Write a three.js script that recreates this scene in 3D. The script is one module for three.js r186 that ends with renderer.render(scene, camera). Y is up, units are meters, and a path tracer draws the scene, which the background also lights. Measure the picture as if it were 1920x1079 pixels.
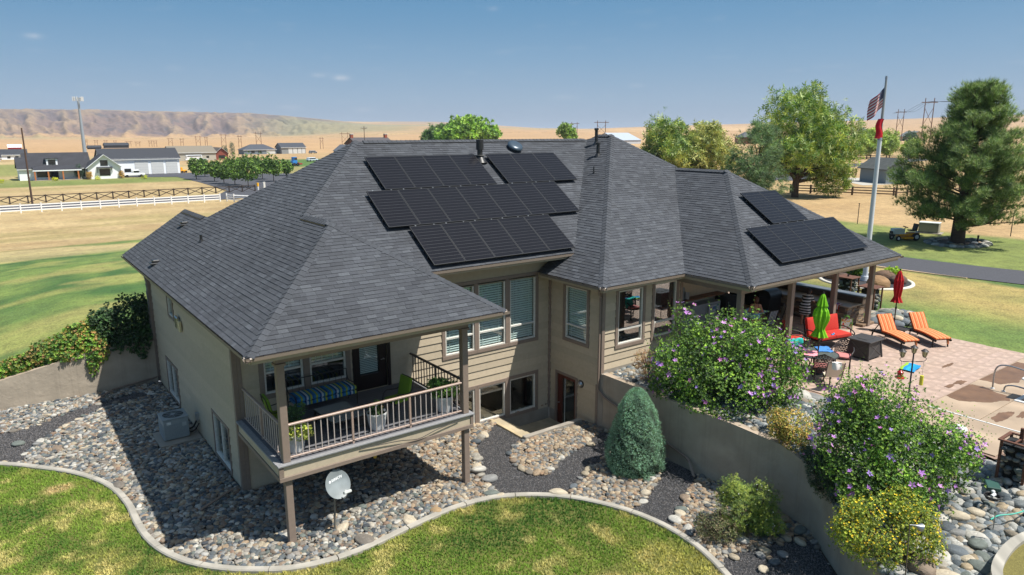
import * as THREE from 'three';
import { MarchingCubes } from 'three/addons/objects/MarchingCubes.js';
import { FontLoader } from 'three/addons/loaders/FontLoader.js';
import { TextGeometry } from 'three/addons/geometries/TextGeometry.js';

// ---------------------------------------------------------------- camera, sky, sun, exposure
const scene = new THREE.Scene();
const camera = new THREE.PerspectiveCamera(44.08, 1024 / 575, 0.1, 30000);
camera.position.set(0, 10.7, 0);
camera.rotation.order = 'YXZ';
camera.rotation.set(-0.21614, -0.63680, -0.00145);
const renderer = new THREE.WebGLRenderer({ antialias: true });
renderer.setSize(1024, 575);
renderer.toneMapping = THREE.LinearToneMapping;
renderer.toneMappingExposure = 1.6;
renderer.shadowMap.enabled = true;

const SUN = new THREE.Vector3(0.275, 0.88, 0.385).normalize();
const sun = new THREE.DirectionalLight(new THREE.Color().setRGB(1.0, 0.96, 0.885), 4.3);
sun.position.copy(SUN).multiplyScalar(120).add(new THREE.Vector3(20, 0, -20));
sun.target.position.set(20, 0, -20);
sun.castShadow = true;
sun.shadow.mapSize.set(4096, 4096);
Object.assign(sun.shadow.camera, { left: -60, right: 60, top: 60, bottom: -60, near: 1, far: 300 });
scene.add(sun, sun.target);

// small noise kit -------------------------------------------------------------------------------
function rng(seed) { let a = seed >>> 0; return () => { a = (a + 0x6D2B79F5) | 0; let t = Math.imul(a ^ (a >>> 15), 1 | a); t = (t + Math.imul(t ^ (t >>> 7), 61 | t)) ^ t; return ((t ^ (t >>> 14)) >>> 0) / 4294967296; }; }
const hash = (x, y, s = 0) => { let h = Math.imul(x | 0, 374761393) ^ Math.imul(y | 0, 668265263) ^ Math.imul(s | 0, 2147483647 ^ 0x5bd1e995); h = Math.imul(h ^ (h >>> 13), 1274126177); return ((h ^ (h >>> 16)) >>> 0) / 4294967296; };
const sm = (t) => { t = t < 0 ? 0 : t > 1 ? 1 : t; return t * t * (3 - 2 * t); };
const step = (a, b, x) => sm((x - a) / (b - a));
const lerp = (a, b, t) => a + (b - a) * t;
const clamp = (x, a, b) => x < a ? a : x > b ? b : x;
function vnoise(x, y, s = 0, per = 0) {
  const xi = Math.floor(x), yi = Math.floor(y), fx = sm(x - xi), fy = sm(y - yi);
  const w = (i) => per ? ((i % per) + per) % per : i;
  const a = hash(w(xi), w(yi), s), b = hash(w(xi + 1), w(yi), s), c = hash(w(xi), w(yi + 1), s), d = hash(w(xi + 1), w(yi + 1), s);
  return lerp(lerp(a, b, fx), lerp(c, d, fx), fy);
}
function fbm(x, y, oct = 4, s = 0, per = 0) { let v = 0, a = 0.5, f = 1, n = 0; for (let i = 0; i < oct; i++) { v += a * vnoise(x * f, y * f, s + i, per * f); n += a; a *= 0.5; f *= 2; } return v / n; }
const lin = (r, g, b) => new THREE.Color().setRGB(r / 255, g / 255, b / 255, THREE.SRGBColorSpace);

// sky: a computed gradient of air with a few wisps of high cloud ---------------------------------
{
  const W = 2048, H = 1024, wisps = [[-13.1, 3.95, 0.5, 0.12, 0.75], [-32.7, 6.0, 0.45, 0.1, 0.6], [-14.7, 4.15, 0.5, 0.09, 0.35], [-1.5, 9.0, 0.35, 0.08, 0.3], [-16.9, 1.75, 0.7, 0.1, 0.35], [-20.5, 2.1, 0.6, 0.09, 0.3], [-11.6, 1.6, 0.6, 0.1, 0.3], [-24, 1.5, 1.1, 0.12, 0.25], [4, 2.6, 0.8, 0.1, 0.25], [9.5, 3.4, 0.5, 0.08, 0.2], [-27, 3.2, 0.6, 0.08, 0.2]], data = new Float32Array(W * H * 4);
  const stops = [[-90, 0.20, 0.20, 0.19], [-2, 0.23, 0.265, 0.31], [0, 0.240, 0.290, 0.360], [2.5, 0.205, 0.282, 0.372], [5.5, 0.146, 0.246, 0.360], [8, 0.104, 0.212, 0.338], [10.5, 0.074, 0.186, 0.320], [20, 0.054, 0.150, 0.280], [40, 0.044, 0.125, 0.245], [90, 0.038, 0.112, 0.23]];
  for (let j = 0; j < H; j++) {
    const el = (j + 0.5) / H * 180 - 90;
    let k = 0; while (k < stops.length - 2 && el > stops[k + 1][0]) k++;
    const A = stops[k], B = stops[k + 1], t = clamp((el - A[0]) / (B[0] - A[0]), 0, 1);
    for (let i = 0; i < W; i++) {
      const az = i / W * 360;
      let c = [lerp(A[1], B[1], t), lerp(A[2], B[2], t), lerp(A[3], B[3], t)];
      { const e = el * 0.0174533, a = (az / 360 - 0.5) * 6.2831853; const dx = Math.cos(e) * Math.cos(a), dz = Math.cos(e) * Math.sin(a), dy = Math.sin(e); const k = Math.acos(clamp(dx * SUN.x + dy * SUN.y + dz * SUN.z, -1, 1)); const m = 0.34 * Math.exp(-k * k / 0.55); c = [c[0] + m * 1.0, c[1] + m * 0.95, c[2] + m * 0.85]; } // the bright haze round the sun
      if (el > 0 && el < 30) {
        for (const [wa, we, ww, wh, ws] of wisps) { const da = ((az - 180) - (-53.52 + wa)) / ww, de = (el - we) / wh; if (Math.abs(da) < 3 && Math.abs(de) < 4) { const k = ws * Math.exp(-da * da - de * de * (de > 0 ? 0.6 : 1.6)) * (0.55 + 0.9 * fbm(az * 6, el * 12, 3, 78)); c = [lerp(c[0], 0.42, k), lerp(c[1], 0.44, k), lerp(c[2], 0.48, k)]; } }
        const px = i / W * 96, py = el * 1.6;
        const w = step(0.66, 0.86, fbm(px * 1.4, py * 3.2, 5, 77, 0)) * step(0, 2, el) * step(22, 6, el) * 0.07;
        c = [lerp(c[0], 0.42, w), lerp(c[1], 0.43, w), lerp(c[2], 0.46, w)];
      }
      const o = (j * W + i) * 4; data[o] = c[0]; data[o + 1] = c[1]; data[o + 2] = c[2]; data[o + 3] = 1;
    }
  }
  const sky = new THREE.DataTexture(data, W, H, THREE.RGBAFormat, THREE.FloatType);
  sky.mapping = THREE.EquirectangularReflectionMapping; sky.colorSpace = THREE.LinearSRGBColorSpace;
  sky.magFilter = THREE.LinearFilter; sky.minFilter = THREE.LinearFilter; sky.wrapS = THREE.RepeatWrapping; sky.needsUpdate = true;
  scene.background = sky; scene.environment = sky;
}
scene.fog = new THREE.FogExp2(new THREE.Color().setRGB(0.62, 0.70, 0.82), 0.00010);

// ---------------------------------------------------------------- helpers
const V3 = (x, y, z) => new THREE.Vector3(x, y, z);
class GB { // geometry builder: collects pieces, builds ONE BufferGeometry (position, normal, uv, optional colour)
  constructor() { this.p = []; this.n = []; this.u = []; this.c = null; this.cur = null; }
  tint(c) { if (!this.c) this.c = []; this.cur = c; return this; }
  v(p, n, u) { this.p.push(p[0], p[1], p[2]); this.n.push(n[0], n[1], n[2]); this.u.push(u[0], u[1]); if (this.c) this.c.push(this.cur.r, this.cur.g, this.cur.b); }
  tri(a, b, c, ua, ub, uc) {
    const e = [b[0] - a[0], b[1] - a[1], b[2] - a[2]], f = [c[0] - a[0], c[1] - a[1], c[2] - a[2]];
    let n = [e[1] * f[2] - e[2] * f[1], e[2] * f[0] - e[0] * f[2], e[0] * f[1] - e[1] * f[0]];
    const l = Math.hypot(...n) || 1; n = [n[0] / l, n[1] / l, n[2] / l];
    this.v(a, n, ua || [a[0] + a[2], a[1]]); this.v(b, n, ub || [b[0] + b[2], b[1]]); this.v(c, n, uc || [c[0] + c[2], c[1]]);
    return this;
  }
  quad(a, b, c, d, ua, ub, uc, ud) { this.tri(a, b, c, ua, ub, uc); return this.tri(a, c, d, ua, uc, ud); }
  poly(pts, uv) { for (let i = 1; i < pts.length - 1; i++) this.tri(pts[0], pts[i], pts[i + 1], uv && uv(pts[0]), uv && uv(pts[i]), uv && uv(pts[i + 1])); return this; }
  geo(g, m) { // any three geometry, moved by matrix m
    const q = g.index ? g.toNonIndexed() : g; const P = q.attributes.position, N = q.attributes.normal, U = q.attributes.uv;
    const nm = m ? new THREE.Matrix3().getNormalMatrix(m) : null, a = V3(), b = V3();
    for (let i = 0; i < P.count; i++) {
      a.fromBufferAttribute(P, i); b.fromBufferAttribute(N, i);
      if (m) { a.applyMatrix4(m); b.applyMatrix3(nm).normalize(); }
      this.v([a.x, a.y, a.z], [b.x, b.y, b.z], U ? [U.getX(i), U.getY(i)] : [0, 0]);
    }
    return this;
  }
  box(x0, x1, y0, y1, z0, z1, ch = 0) { // axis box by its limits, chamfered when ch > 0
    if (ch > 0) return this.geo(chamfer(x1 - x0, y1 - y0, z1 - z0, ch), new THREE.Matrix4().makeTranslation((x0 + x1) / 2, (y0 + y1) / 2, (z0 + z1) / 2));
    const A = [x0, y0, z0], B = [x1, y0, z0], C = [x1, y1, z0], D = [x0, y1, z0], E = [x0, y0, z1], F = [x1, y0, z1], G = [x1, y1, z1], H = [x0, y1, z1];
    const dx = x1 - x0, dy = y1 - y0, dz = z1 - z0, o = x0 + z0;
    this.quad(E, F, G, H, [x0, y0], [x1, y0], [x1, y1], [x0, y1]); this.quad(B, A, D, C, [x1, y0], [x0, y0], [x0, y1], [x1, y1]);
    this.quad(F, B, C, G, [z1, y0], [z0, y0], [z0, y1], [z1, y1]); this.quad(A, E, H, D, [z0, y0], [z1, y0], [z1, y1], [z0, y1]);
    this.quad(H, G, C, D, [x0, z1], [x1, z1], [x1, z0], [x0, z0]); this.quad(A, B, F, E, [x0, z0], [x1, z0], [x1, z1], [x0, z1]);
    return this;
  }
  bar(a, b, w, h = w, roll = 0) { // a beam from a to b
    const A = V3(...a), B = V3(...b), L = A.distanceTo(B); const q = new THREE.Quaternion().setFromUnitVectors(V3(0, 1, 0), B.clone().sub(A).normalize());
    const m = new THREE.Matrix4().compose(A.clone().add(B).multiplyScalar(0.5), q.multiply(new THREE.Quaternion().setFromAxisAngle(V3(0, 1, 0), roll)), V3(1, 1, 1));
    return this.geo(new THREE.BoxGeometry(w, L, h), m);
  }
  cyl(a, b, r0, r1 = r0, seg = 10, open = false) {
    const A = V3(...a), B = V3(...b), L = A.distanceTo(B); const q = new THREE.Quaternion().setFromUnitVectors(V3(0, 1, 0), B.clone().sub(A).normalize());
    return this.geo(new THREE.CylinderGeometry(r1, r0, L, seg, 1, open), new THREE.Matrix4().compose(A.clone().add(B).multiplyScalar(0.5), q, V3(1, 1, 1)));
  }
  tube(pts, r, seg = 8, closed = false, n = 0) { return this.geo(new THREE.TubeGeometry(new THREE.CatmullRomCurve3(pts.map((p) => V3(...p)), closed, 'centripetal'), n || Math.max(4, pts.length * 4), r, seg, closed)); }
  build() {
    const g = new THREE.BufferGeometry();
    g.setAttribute('position', new THREE.Float32BufferAttribute(this.p, 3)); g.setAttribute('normal', new THREE.Float32BufferAttribute(this.n, 3)); g.setAttribute('uv', new THREE.Float32BufferAttribute(this.u, 2));
    if (this.c) g.setAttribute('color', new THREE.Float32BufferAttribute(this.c, 3));
    return g;
  }
}
const chCache = new Map();
function chamfer(w, h, d, c) {
  const k = [w, h, d, c].map((x) => x.toFixed(3)).join(); if (chCache.has(k)) return chCache.get(k);
  c = Math.min(c, w / 2.01, h / 2.01, d / 2.01); const W = w / 2, H = h / 2, D = d / 2, g = new GB();
  const f = (ax) => { for (const s of [-1, 1]) { const dims = [W, H, D], u = (ax + 1) % 3, v = (ax + 2) % 3; const P = (a, b) => { const r = [0, 0, 0]; r[ax] = s * dims[ax]; r[u] = a * (dims[u] - c); r[v] = b * (dims[v] - c); return r; }; const q = [P(-1, -1), P(1, -1), P(1, 1), P(-1, 1)]; if (s < 0) q.reverse(); g.quad(...q, ...q.map((p) => [p[u], p[v]])); } };
  f(0); f(1); f(2);
  const e = (ax) => { const u = (ax + 1) % 3, v = (ax + 2) % 3, dims = [W, H, D]; for (const su of [-1, 1]) for (const sv of [-1, 1]) { const P = (t, first) => { const r = [0, 0, 0]; r[ax] = t * (dims[ax] - c); r[u] = su * (first ? dims[u] : dims[u] - c); r[v] = sv * (first ? dims[v] - c : dims[v]); return r; }; const q = [P(-1, true), P(1, true), P(1, false), P(-1, false)]; if (su * sv > 0) q.reverse(); g.quad(...q); } };
  e(0); e(1); e(2);
  for (const sx of [-1, 1]) for (const sy of [-1, 1]) for (const sz of [-1, 1]) { const t = [[sx * W, sy * (H - c), sz * (D - c)], [sx * (W - c), sy * H, sz * (D - c)], [sx * (W - c), sy * (H - c), sz * D]]; if (sx * sy * sz < 0) t.reverse(); g.tri(...t); }
  const r = g.build(); chCache.set(k, r); return r;
}
const used = new Map();
function numbered(n) { const k = used.get(n) || 0; used.set(n, k + 1); return k ? `${n}_${String(k).padStart(3, '0')}` : n; }
function mesh(name, geo, mat, parent = null, ud) { // one named Mesh; top level when no parent is given
  const m = new THREE.Mesh(geo instanceof GB ? geo.build() : geo, mat); m.castShadow = m.receiveShadow = true;
  m.name = parent ? name : numbered(name); (parent || scene).add(m); if (ud) Object.assign(m.userData, ud); return m;
}
function thing(name, label, category, pos = [0, 0, 0], turn = 0, group) {
  const o = new THREE.Group(); o.name = numbered(name); scene.add(o); o.position.set(...pos); o.rotation.y = turn;
  o.userData = { label, category }; if (group) o.userData.group = group; return o;
}
function part(name, parent) { const o = new THREE.Group(); o.name = name; parent.add(o); return o; }
function tag(o, label, category, group) { o.userData = { label, category }; if (group) o.userData.group = group; return o; }
function dup(o, pos, turn, label, group) { const c = o.clone(); c.name = numbered(o.name.replace(/_\d{3}$/, '')); scene.add(c); c.position.set(...pos); c.rotation.y = turn; c.userData = { ...o.userData, label }; if (group) c.userData.group = group; return c; }
function inst(name, geo, mat, list, parent, ud) { // list: [Matrix4, Color]
  const m = new THREE.InstancedMesh(geo, mat, list.length); list.forEach(([M, c], i) => { m.setMatrixAt(i, M); if (c) m.setColorAt(i, c); });
  m.castShadow = m.receiveShadow = true; m.name = parent ? name : numbered(name); (parent || scene).add(m); m.userData = { kind: 'stuff', ...ud }; return m;
}
const M4 = (x, y, z, rx = 0, ry = 0, rz = 0, sx = 1, sy = sx, sz = sx) => new THREE.Matrix4().compose(V3(x, y, z), new THREE.Quaternion().setFromEuler(new THREE.Euler(rx, ry, rz)), V3(sx, sy, sz));
const inPoly = (p, x, z) => { let c = false; for (let i = 0, j = p.length - 1; i < p.length; j = i++) { const a = p[i], b = p[j]; if ((a[1] > z) !== (b[1] > z) && x < (b[0] - a[0]) * (z - a[1]) / (b[1] - a[1]) + a[0]) c = !c; } return c; };
const smoothLine = (pts, n = 6, closed = false) => new THREE.CatmullRomCurve3(pts.map((p) => V3(p[0], 0, p[1])), closed, 'centripetal').getPoints(pts.length * n).map((v) => [v.x, v.z]);
function sheet(pts, y, uvs = 1) { // flat polygon at height y, facing up
  const s = new THREE.Shape(pts.map((p) => new THREE.Vector2(p[0], -p[1]))), g = new THREE.ShapeGeometry(s); g.rotateX(-Math.PI / 2); g.translate(0, y, 0);
  const P = g.attributes.position, U = g.attributes.uv; for (let i = 0; i < P.count; i++) U.setXY(i, P.getX(i) * uvs, P.getZ(i) * uvs); return g;
}

// ---------------------------------------------------------------- textures and materials
function tex(n, fn, srgb = true, rep = 1) { // fn(u, v) -> [r, g, b] in 0..1
  const d = new Uint8Array(n * n * 4);
  for (let j = 0; j < n; j++) for (let i = 0; i < n; i++) { const c = fn(i / n, j / n), o = (j * n + i) * 4; for (let k = 0; k < 3; k++) d[o + k] = clamp(Math.round((typeof c === 'number' ? c : c[k]) * 255), 0, 255); d[o + 3] = 255; }
  const t = new THREE.DataTexture(d, n, n, THREE.RGBAFormat); t.wrapS = t.wrapT = THREE.RepeatWrapping; t.magFilter = THREE.LinearFilter; t.minFilter = THREE.LinearMipmapLinearFilter; t.generateMipmaps = true;
  if (srgb) t.colorSpace = THREE.SRGBColorSpace; t.repeat.set(rep, rep); t.needsUpdate = true; return t;
}
const rep = (t, x, y = x) => { const c = t.clone(); c.repeat.set(x, y); c.needsUpdate = true; return c; };
const grain = tex(256, (u, v) => 0.80 + 0.2 * fbm(u * 32, v * 32, 4, 3, 32));                     // neutral fine mottling
const faint = tex(256, (u, v) => 0.93 + 0.07 * fbm(u * 24, v * 24, 4, 33, 24));
const soft = tex(256, (u, v) => 0.72 + 0.28 * fbm(u * 5, v * 5, 6, 9, 5));                          // broad mottling
const bumpy = tex(256, (u, v) => fbm(u * 48, v * 48, 3, 5, 48), false);
const stucco = tex(256, (u, v) => fbm(u * 14, v * 14, 5, 15, 14), false);
const grit = tex(256, (u, v) => { const a = hash(u * 256, v * 256, 4), b = fbm(u * 64, v * 64, 2, 8, 64); const k = 0.55 + 0.3 * b + 0.25 * (a - 0.4); return [k, k, k * 1.01]; });
const woodT = tex(256, (u, v) => { const k = 0.7 + 0.3 * fbm(u * 40, v * 3, 4, 21, 0); return [k, k, k]; });
const mats = new Map();
function mat(color, rough = 0.8, o = {}) { const m = new THREE.MeshStandardMaterial({ color, roughness: rough, metalness: 0, ...o }); return m; }
function phys(color, rough = 0.5, o = {}) { return new THREE.MeshPhysicalMaterial({ color, roughness: rough, metalness: 0, ...o }); }
var MAT_land;
// ================================================================ the land
const FW = [0.5946, -0.8039], RT = [0.8039, 0.5946];
const wallTopL = (x) => x > 2.9 ? 1.86 : Math.max(-0.2, 1.86 - (2.9 - x) * 0.195);
function landH(x, z, far) {
  const lat = x * RT[0] + z * RT[1], d = x * FW[0] + z * FW[1], r = Math.hypot(x, z);
  const east = d > 0 ? step(-0.27, 0.0, lat / Math.max(d, 30)) : 1, north = step(-38, -108, z);
  let h = lerp(lerp(1.78, 2.3, step(6, 28, x)), -1.0, north * (1 - east));
  if (z < -32) h -= (1.86 - wallTopL(x)) * (1 - north) * step(60, 20, -z - 20);
  h += (fbm(x * 0.05, z * 0.05, 3, 60) - 0.5) * 0.25 * step(260, 360, r);
  // far country: ploughed swells, then the bluffs to the north-west
  if (r > 380 && d > 0) {
    const fine = far === true;
    const a = Math.atan2(lat, d) * 57.3; // degrees right of the camera's heading
    const prof = (() => { const T = [[-60, 90], [-36, 94], [-30, 92], [-23, 87], [-17, 80], [-11, 78], [-6, 72], [-2, 52], [2, 32], [6, 26], [12, 40], [18, 46], [24, 56], [29, 64], [34, 78], [60, 88]]; for (let i = 1; i < T.length; i++) if (a < T[i][0]) return lerp(T[i - 1][1], T[i][1], clamp((a - T[i - 1][0]) / (T[i][0] - T[i - 1][0]), 0, 1)); return 88; })();
    const bluff = step(-10, -20, a);
    const n1 = fbm(x / 520 + 3, z / 520, 5, 71), n2 = fbm(x / 1500, z / 1500, 3, 75);
    const gu = gully(a, r), t = clamp((r - 1950 + (gu - 0.5) * 380 + (n1 - 0.5) * 420) / 1250, 0, 1), face = lerp(t, sm(t), 0.5);
    const rise = lerp(step(900, 4300, r + (n2 - 0.5) * 700) * (0.75 + 0.25 * n2), face, bluff);
    h += prof * rise + bluff * (gu - 0.5) * 20 * Math.sin(Math.PI * t) + (n2 - 0.5) * 10 * step(500, 1200, r) * (1 - bluff);
    if (!fine && r > 1500 && Math.abs(a) < 44) h -= 90 * step(1500, 1720, r);
    h += step(420, 1500, r) * 6 * (1 - bluff) * (fbm(x / 300, z / 420, 3, 99) - 0.4) ;
  }
  return h;
}
function gully(a, r) { const L = a * 44, w = fbm(L / 420, r / 700, 3, 81) * 2; const p = 1 - Math.abs(2 * fbm(L / 95 + w, r / 900 + w * 0.3, 4, 83) - 1), q = 1 - Math.abs(2 * fbm(L / 30 + w * 1.5, r / 420, 3, 87) - 1); return clamp(p * 0.62 + q * 0.38, 0, 1); }
const C3 = (r, g, b) => lin(r, g, b);
const GC = { green: C3(92, 112, 52), green2: C3(62, 92, 40), yel: C3(146, 140, 82), dry: C3(190, 166, 122), dry2: C3(164, 138, 96), wheat: C3(192, 156, 114), wheat2: C3(178, 142, 100), scrub: C3(128, 106, 96), scrub2: C3(104, 90, 90), sage: C3(152, 148, 108), field: C3(86, 110, 48), olive: C3(128, 128, 66) };
function landC(x, z) {
  const lat = x * RT[0] + z * RT[1], d = x * FW[0] + z * FW[1], r = Math.hypot(x, z), c = new THREE.Color(), a = Math.atan2(lat, Math.max(d, 1)) * 57.3;
  const n = fbm(x * 0.12, z * 0.12, 4, 11), n2 = fbm(x * 0.035 + 5, z * 0.035, 4, 12), n3 = fbm(x * 0.6, z * 0.6, 3, 14), st = fbm(x * 0.05 + 40, z * 0.2, 4, 19);
  if (r < 420) {
    // lawns: a band round the house, green where watered
    const lawnN = x < 45 ? step(-80.5, -77.5, z + (n - 0.5) * 5 + (x - 5) * 0.1) : 0, lawnE = x >= 31 ? step(66.5, 64.5, x + (n - 0.5) * 2.5) * step(-80, -72, z) : 0, lawn = Math.max(lawnN * (x < 31 ? 1 : 0), lawnE, x < 31 && z > -78 ? 1 : 0);
    c.copy(GC.dry).lerp(GC.dry2, step(0.35, 0.75, st * 0.5 + n * 0.5)); if (x < 60 && z < -80) c.lerp(C3(138, 128, 74), 0.5 * step(0.56, 0.72, fbm(x * 0.06 + 3, z * 0.13 + 7, 5, 16)));
    if (x > 60) c.lerp(GC.wheat2, 0.5);
    const q1 = fbm(x * 0.10 + z * 0.05, z * 0.34 - x * 0.1, 4, 111), q2 = fbm(x * 0.16 + 9, z * 0.5 + x * 0.12, 4, 113), g = C3(93, 117, 56).lerp(C3(62, 97, 42), step(0.48, 0.62, q1)).lerp(C3(152, 146, 84), 0.8 * step(0.52, 0.68, q2)).lerp(C3(128, 142, 66), 0.4 * step(0.4, 0.7, n3));
    if (x < 31) { g.lerp(GC.dry, 0.75 * step(-58, -76, z) * step(0.38, 0.6, fbm(x * 0.05, z * 0.3, 3, 22))); }
    if (x >= 31 && x < 45) { g.lerp(C3(176, 150, 94), 0.85 * step(33, 40, x + (n2 - 0.5) * 9) * step(0.25, 0.55, n)); }
    if (x >= 50) g.lerp(C3(140, 142, 76), 0.5); 
    c.lerp(g, lawn);
    // green verge by the distant farmhouse, paddock strips
    if (x < 70 && z < -186 && z > -214) c.lerp(C3(104, 122, 52), step(-186, -190, z) * (0.6 + 0.4 * n));
    if (x < 20 && z < -214 && z > -330) c.lerp(C3(122, 132, 62), 0.8 * step(0.4, 0.6, fbm(x * 0.01, z * 0.03, 3, 30)));
    if (x > 84 && x < 150 && z < -246 && z > -318) c.lerp(C3(74, 112, 44), 0.95 * step(84, 90, x) * step(-318, -300, z));
    if (x > 68 && x < 96 && z < -196 && z > -240) c.lerp(C3(120, 130, 70), 0.6);
  } else {
    const f = vnoise(x / 900 + 7.3, z / 420 + 1.7, 55), f2 = fbm(x / 200, z / 90, 3, 56);
    c.copy(GC.wheat).lerp(GC.wheat2, f2 * 0.8).lerp(C3(226, 192, 144), 0.5 * step(0.5, 0.9, f));
    c.lerp(GC.sage, 0.7 * step(0.62, 0.72, vnoise(x / 700 + 2, z / 330 + 3, 58)) * step(1200, 2000, r));
    const b = step(-9, -16, a) * step(1780, 2000, r + (n2 - 0.5) * 300);
    const ridge = gully(a, r), top = step(0.93, 1.0, (r - 1950 + (ridge - 0.5) * 380 + (fbm(x / 520 + 3, z / 520, 5, 71) - 0.5) * 420) / 1250);
    const s = GC.scrub.clone().lerp(GC.scrub2, step(0.3, 0.7, fbm(x / 160, z / 160, 4, 64))).lerp(C3(176, 148, 112), 0.55 * step(0.72, 0.95, ridge)).lerp(C3(84, 82, 84), 0.55 * step(0.55, 0.2, ridge)).lerp(C3(80, 80, 82), 0.6 * step(0.6, 0.75, fbm(a * 3 + 8, r / 60, 4, 66)));
    s.lerp(C3(214, 182, 132), top);
    c.lerp(s, b);
    c.lerp(C3(146, 140, 104), 0.75 * step(-21, -16, a) * step(-5, -10, a) * step(1500, 1900, r) * step(3200, 2500, r));
    c.lerp(C3(150, 136, 122), 0.55 * step(-15, -11, a) * step(3, -6, a) * step(0.5, 0.62, fbm(x / 600, z / 300, 4, 68)) * step(2400, 2900, r));
  }
  const k = 0.86 + 0.28 * n3; c.r *= k; c.g *= k; c.b *= k; c.multiplyScalar(1.05);
  return c;
}
{ // one sheet from the house to the horizon; finer near the house, cut out under the yard, the house and the patio
  const axis = (lo, hi, cuts, center) => { const a = new Set(cuts); for (let v = lo; v <= hi; v += 0.8) if (!cuts.some((c) => Math.abs(c - v) < 0.3)) a.add(v); let s = 0.85, v = hi; while (v < 10500) { s *= 1.052; v += s; a.add(v); } s = 0.85; v = lo; while (v > -9000) { s *= 1.052; v -= s; a.add(v); } return [...a].sort((p, q) => p - q); };
  const HX0 = -60, HX1 = 31.3, HZ0 = -33.22, HZ1 = 60;
  const xs = axis(-62, 84, [HX0, HX1]), zs = axis(-96, 62, [HZ0, HZ1]), NX = xs.length, NZ = zs.length;
  const P = new Float32Array(NX * NZ * 3), C = new Float32Array(NX * NZ * 3), U = new Float32Array(NX * NZ * 2), I = [];
  for (let j = 0; j < NZ; j++) for (let i = 0; i < NX; i++) { const k = j * NX + i, x = xs[i], z = zs[j], c = landC(x, z); P.set([x, landH(x, z), z], k * 3); C.set([c.r, c.g, c.b], k * 3); U.set([x, z], k * 2); }
  for (let j = 0; j < NZ - 1; j++) for (let i = 0; i < NX - 1; i++) {
    if (xs[i] >= HX0 && xs[i + 1] <= HX1 && zs[j] >= HZ0 && zs[j + 1] <= HZ1) continue;
    const a = j * NX + i, b = a + 1, c = a + NX, d = c + 1; I.push(a, c, b, b, c, d);
  }
  const g = new THREE.BufferGeometry(); g.setAttribute('position', new THREE.BufferAttribute(P, 3)); g.setAttribute('color', new THREE.BufferAttribute(C, 3)); g.setAttribute('uv', new THREE.BufferAttribute(U, 2)); g.setIndex(I); g.computeVertexNormals();
  const grassT = tex(512, (u, v) => { const k = 0.25 + 0.62 * fbm(u * 110, v * 110, 2, 41, 110) + 0.42 * fbm(u * 14, v * 14, 4, 44, 14); return [k, k, k * 0.97]; }, false);
  MAT_land = mat(new THREE.Color(1, 1, 1), 0.97, { vertexColors: true, map: rep(grassT, 0.16), bumpMap: rep(bumpy, 0.33), bumpScale: 0.03 });
  const m = mesh('ground', g, MAT_land); m.userData.kind = 'structure';
  // the far hills, in finer facets
  const NA = 900, NR = 120, hp = [], hc = [], hu = [], hi = []; for (let j = 0; j <= NR; j++) { const r = 1480 * Math.pow(5600 / 1480, j / NR); for (let i = 0; i <= NA; i++) { const a = lerp(-43, 43, i / NA) / 57.3, d = r * Math.cos(a), l = r * Math.sin(a), x = FW[0] * d + RT[0] * l, z = FW[1] * d + RT[1] * l, c = landC(x, z); hp.push(x, landH(x, z, true) + (j === 0 ? -8 : 0.4) - (j === NR ? 60 : 0), z); hc.push(c.r, c.g, c.b); hu.push(x, z); if (j < NR && i < NA) { const k = j * (NA + 1) + i; hi.push(k, k + 1, k + NA + 1, k + 1, k + NA + 2, k + NA + 1); } } }
  const hg = new THREE.BufferGeometry(); hg.setAttribute('position', new THREE.Float32BufferAttribute(hp, 3)); hg.setAttribute('color', new THREE.Float32BufferAttribute(hc, 3)); hg.setAttribute('uv', new THREE.Float32BufferAttribute(hu, 2)); hg.setIndex(hi); hg.computeVertexNormals(); mesh('hills', hg, mat(new THREE.Color(1, 1, 1), 0.97, { vertexColors: true, map: rep(grassT, 0.004) })).userData.kind = 'structure';
}
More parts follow.
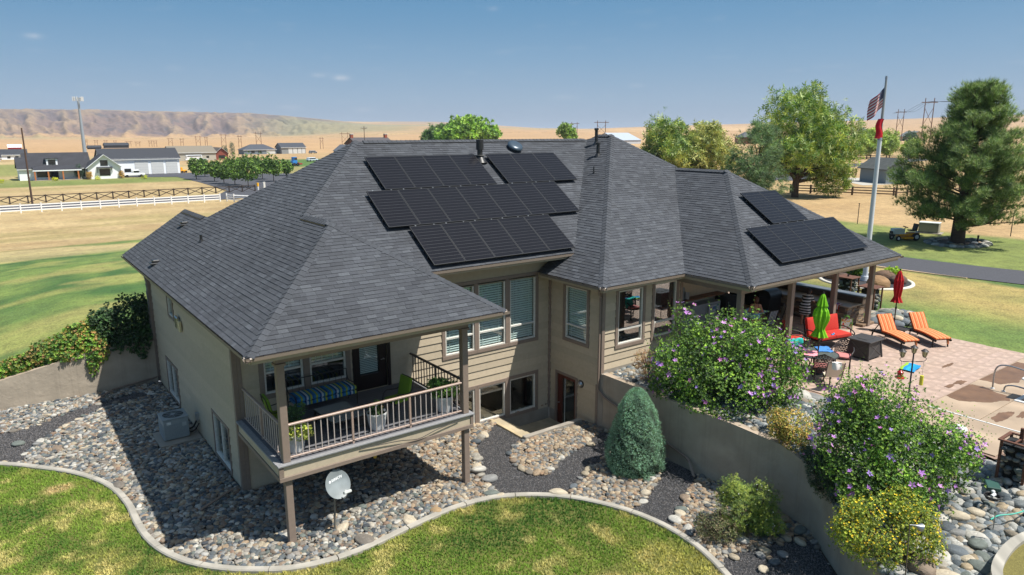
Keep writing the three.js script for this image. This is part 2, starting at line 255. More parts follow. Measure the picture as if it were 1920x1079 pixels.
// ================================================================ the house
const MAT = {
  siding: mat(lin(190, 175, 151), 0.78, { map: rep(faint, 0.5), bumpMap: rep(woodT, 0.5, 4), bumpScale: 0.002 }),
  panel: mat(lin(178, 165, 142), 0.8, { map: rep(faint, 0.5) }),
  trim: mat(lin(136, 120, 108), 0.62, { map: rep(faint, 0.6), bumpMap: bumpy, bumpScale: 0.0015 }),
  soffit: mat(lin(186, 172, 142), 0.85, { map: rep(faint, 0.4) }),
  gutterRim: mat(lin(240, 224, 210), 0.4), gutter: mat(lin(118, 106, 94), 0.5),
  winFrame: mat(lin(226, 222, 212), 0.45, { map: rep(grain, 1.2) }),
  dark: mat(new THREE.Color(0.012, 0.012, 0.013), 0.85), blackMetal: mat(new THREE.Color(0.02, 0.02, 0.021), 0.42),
  glass: phys(new THREE.Color(0.9, 0.95, 0.945), 0.02, { transmission: 1, thickness: 0, ior: 1.9 }),
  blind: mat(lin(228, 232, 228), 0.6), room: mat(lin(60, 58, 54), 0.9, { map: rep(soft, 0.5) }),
  concrete: mat(lin(172, 164, 152), 0.88, { map: rep(soft, 0.35), bumpMap: rep(bumpy, 1.3), bumpScale: 0.003 }),
  deck: mat(lin(116, 116, 122), 0.7, { map: rep(woodT, 0.7, 0.7) }), deckEdge: mat(lin(150, 150, 152), 0.6, { map: rep(grain, 0.8) }),
  rail: mat(lin(178, 154, 140), 0.45, { map: rep(grain, 1.2) }), baluster: mat(lin(196, 184, 178), 0.4, { map: rep(grain, 1.5) }),
  darkRail: mat(lin(84, 72, 66), 0.5), redDoor: mat(lin(104, 44, 28), 0.4, { map: rep(woodT, 0.8, 0.8) }), brownDoor: mat(lin(36, 22, 19), 0.35, { map: rep(woodT, 0.8, 0.8) }),
  shingleDeck: mat(new THREE.Color(0.03, 0.031, 0.034), 0.95), shingle: mat(new THREE.Color(1, 1, 1), 0.93, { vertexColors: true, map: rep(grit, 2.2), bumpMap: rep(bumpy, 2.5), bumpScale: 0.0025 }),
  steel: mat(lin(170, 172, 174), 0.3, { metalness: 0.85 }), cream: mat(lin(205, 190, 150), 0.6), white: mat(lin(225, 226, 224), 0.55, { map: rep(grain, 1) }),
  rust: mat(lin(112, 72, 54), 0.8, { map: rep(soft, 1.4), bumpMap: bumpy, bumpScale: 0.002 }),
};
const R23 = 2 / 3, CA = 0.83205, SA = 0.5547;
const house = thing('house', 'long tan house with brown trim, dark grey shingle hip roofs and a raised covered deck', 'house');

// ---- roof slopes: a deck sheet, and shingle tabs of their own laid course by course over it
const roof = part('roof', house);
const slopeDefs = [];
const FRAMES = { W: [[0, 0, 1], [CA, SA, 0]], S: [[1, 0, 0], [0, SA, -CA]], E: [[0, 0, -1], [-CA, SA, 0]], N: [[-1, 0, 0], [0, SA, CA]] };
// eave: coordinate of the eave line across s; left / right: polylines [run, s] (run = plan distance from the eave line)
const slopes = [
  { f: 'W', e: 4.464, l: [[0, -34.35], [2.665, -34.35], [2.666, -30.49], [7.216, -25.94]], r: [[0, -16.498], [3.769, -20.267], [3.77, -22.49], [7.216, -25.936]], vis: 1 },
  { f: 'S', e: -16.498, l: [[0, 4.464], [3.769, 8.233]], r: [[0, 12.003], [3.769, 8.234]], vis: 1 },
  { f: 'S', e: -18.72, l: [[1.095, 10.908], [3.769, 8.234], [7.216, 11.68]], r: [[1.095, 17.568], [7.216, 23.69]], vis: 1 },
  { f: 'W', e: 16.473, l: [[0, -20.62], [1.094, -20.62], [1.095, -19.815], [7.216, -25.936], [7.217, -25.78], [7.5, -25.5]], r: [[0, -17.089], [7.5, -24.589]], vis: 1 },
  { f: 'S', e: -17.089, l: [[0, 16.473], [7.5, 23.973]], r: [[0, 20.676], [5.247, 25.923], [5.248, 26.22], [7.5, 23.974]], vis: 1 },
  { f: 'W', e: 20.676, l: [[0, -17.089], [5.247, -22.336]], r: [[0, -14.176], [5.247, -19.423]], vis: 1 },
  { f: 'S', e: -14.176, l: [[0, 20.676], [5.247, 25.923]], r: [[0, 31.17], [5.247, 25.923]], vis: 1 },
  { f: 'E', e: 12.003, l: [[0, 16.498], [3.769, 20.267]], r: [[0, 18.72], [3.769, 22.489]] },
  { f: 'E', e: 9.796, l: [[0, 30.6], [2.666, 30.0]], r: [[0, 34.35], [2.666, 34.35]] },
  { f: 'N', e: -33.156, l: [[0, -24.5], [7.216, -23.69]], r: [[0, -4.464], [7.216, -11.68]] },
  { f: 'E', e: 31.17, l: [[0, 14.176], [5.247, 19.423]], r: [[0, 25.6], [5.247, 25.6]] },
  { f: 'E', e: 31.47, l: [[0, 17.3], [7.5, 24.589]], r: [[0, 33.0], [7.5, 25.5]] },
  { f: 'N', e: -33.0, l: [[0, -31.47], [7.5, -23.973]], r: [[0, -16.473], [7.5, -23.973]] },
];
const polyAt = (pl, r) => { if (r <= pl[0][0]) return pl[0][1]; for (let i = 1; i < pl.length; i++) if (r <= pl[i][0]) return lerp(pl[i - 1][1], pl[i][1], (r - pl[i - 1][0]) / (pl[i][0] - pl[i - 1][0])); return pl[pl.length - 1][1]; };
function onSlope(sl, s, t, h = 0) { // s along the eave, t up the slope, h off the surface
  const run = t * CA, y = 5.52 + run * R23; let x, z; const f = sl.f;
  if (f === 'W') { x = sl.e + run - h * SA; z = s; } else if (f === 'S') { x = s; z = sl.e - run + h * SA; } else if (f === 'E') { x = sl.e - run + h * SA; z = -s; } else { x = -s; z = sl.e + run - h * SA; }
  return [x, y + h * CA, z];
}
{
  const deckG = new GB();
  for (const sl of slopes) { // sheets
    const ys = [...new Set([...sl.l, ...sl.r].map((p) => p[0]))].sort((a, b) => a - b);
    for (let i = 0; i < ys.length - 1; i++) {
      const a = ys[i] + 1e-5, b = ys[i + 1] - 1e-5; if (b - a < 0.01) continue;
      const q = [[polyAt(sl.l, a), a], [polyAt(sl.r, a), a], [polyAt(sl.r, b), b], [polyAt(sl.l, b), b]];
      deckG.quad(...q.map(([s, r]) => onSlope(sl, s, r / CA, -0.004)), ...q.map(([s, r]) => [s, r]));
    }
  }
  mesh('roof_sheet', deckG, MAT.shingleDeck, roof);
  // tabs
  const tones = [[0.107, 0.115, 0.131], [0.123, 0.133, 0.150], [0.094, 0.101, 0.116], [0.142, 0.153, 0.170], [0.112, 0.119, 0.132], [0.084, 0.091, 0.106]];
  const EX = 0.142, tabs = [];
  slopes.forEach((sl, k) => {
    const R = rng(100 + k), tmin = Math.min(sl.l[0][0], sl.r[0][0]) / CA, tmax = Math.max(sl.l.at(-1)[0], sl.r.at(-1)[0]) / CA;
    if (!sl.vis) return;
    let c = 0;
    for (let t0 = tmin - 0.015; t0 < tmax - 0.02; t0 += EX, c++) {
      const t1 = Math.min(t0 + EX + 0.012, tmax), r0 = Math.max(t0, tmin) * CA + 2e-4, r1 = t1 * CA - 2e-4;
      const L0 = polyAt(sl.l, r0), L1 = polyAt(sl.l, r1), R0 = polyAt(sl.r, r0), R1 = polyAt(sl.r, r1);
      let s = Math.min(L0, L1) - R() * 0.4;
      while (s < Math.max(R0, R1)) {
        const w = 0.14 + R() * 0.28, raised = R() < 0.5 ? 0.006 : 0, cs = s; s += w;
        let a0 = Math.max(cs, L0), b0 = Math.min(s - 0.004, R0), a1 = Math.max(cs, L1), b1 = Math.min(s - 0.004, R1);
        if (b0 - a0 < 0.01 && b1 - a1 < 0.01) continue;
        b0 = Math.max(b0, a0); b1 = Math.max(b1, a1);
        const h = 0.012 + raised + R() * 0.003, tr = tones[Math.floor(R() * R() * 5.99)], q = 0.85 + R() * 0.3;
        const big = fbm(cs * 0.35 + k * 7, t0 * 0.35, 2, 40) * 0.3 + 0.85;
        tabs.push({ sl, a0, b0, a1, b1, t0, t1, h, col: new THREE.Color(tr[0] * q * big, tr[1] * q * big, tr[2] * q * big), p: onSlope(sl, (a0 + b0) / 2, t0) });
      }
    }
  });
  const tabInto = (g, T) => {
    const { sl, a0, b0, a1, b1, t0, t1, h } = T; g.tint(T.col);
    const A = onSlope(sl, a0, t0, h), B = onSlope(sl, b0, t0, h), C = onSlope(sl, b1, t1, 0.003), D = onSlope(sl, a1, t1, 0.003), a = onSlope(sl, a0, t0, -0.003), b = onSlope(sl, b0, t0, -0.003);
    g.quad(A, B, C, D, [a0, t0], [b0, t0], [b1, t1], [a1, t1]); g.quad(a, b, B, A, [a0, t0], [b0, t0], [b0, t0 + 0.02], [a0, t0 + 0.02]);
    g.tri(a, A, D); g.tri(b, C, B);
  };
  tabs.sort((p, q) => Math.hypot(p.p[0], p.p[1] - 10.7, p.p[2]) - Math.hypot(q.p[0], q.p[1] - 10.7, q.p[2]));
  tabs.slice(0, 300).forEach((T) => { const g = new GB(); tabInto(g, T); mesh('shingle', g, MAT.shingle, roof); });
  const rest = new GB(); tabs.slice(300).forEach((T) => tabInto(rest, T));
  mesh('shingles', rest, MAT.shingle, roof, { kind: 'stuff' });
  // hip and ridge caps, one bent piece each
  const capGeo = (ang, half) => { const g = new GB(); const dx = half * Math.cos(ang), dy = -half * Math.sin(ang), L = 0.30; const P = (s, z, h) => [s * dx, s === 0 ? h : dy + h, z];
    const col = new THREE.Color(0.106, 0.115, 0.131); g.tint(col);
    const zt = [0, L]; // z=0 butt (raised), z=L tucked under the next
    g.quad(P(0, 0, 0.036), P(1, 0, 0.034), P(1, -L, 0.014), P(0, -L, 0.016), [0, 0], [half, 0], [half, L], [0, L]);
    g.quad(P(-1, 0, 0.034), P(0, 0, 0.036), P(0, -L, 0.016), P(-1, -L, 0.014), [-half, 0], [0, 0], [0, L], [-half, L]);
    g.quad(P(0, 0, 0.022), P(1, 0, 0.018), P(1, 0, 0.034), P(0, 0, 0.036)); g.quad(P(-1, 0, 0.018), P(0, 0, 0.022), P(0, 0, 0.036), P(-1, 0, 0.034));
    g.quad(P(1, 0, -0.005), P(1, -L, -0.005), P(1, -L, 0.014), P(1, 0, 0.034)); g.quad(P(-1, -L, -0.005), P(-1, 0, -0.005), P(-1, 0, 0.034), P(-1, -L, 0.014));
    return g.build(); };
  const hipG = capGeo(0.44, 0.165), ridgeG = capGeo(0.56, 0.17);
  const capMats = [0.86, 1, 1.12, 0.95].map((k) => { const m = MAT.shingle.clone(); m.color.setScalar(k); return m; });
  let capN = 0; const R = rng(7), far = [];
  const run = (a, b, g, lift = 0) => { // caps laid from a (low) to b
    const A = V3(...a), B = V3(...b), n = Math.floor(A.distanceTo(B) / 0.2), d = B.clone().sub(A).normalize();
    const side = V3(0, 1, 0).cross(d).normalize().negate(), upv = side.clone().cross(d).normalize(); if (upv.y < 0) upv.negate();
    const X = upv.clone().cross(d.clone().negate()).normalize();
    for (let i = 0; i < n; i++) {
      const p = A.clone().addScaledVector(d, (i + 0.1) * A.distanceTo(B) / n).addScaledVector(upv, lift);
      const m = new THREE.Matrix4().makeBasis(X, upv, d.clone().negate()).setPosition(p);
      const c = mesh('ridge_cap', g, capMats[Math.floor(R() * 4)], roof); c.matrixAutoUpdate = false; c.matrix.copy(m); c.matrix.decompose(c.position, c.quaternion, c.scale); capN++;
    }
  };
  const Y = (r) => 5.52 + r * R23;
  run([4.464, 5.52, -16.498], [8.234, Y(3.77), -20.268], hipG); run([12.003, 5.52, -16.498], [8.234, Y(3.77), -20.268], hipG);
  run([8.234, Y(3.77), -22.49], [11.68, Y(7.216), -25.936], hipG);
  run([16.473, 5.52, -17.089], [23.973, Y(7.5), -24.589], hipG); run([26.1, Y(5.37), -22.46], [23.973, Y(7.5), -24.589], hipG);
  run([20.676, 5.52, -14.176], [25.923, Y(5.247), -19.423], hipG); run([31.17, 5.52, -14.176], [25.923, Y(5.247), -19.423], hipG);
  // ridge vents: a black slotted strip lifted off the ridge, capped
  const vent = (a, b) => { const A = V3(...a), B = V3(...b), g = new GB(), d = B.clone().sub(A).normalize(); const s = V3(0, 1, 0).cross(d).normalize().multiplyScalar(0.16);
    for (const q of [-1, 1]) g.bar([A.x + s.x * q * 0.9, A.y - 0.085, A.z + s.z * q * 0.9], [B.x + s.x * q * 0.9, B.y - 0.085, B.z + s.z * q * 0.9], Math.abs(d.x) > 0.5 ? 0.06 : 0.06, 0.06);
    mesh('ridge_vent', g, MAT.blackMetal, roof); run(a, b, ridgeG, 0.012); };
  vent([8.234, Y(3.77), -20.3], [8.234, Y(3.77), -22.35]);
  vent([7.13, Y(2.666), -30.75], [7.13, Y(2.666), -34.2]);
  vent([12.0, Y(7.216), -25.938], [23.4, Y(7.216), -25.938]);
  vent([23.973, Y(7.5), -24.62], [23.973, Y(7.5), -25.48]);
  vent([25.923, Y(5.247), -19.46], [25.923, Y(5.247), -22.1]);
}
// ---- gutters with a bright outer lip, fascia, soffits
{
  const eave = (a, b, y) => { // outer edge from a to b, roof to the right-hand inside
    const g = new GB(), rim = new GB(), dx = b[0] - a[0], dz = b[1] - a[1], L = Math.hypot(dx, dz), ux = dx / L, uz = dz / L, nx = uz, nz = -ux; // n points outwards
    const P = (t, o, h) => [a[0] + ux * t + nx * o, y + h, a[1] + uz * t + nz * o];
    const prof = [[-0.05, 0.0], [-0.05, -0.085], [0.03, -0.075], [0.075, -0.04], [0.085, -0.012], [0.07, -0.012], [0.055, -0.04], [0.0, -0.06], [-0.03, -0.05]];
    for (let i = 0; i < prof.length - 1; i++) { const p = prof[i], q = prof[i + 1]; g.quad(P(-0.085, p[0], p[1]), P(-0.085, q[0], q[1]), P(L + 0.085, q[0], q[1]), P(L + 0.085, p[0], p[1])); }
    for (let t = 0.4; t < L; t += 0.62) g.bar(P(t, -0.04, -0.012), P(t, 0.075, -0.008), 0.02, 0.006);
    rim.bar(P(-0.06, 0.075, -0.008), P(L + 0.06, 0.075, -0.008), 0.05, 0.03);
    const G = mesh('gutter', g, MAT.gutter, house); mesh('gutter_rim', rim, MAT.gutterRim, G);
  };
  const yE = 5.5;
  eave([4.464, -34.3], [4.464, -16.498], yE); eave([4.464, -16.498], [12.003, -16.498], yE); 
  eave([10.95, -19.815], [17.5, -19.815], 6.23); eave([16.473, -20.4], [16.473, -17.089], yE); eave([16.473, -17.089], [20.676, -17.089], yE); eave([20.676, -17.089], [20.676, -14.176], yE); eave([20.676, -14.176], [31.17, -14.176], yE); eave([31.17, -14.176], [31.17, -25], yE);
  const f = new GB(), s = new GB(); // fascia boards behind the gutters; boxed soffits
  const yb = 5.30;
  f.box(4.54, 4.57, yb, 5.46, -34.2, -16.6); f.box(4.575, 11.9, yb, 5.46, -16.602, -16.572); f.box(11.9, 11.93, yb, 5.46, -20.7, -16.61);
  f.box(16.55, 16.58, yb, 5.46, -20.7, -17.2); f.box(16.585, 20.78, yb, 5.46, -17.193, -17.163); f.box(20.75, 20.78, yb, 5.46, -17.16, -14.28); f.box(20.785, 31.1, yb, 5.46, -14.28, -14.25); f.box(31.07, 31.1, yb, 5.46, -25, -14.29);
  f.box(10.95, 17.5, 6.04, 6.19, -19.92, -19.89);
  f.bar([4.5, 5.43, -34.4], [7.13, 7.21, -34.4], 0.04, 0.22); f.bar([9.76, 5.43, -34.4], [7.13, 7.21, -34.4], 0.04, 0.22);
  mesh('fascia', f, MAT.panel, house, { kind: 'stuff' });
  s.box(4.575, 11.88, 5.31, 5.33, -20.78, -16.61); s.box(4.575, 5.25, 5.305, 5.325, -34.2, -20.8); s.box(16.585, 17.24, 5.31, 5.33, -20.7, -17.9); s.box(16.6, 21.44, 5.306, 5.326, -17.85, -17.2); s.box(20.785, 31.06, 5.31, 5.33, -26.5, -14.29);
  s.box(11.0, 17.2, 6.045, 6.065, -20.78, -19.93);
  mesh('soffit', s, MAT.soffit, house, { kind: 'stuff' });
}

// ---- walls of lap siding: every board a plank of its own, cut round the openings
const EXP = 0.274, sidingTones = [0.93, 1, 1.04, 0.97].map((k) => { const m = MAT.siding.clone(); m.color.multiplyScalar(k); return m; });
function sidingWall(name, o) { // o: axis 'x' (runs along x at z = c) or 'z'; a0..a1, y0..y1, out = +1/-1, holes [[a0,a1,y0,y1]]
  const w = part(name, house), R = rng(Math.round(o.c * 100 + o.a0 * 7) >>> 0), back = new GB(), d = o.out;
  const put = (g, a0, a1, yb, yt, hb, ht) => { // wedge board
    const P = (a, y, h) => o.axis === 'x' ? [a, y, o.c + d * h] : [o.c + d * h, y, a];
    const flip = (o.axis === 'x') === (d > 0) ? 0 : 1, Q = (A, B, C, D) => flip ? g.quad(D, C, B, A, [a0, yt], [a1, yt], [a1, yb], [a0, yb]) : g.quad(A, B, C, D, [a0, yb], [a1, yb], [a1, yt], [a0, yt]);
    Q(P(a0, yb, hb), P(a1, yb, hb), P(a1, yt, ht), P(a0, yt, ht)); Q(P(a0, yb, -0.01), P(a1, yb, -0.01), P(a1, yb, hb), P(a0, yb, hb)); Q(P(a0, yt, ht), P(a1, yt, ht), P(a1, yt, -0.01), P(a0, yt, -0.01));
    Q(P(a0, yb, -0.01), P(a0, yb, hb), P(a0, yt, ht), P(a0, yt, -0.01)); Q(P(a1, yb, hb), P(a1, yb, -0.01), P(a1, yt, -0.01), P(a1, yt, ht));
  };
  const cut = (a0, a1, yb, yt) => { let iv = [[a0, a1]]; for (const h of o.holes || []) if (h[2] < yt - 0.01 && h[3] > yb + 0.01) iv = iv.flatMap(([p, q]) => h[1] <= p || h[0] >= q ? [[p, q]] : [[p, Math.min(q, h[0])], [Math.max(p, h[1]), q]].filter(([m, n]) => n - m > 0.02)); return iv; };
  const ys = [o.y0, o.y1, ...(o.holes || []).flatMap((h) => [clamp(h[2], o.y0, o.y1), clamp(h[3], o.y0, o.y1)])].sort((a, b) => a - b);
  for (let i = 0; i < ys.length - 1; i++) if (ys[i + 1] - ys[i] > 1e-3) for (const [p, q] of cut(o.a0, o.a1, ys[i] + 0.012, ys[i + 1] - 0.012)) { if (o.axis === 'x') back.box(p, q, ys[i], ys[i + 1], Math.min(o.c, o.c - d * 0.16), Math.max(o.c, o.c - d * 0.16)); else back.box(Math.min(o.c, o.c - d * 0.16), Math.max(o.c, o.c - d * 0.16), ys[i], ys[i + 1], p, q); }
  mesh('wall_core', back, MAT.panel, w);
  for (let y = o.y0; y < o.y1 - 0.04; y += EXP) {
    const yt = Math.min(y + EXP, o.y1);
    for (const [p, q] of cut(o.a0, o.a1, y, yt)) { // long runs are butted from two boards
      const j = q - p > 4.5 ? p + (0.3 + 0.4 * R()) * (q - p) : null;
      for (const [m, n] of j ? [[p, j - 0.002], [j + 0.002, q]] : [[p, q]]) { const g = new GB(); put(g, m, n, y, yt, 0.034, 0.004); mesh('plank', g, sidingTones[Math.floor(R() * 4)], w); }
    }
  }
  return w;
}
// openings: [a0, a1, y0, y1]
const deckW = [[6.07, 7.28, 2.93, 4.25], [7.49, 8.69, 2.93, 4.25]], deckDoor = [9.03, 10.15, 2.34, 4.36];
const mainW = [[12.42, 13.66, 2.91, 5.38], [13.84, 15.05, 2.91, 5.38], [15.25, 16.48, 2.91, 5.38]], lowW = [[12.42, 13.63, 0.05, 1.42], [13.83, 15.02, 0.05, 1.42], [15.24, 16.49, 0.03, 1.44]];
const w2W = [-19.83, -18.62, 3.02, 5.05], w2Door = [-20.28, -19.18, -0.8, 1.46];
const s2W = [[17.98, 19.26, 3.03, 5.07], [19.88, 21.12, 3.0, 5.1]];
const wW = [[-31.15, -29.2, 0.1, 1.55], [-23.87, -22.03, 0.12, 1.58], [-29.62, -28.75, 3.75, 5.1]];
sidingWall('south_wall', { axis: 'x', c: -20.79, a0: 5.24, a1: 17.2, y0: -0.1, y1: 5.30, out: 1, holes: [...deckW, deckDoor, ...mainW, ...lowW] });
sidingWall('entry_wall', { axis: 'z', c: 17.22, a0: -20.76, a1: -17.95, y0: -0.12, y1: 5.28, out: -1, holes: [w2W, w2Door] });
sidingWall('bay_wall', { axis: 'x', c: -17.84, a0: 17.33, a1: 21.43, y0: 2.2, y1: 5.28, out: 1, holes: s2W });
sidingWall('west_wall', { axis: 'z', c: 5.234, a0: -33.0, a1: -20.9, y0: 0.02, y1: 5.30, out: -1, holes: wW });
{ // plain bodies behind: frieze panel above the tall windows, foundations, the unseen backs
  const g = new GB();
  g.box(10.9, 17.2, 5.302, 6.05, -20.9, -20.765); mesh('frieze_panel', g, MAT.panel, house);
  const b = new GB(); b.box(21.27, 21.43, 2.2, 5.3, -26, -17.86); b.box(5.24, 31, 2, 5.3, -33.05, -32.9); b.box(30.85, 31, 2, 5.3, -32.9, -26.1); b.box(21.44, 30.84, 2.2, 5.3, -26.2, -26.04);
  const gab = [[5.24, 5.3], [9.05, 5.3], [7.13, 6.95]]; b.poly([[5.24, 5.3, -33.06], [7.13, 7.0, -33.06], [9.03, 5.3, -33.06]]);
  mesh('back_wall', b, MAT.panel, house);
  const f = new GB(); f.box(5.3, 14.4, -0.5, -0.1, -20.86, -20.765); f.box(14.4, 17.2, -1.3, -0.1, -20.86, -20.765); f.box(17.18, 17.35, -1.3, -0.14, -19.16, -17.7); f.box(5.2, 5.34, -0.4, 0.02, -33.0, -20.8); f.box(17.3, 21.5, 1.6, 2.2, -17.98, -17.81); f.box(17.19, 17.5, -1.3, 2.09, -17.96, -17.69); f.box(17.2, 17.36, -1.4, -0.12, -20.76, -20.39); f.box(17.21, 17.36, -1.4, -0.81, -20.385, -19.17);
  mesh('foundation', f, MAT.concrete, house);
  const t = new GB(); // corner boards, skirts and bands
  t.box(5.16, 5.3, 0, 5.3, -20.90, -20.74, 0.006); t.box(5.302, 5.42, 0, 5.3, -20.80, -20.735, 0.006); t.box(5.18, 5.28, 0, 5.3, -33.12, -32.98); t.box(17.17, 17.32, 2.0, 5.3, -17.94, -17.79, 0.006); t.box(17.17, 17.24, -0.1, 1.62, -18.07, -17.95, 0.006);
  t.box(17.13, 17.26, -0.1, 5.28, -20.84, -20.69, 0.006); t.box(21.33, 21.47, 2.2, 5.3, -17.9, -17.79, 0.006); 
  mesh('corner_trim', t, MAT.trim, house, { kind: 'stuff' });
  // ledger stone on the hidden north corner shows edge-on
  const R = rng(31), st = part('stone_corner', house), sg = new GB();
  for (let y = 0; y < 5.2;) { const h = 0.07 + R() * 0.1; sg.box(5.10 - R() * 0.05, 5.22, y, y + h - 0.008, -33.42, -33.13 + R() * 0.0); y += h; }
  mesh('ledger_stones', sg, mat(lin(150, 140, 132), 0.9, { map: rep(soft, 2) }), st, { kind: 'stuff' });
}
// ---- windows
function windowIn(axis, c, out, [a0, a1, y0, y1], o = {}) {
  const w = part('window', house), P = (g, p0, p1, q0, q1, h0, h1, ch = 0) => axis === 'x' ? g.box(p0, p1, q0, q1, Math.min(c + out * h0, c + out * h1), Math.max(c + out * h0, c + out * h1), ch) : g.box(Math.min(c + out * h0, c + out * h1), Math.max(c + out * h0, c + out * h1), q0, q1, p0, p1, ch);
  const cs = new GB(), k = o.casing ?? 0.13, kl = o.l ?? k, kr = o.r ?? k; // casing boards
  if (k) { P(cs, a0 - kl, a1 + kr, y1, y1 + k, 0, 0.056, 0.004); P(cs, a0 - kl, a1 + kr, y0 - k, y0, 0, 0.058, 0.004); if (kl) P(cs, a0 - kl, a0, y0, y1, 0, 0.054, 0.004); if (kr) P(cs, a1, a1 + kr, y0, y1, 0, 0.054, 0.004); mesh('casing', cs, MAT.trim, w); }
  const f = new GB(), t = 0.06; // vinyl frame
  P(f, a0, a1, y0, y0 + t, -0.06, 0.03, 0.008); P(f, a0, a1, y1 - t, y1, -0.06, 0.025, 0.008); P(f, a0, a0 + t, y0 + t, y1 - t, -0.06, 0.025, 0.008); P(f, a1 - t, a1, y0 + t, y1 - t, -0.06, 0.025, 0.008);
  const split = o.split; let panes = [[a0 + t, a1 - t, y0 + t, y1 - t]];
  if (split) { const ys = y0 + (y1 - y0) * split; P(f, a0 + t, a1 - t, ys - 0.035, ys + 0.035, -0.05, 0.018, 0.008); panes = [[a0 + t, a1 - t, y0 + t, ys - 0.035], [a0 + t, a1 - t, ys + 0.035, y1 - t]]; }
  if (o.mull) { const am = (a0 + a1) / 2; P(f, am - 0.04, am + 0.04, y0 + t, y1 - t, -0.05, 0.018, 0.008); panes = [[a0 + t, am - 0.04, y0 + t, y1 - t], [am + 0.04, a1 - t, y0 + t, y1 - t]]; }
  if (o.grid) { const [p, q, r, s] = panes.at(-1); for (let i = 1; i < 3; i++) P(f, lerp(p, q, i / 3) - 0.01, lerp(p, q, i / 3) + 0.01, r, s, -0.03, -0.012); for (let i = 1; i < 2; i++) P(f, p, q, lerp(r, s, 0.5) - 0.01, lerp(r, s, 0.5) + 0.01, -0.029, -0.013); }
  mesh('frame', f, MAT.winFrame, w);
  panes.forEach(([p, q, r, s]) => { const g = new GB(); P(g, p, q, r, s, -0.036, -0.034); mesh('pane', g, o.mirror ? MAT.mirror : MAT.glass, w); });
  if (o.blinds) { const g = new GB(), b0 = o.blinds === true ? y0 + t : y0 + (y1 - y0) * o.blinds; for (let y = b0 + 0.03; y < y1 - t; y += 0.088) { const A = (a, h, yy) => axis === 'x' ? [a, yy, c + out * h] : [c + out * h, yy, a]; g.quad(A(a0 + t, -0.09, y), A(a1 - t, -0.09, y), A(a1 - t, -0.13, y + 0.058), A(a0 + t, -0.13, y + 0.058)); }
    for (const k2 of [0.2, 0.8]) P(g, lerp(a0, a1, k2) - 0.012, lerp(a0, a1, k2) + 0.012, b0, y1 - t, -0.085, -0.083); mesh('blind', g, MAT.blind, w, { kind: 'stuff' }); }
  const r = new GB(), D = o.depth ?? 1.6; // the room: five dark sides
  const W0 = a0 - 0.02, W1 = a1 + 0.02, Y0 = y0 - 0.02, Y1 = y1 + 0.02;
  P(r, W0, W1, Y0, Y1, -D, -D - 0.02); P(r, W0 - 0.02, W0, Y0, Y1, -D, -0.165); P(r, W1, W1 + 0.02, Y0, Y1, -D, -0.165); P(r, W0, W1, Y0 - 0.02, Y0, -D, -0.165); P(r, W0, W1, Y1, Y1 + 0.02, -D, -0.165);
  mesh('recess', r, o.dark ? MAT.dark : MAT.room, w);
  return w;
}
MAT.mirror = phys(new THREE.Color(0.8, 0.86, 0.86), 0.015, { transmission: 1, thickness: 0, ior: 2.6 });
windowIn('x', -20.79, 1, deckW[0], { split: 0.5, blinds: 0.5, grid: 1, casing: 0.15, r: 0.105 }); windowIn('x', -20.79, 1, deckW[1], { split: 0.5, blinds: 0.5, grid: 1, casing: 0.15, l: 0.104 });
windowIn('x', -20.79, 1, mainW[0], { split: 0.25, blinds: true, r: 0.09 }); windowIn('x', -20.79, 1, mainW[1], { split: 0.25, blinds: true, l: 0.09, r: 0.1 }); windowIn('x', -20.79, 1, mainW[2], { split: 0.25, blinds: true, l: 0.1 });
windowIn('x', -20.79, 1, lowW[0], { r: 0.1, dark: 1 }); windowIn('x', -20.79, 1, lowW[1], { l: 0.1, r: 0.11 }); windowIn('x', -20.79, 1, lowW[2], { l: 0.11, dark: 1 });
windowIn('z', 17.22, -1, w2W, { split: 0.27, blinds: true });
windowIn('x', -17.84, 1, s2W[0], { split: 0.27, mirror: 1, dark: 1 }); windowIn('x', -17.84, 1, s2W[1], { split: 0.27, mirror: 1, dark: 1 });
windowIn('z', 5.234, -1, wW[0], { mull: 1, dark: 1, casing: 0.09 }); windowIn('z', 5.234, -1, wW[1], { mull: 1, dark: 1, casing: 0.09 }); windowIn('z', 5.234, -1, wW[2], { split: 0.72, casing: 0.09, dark: 1 });
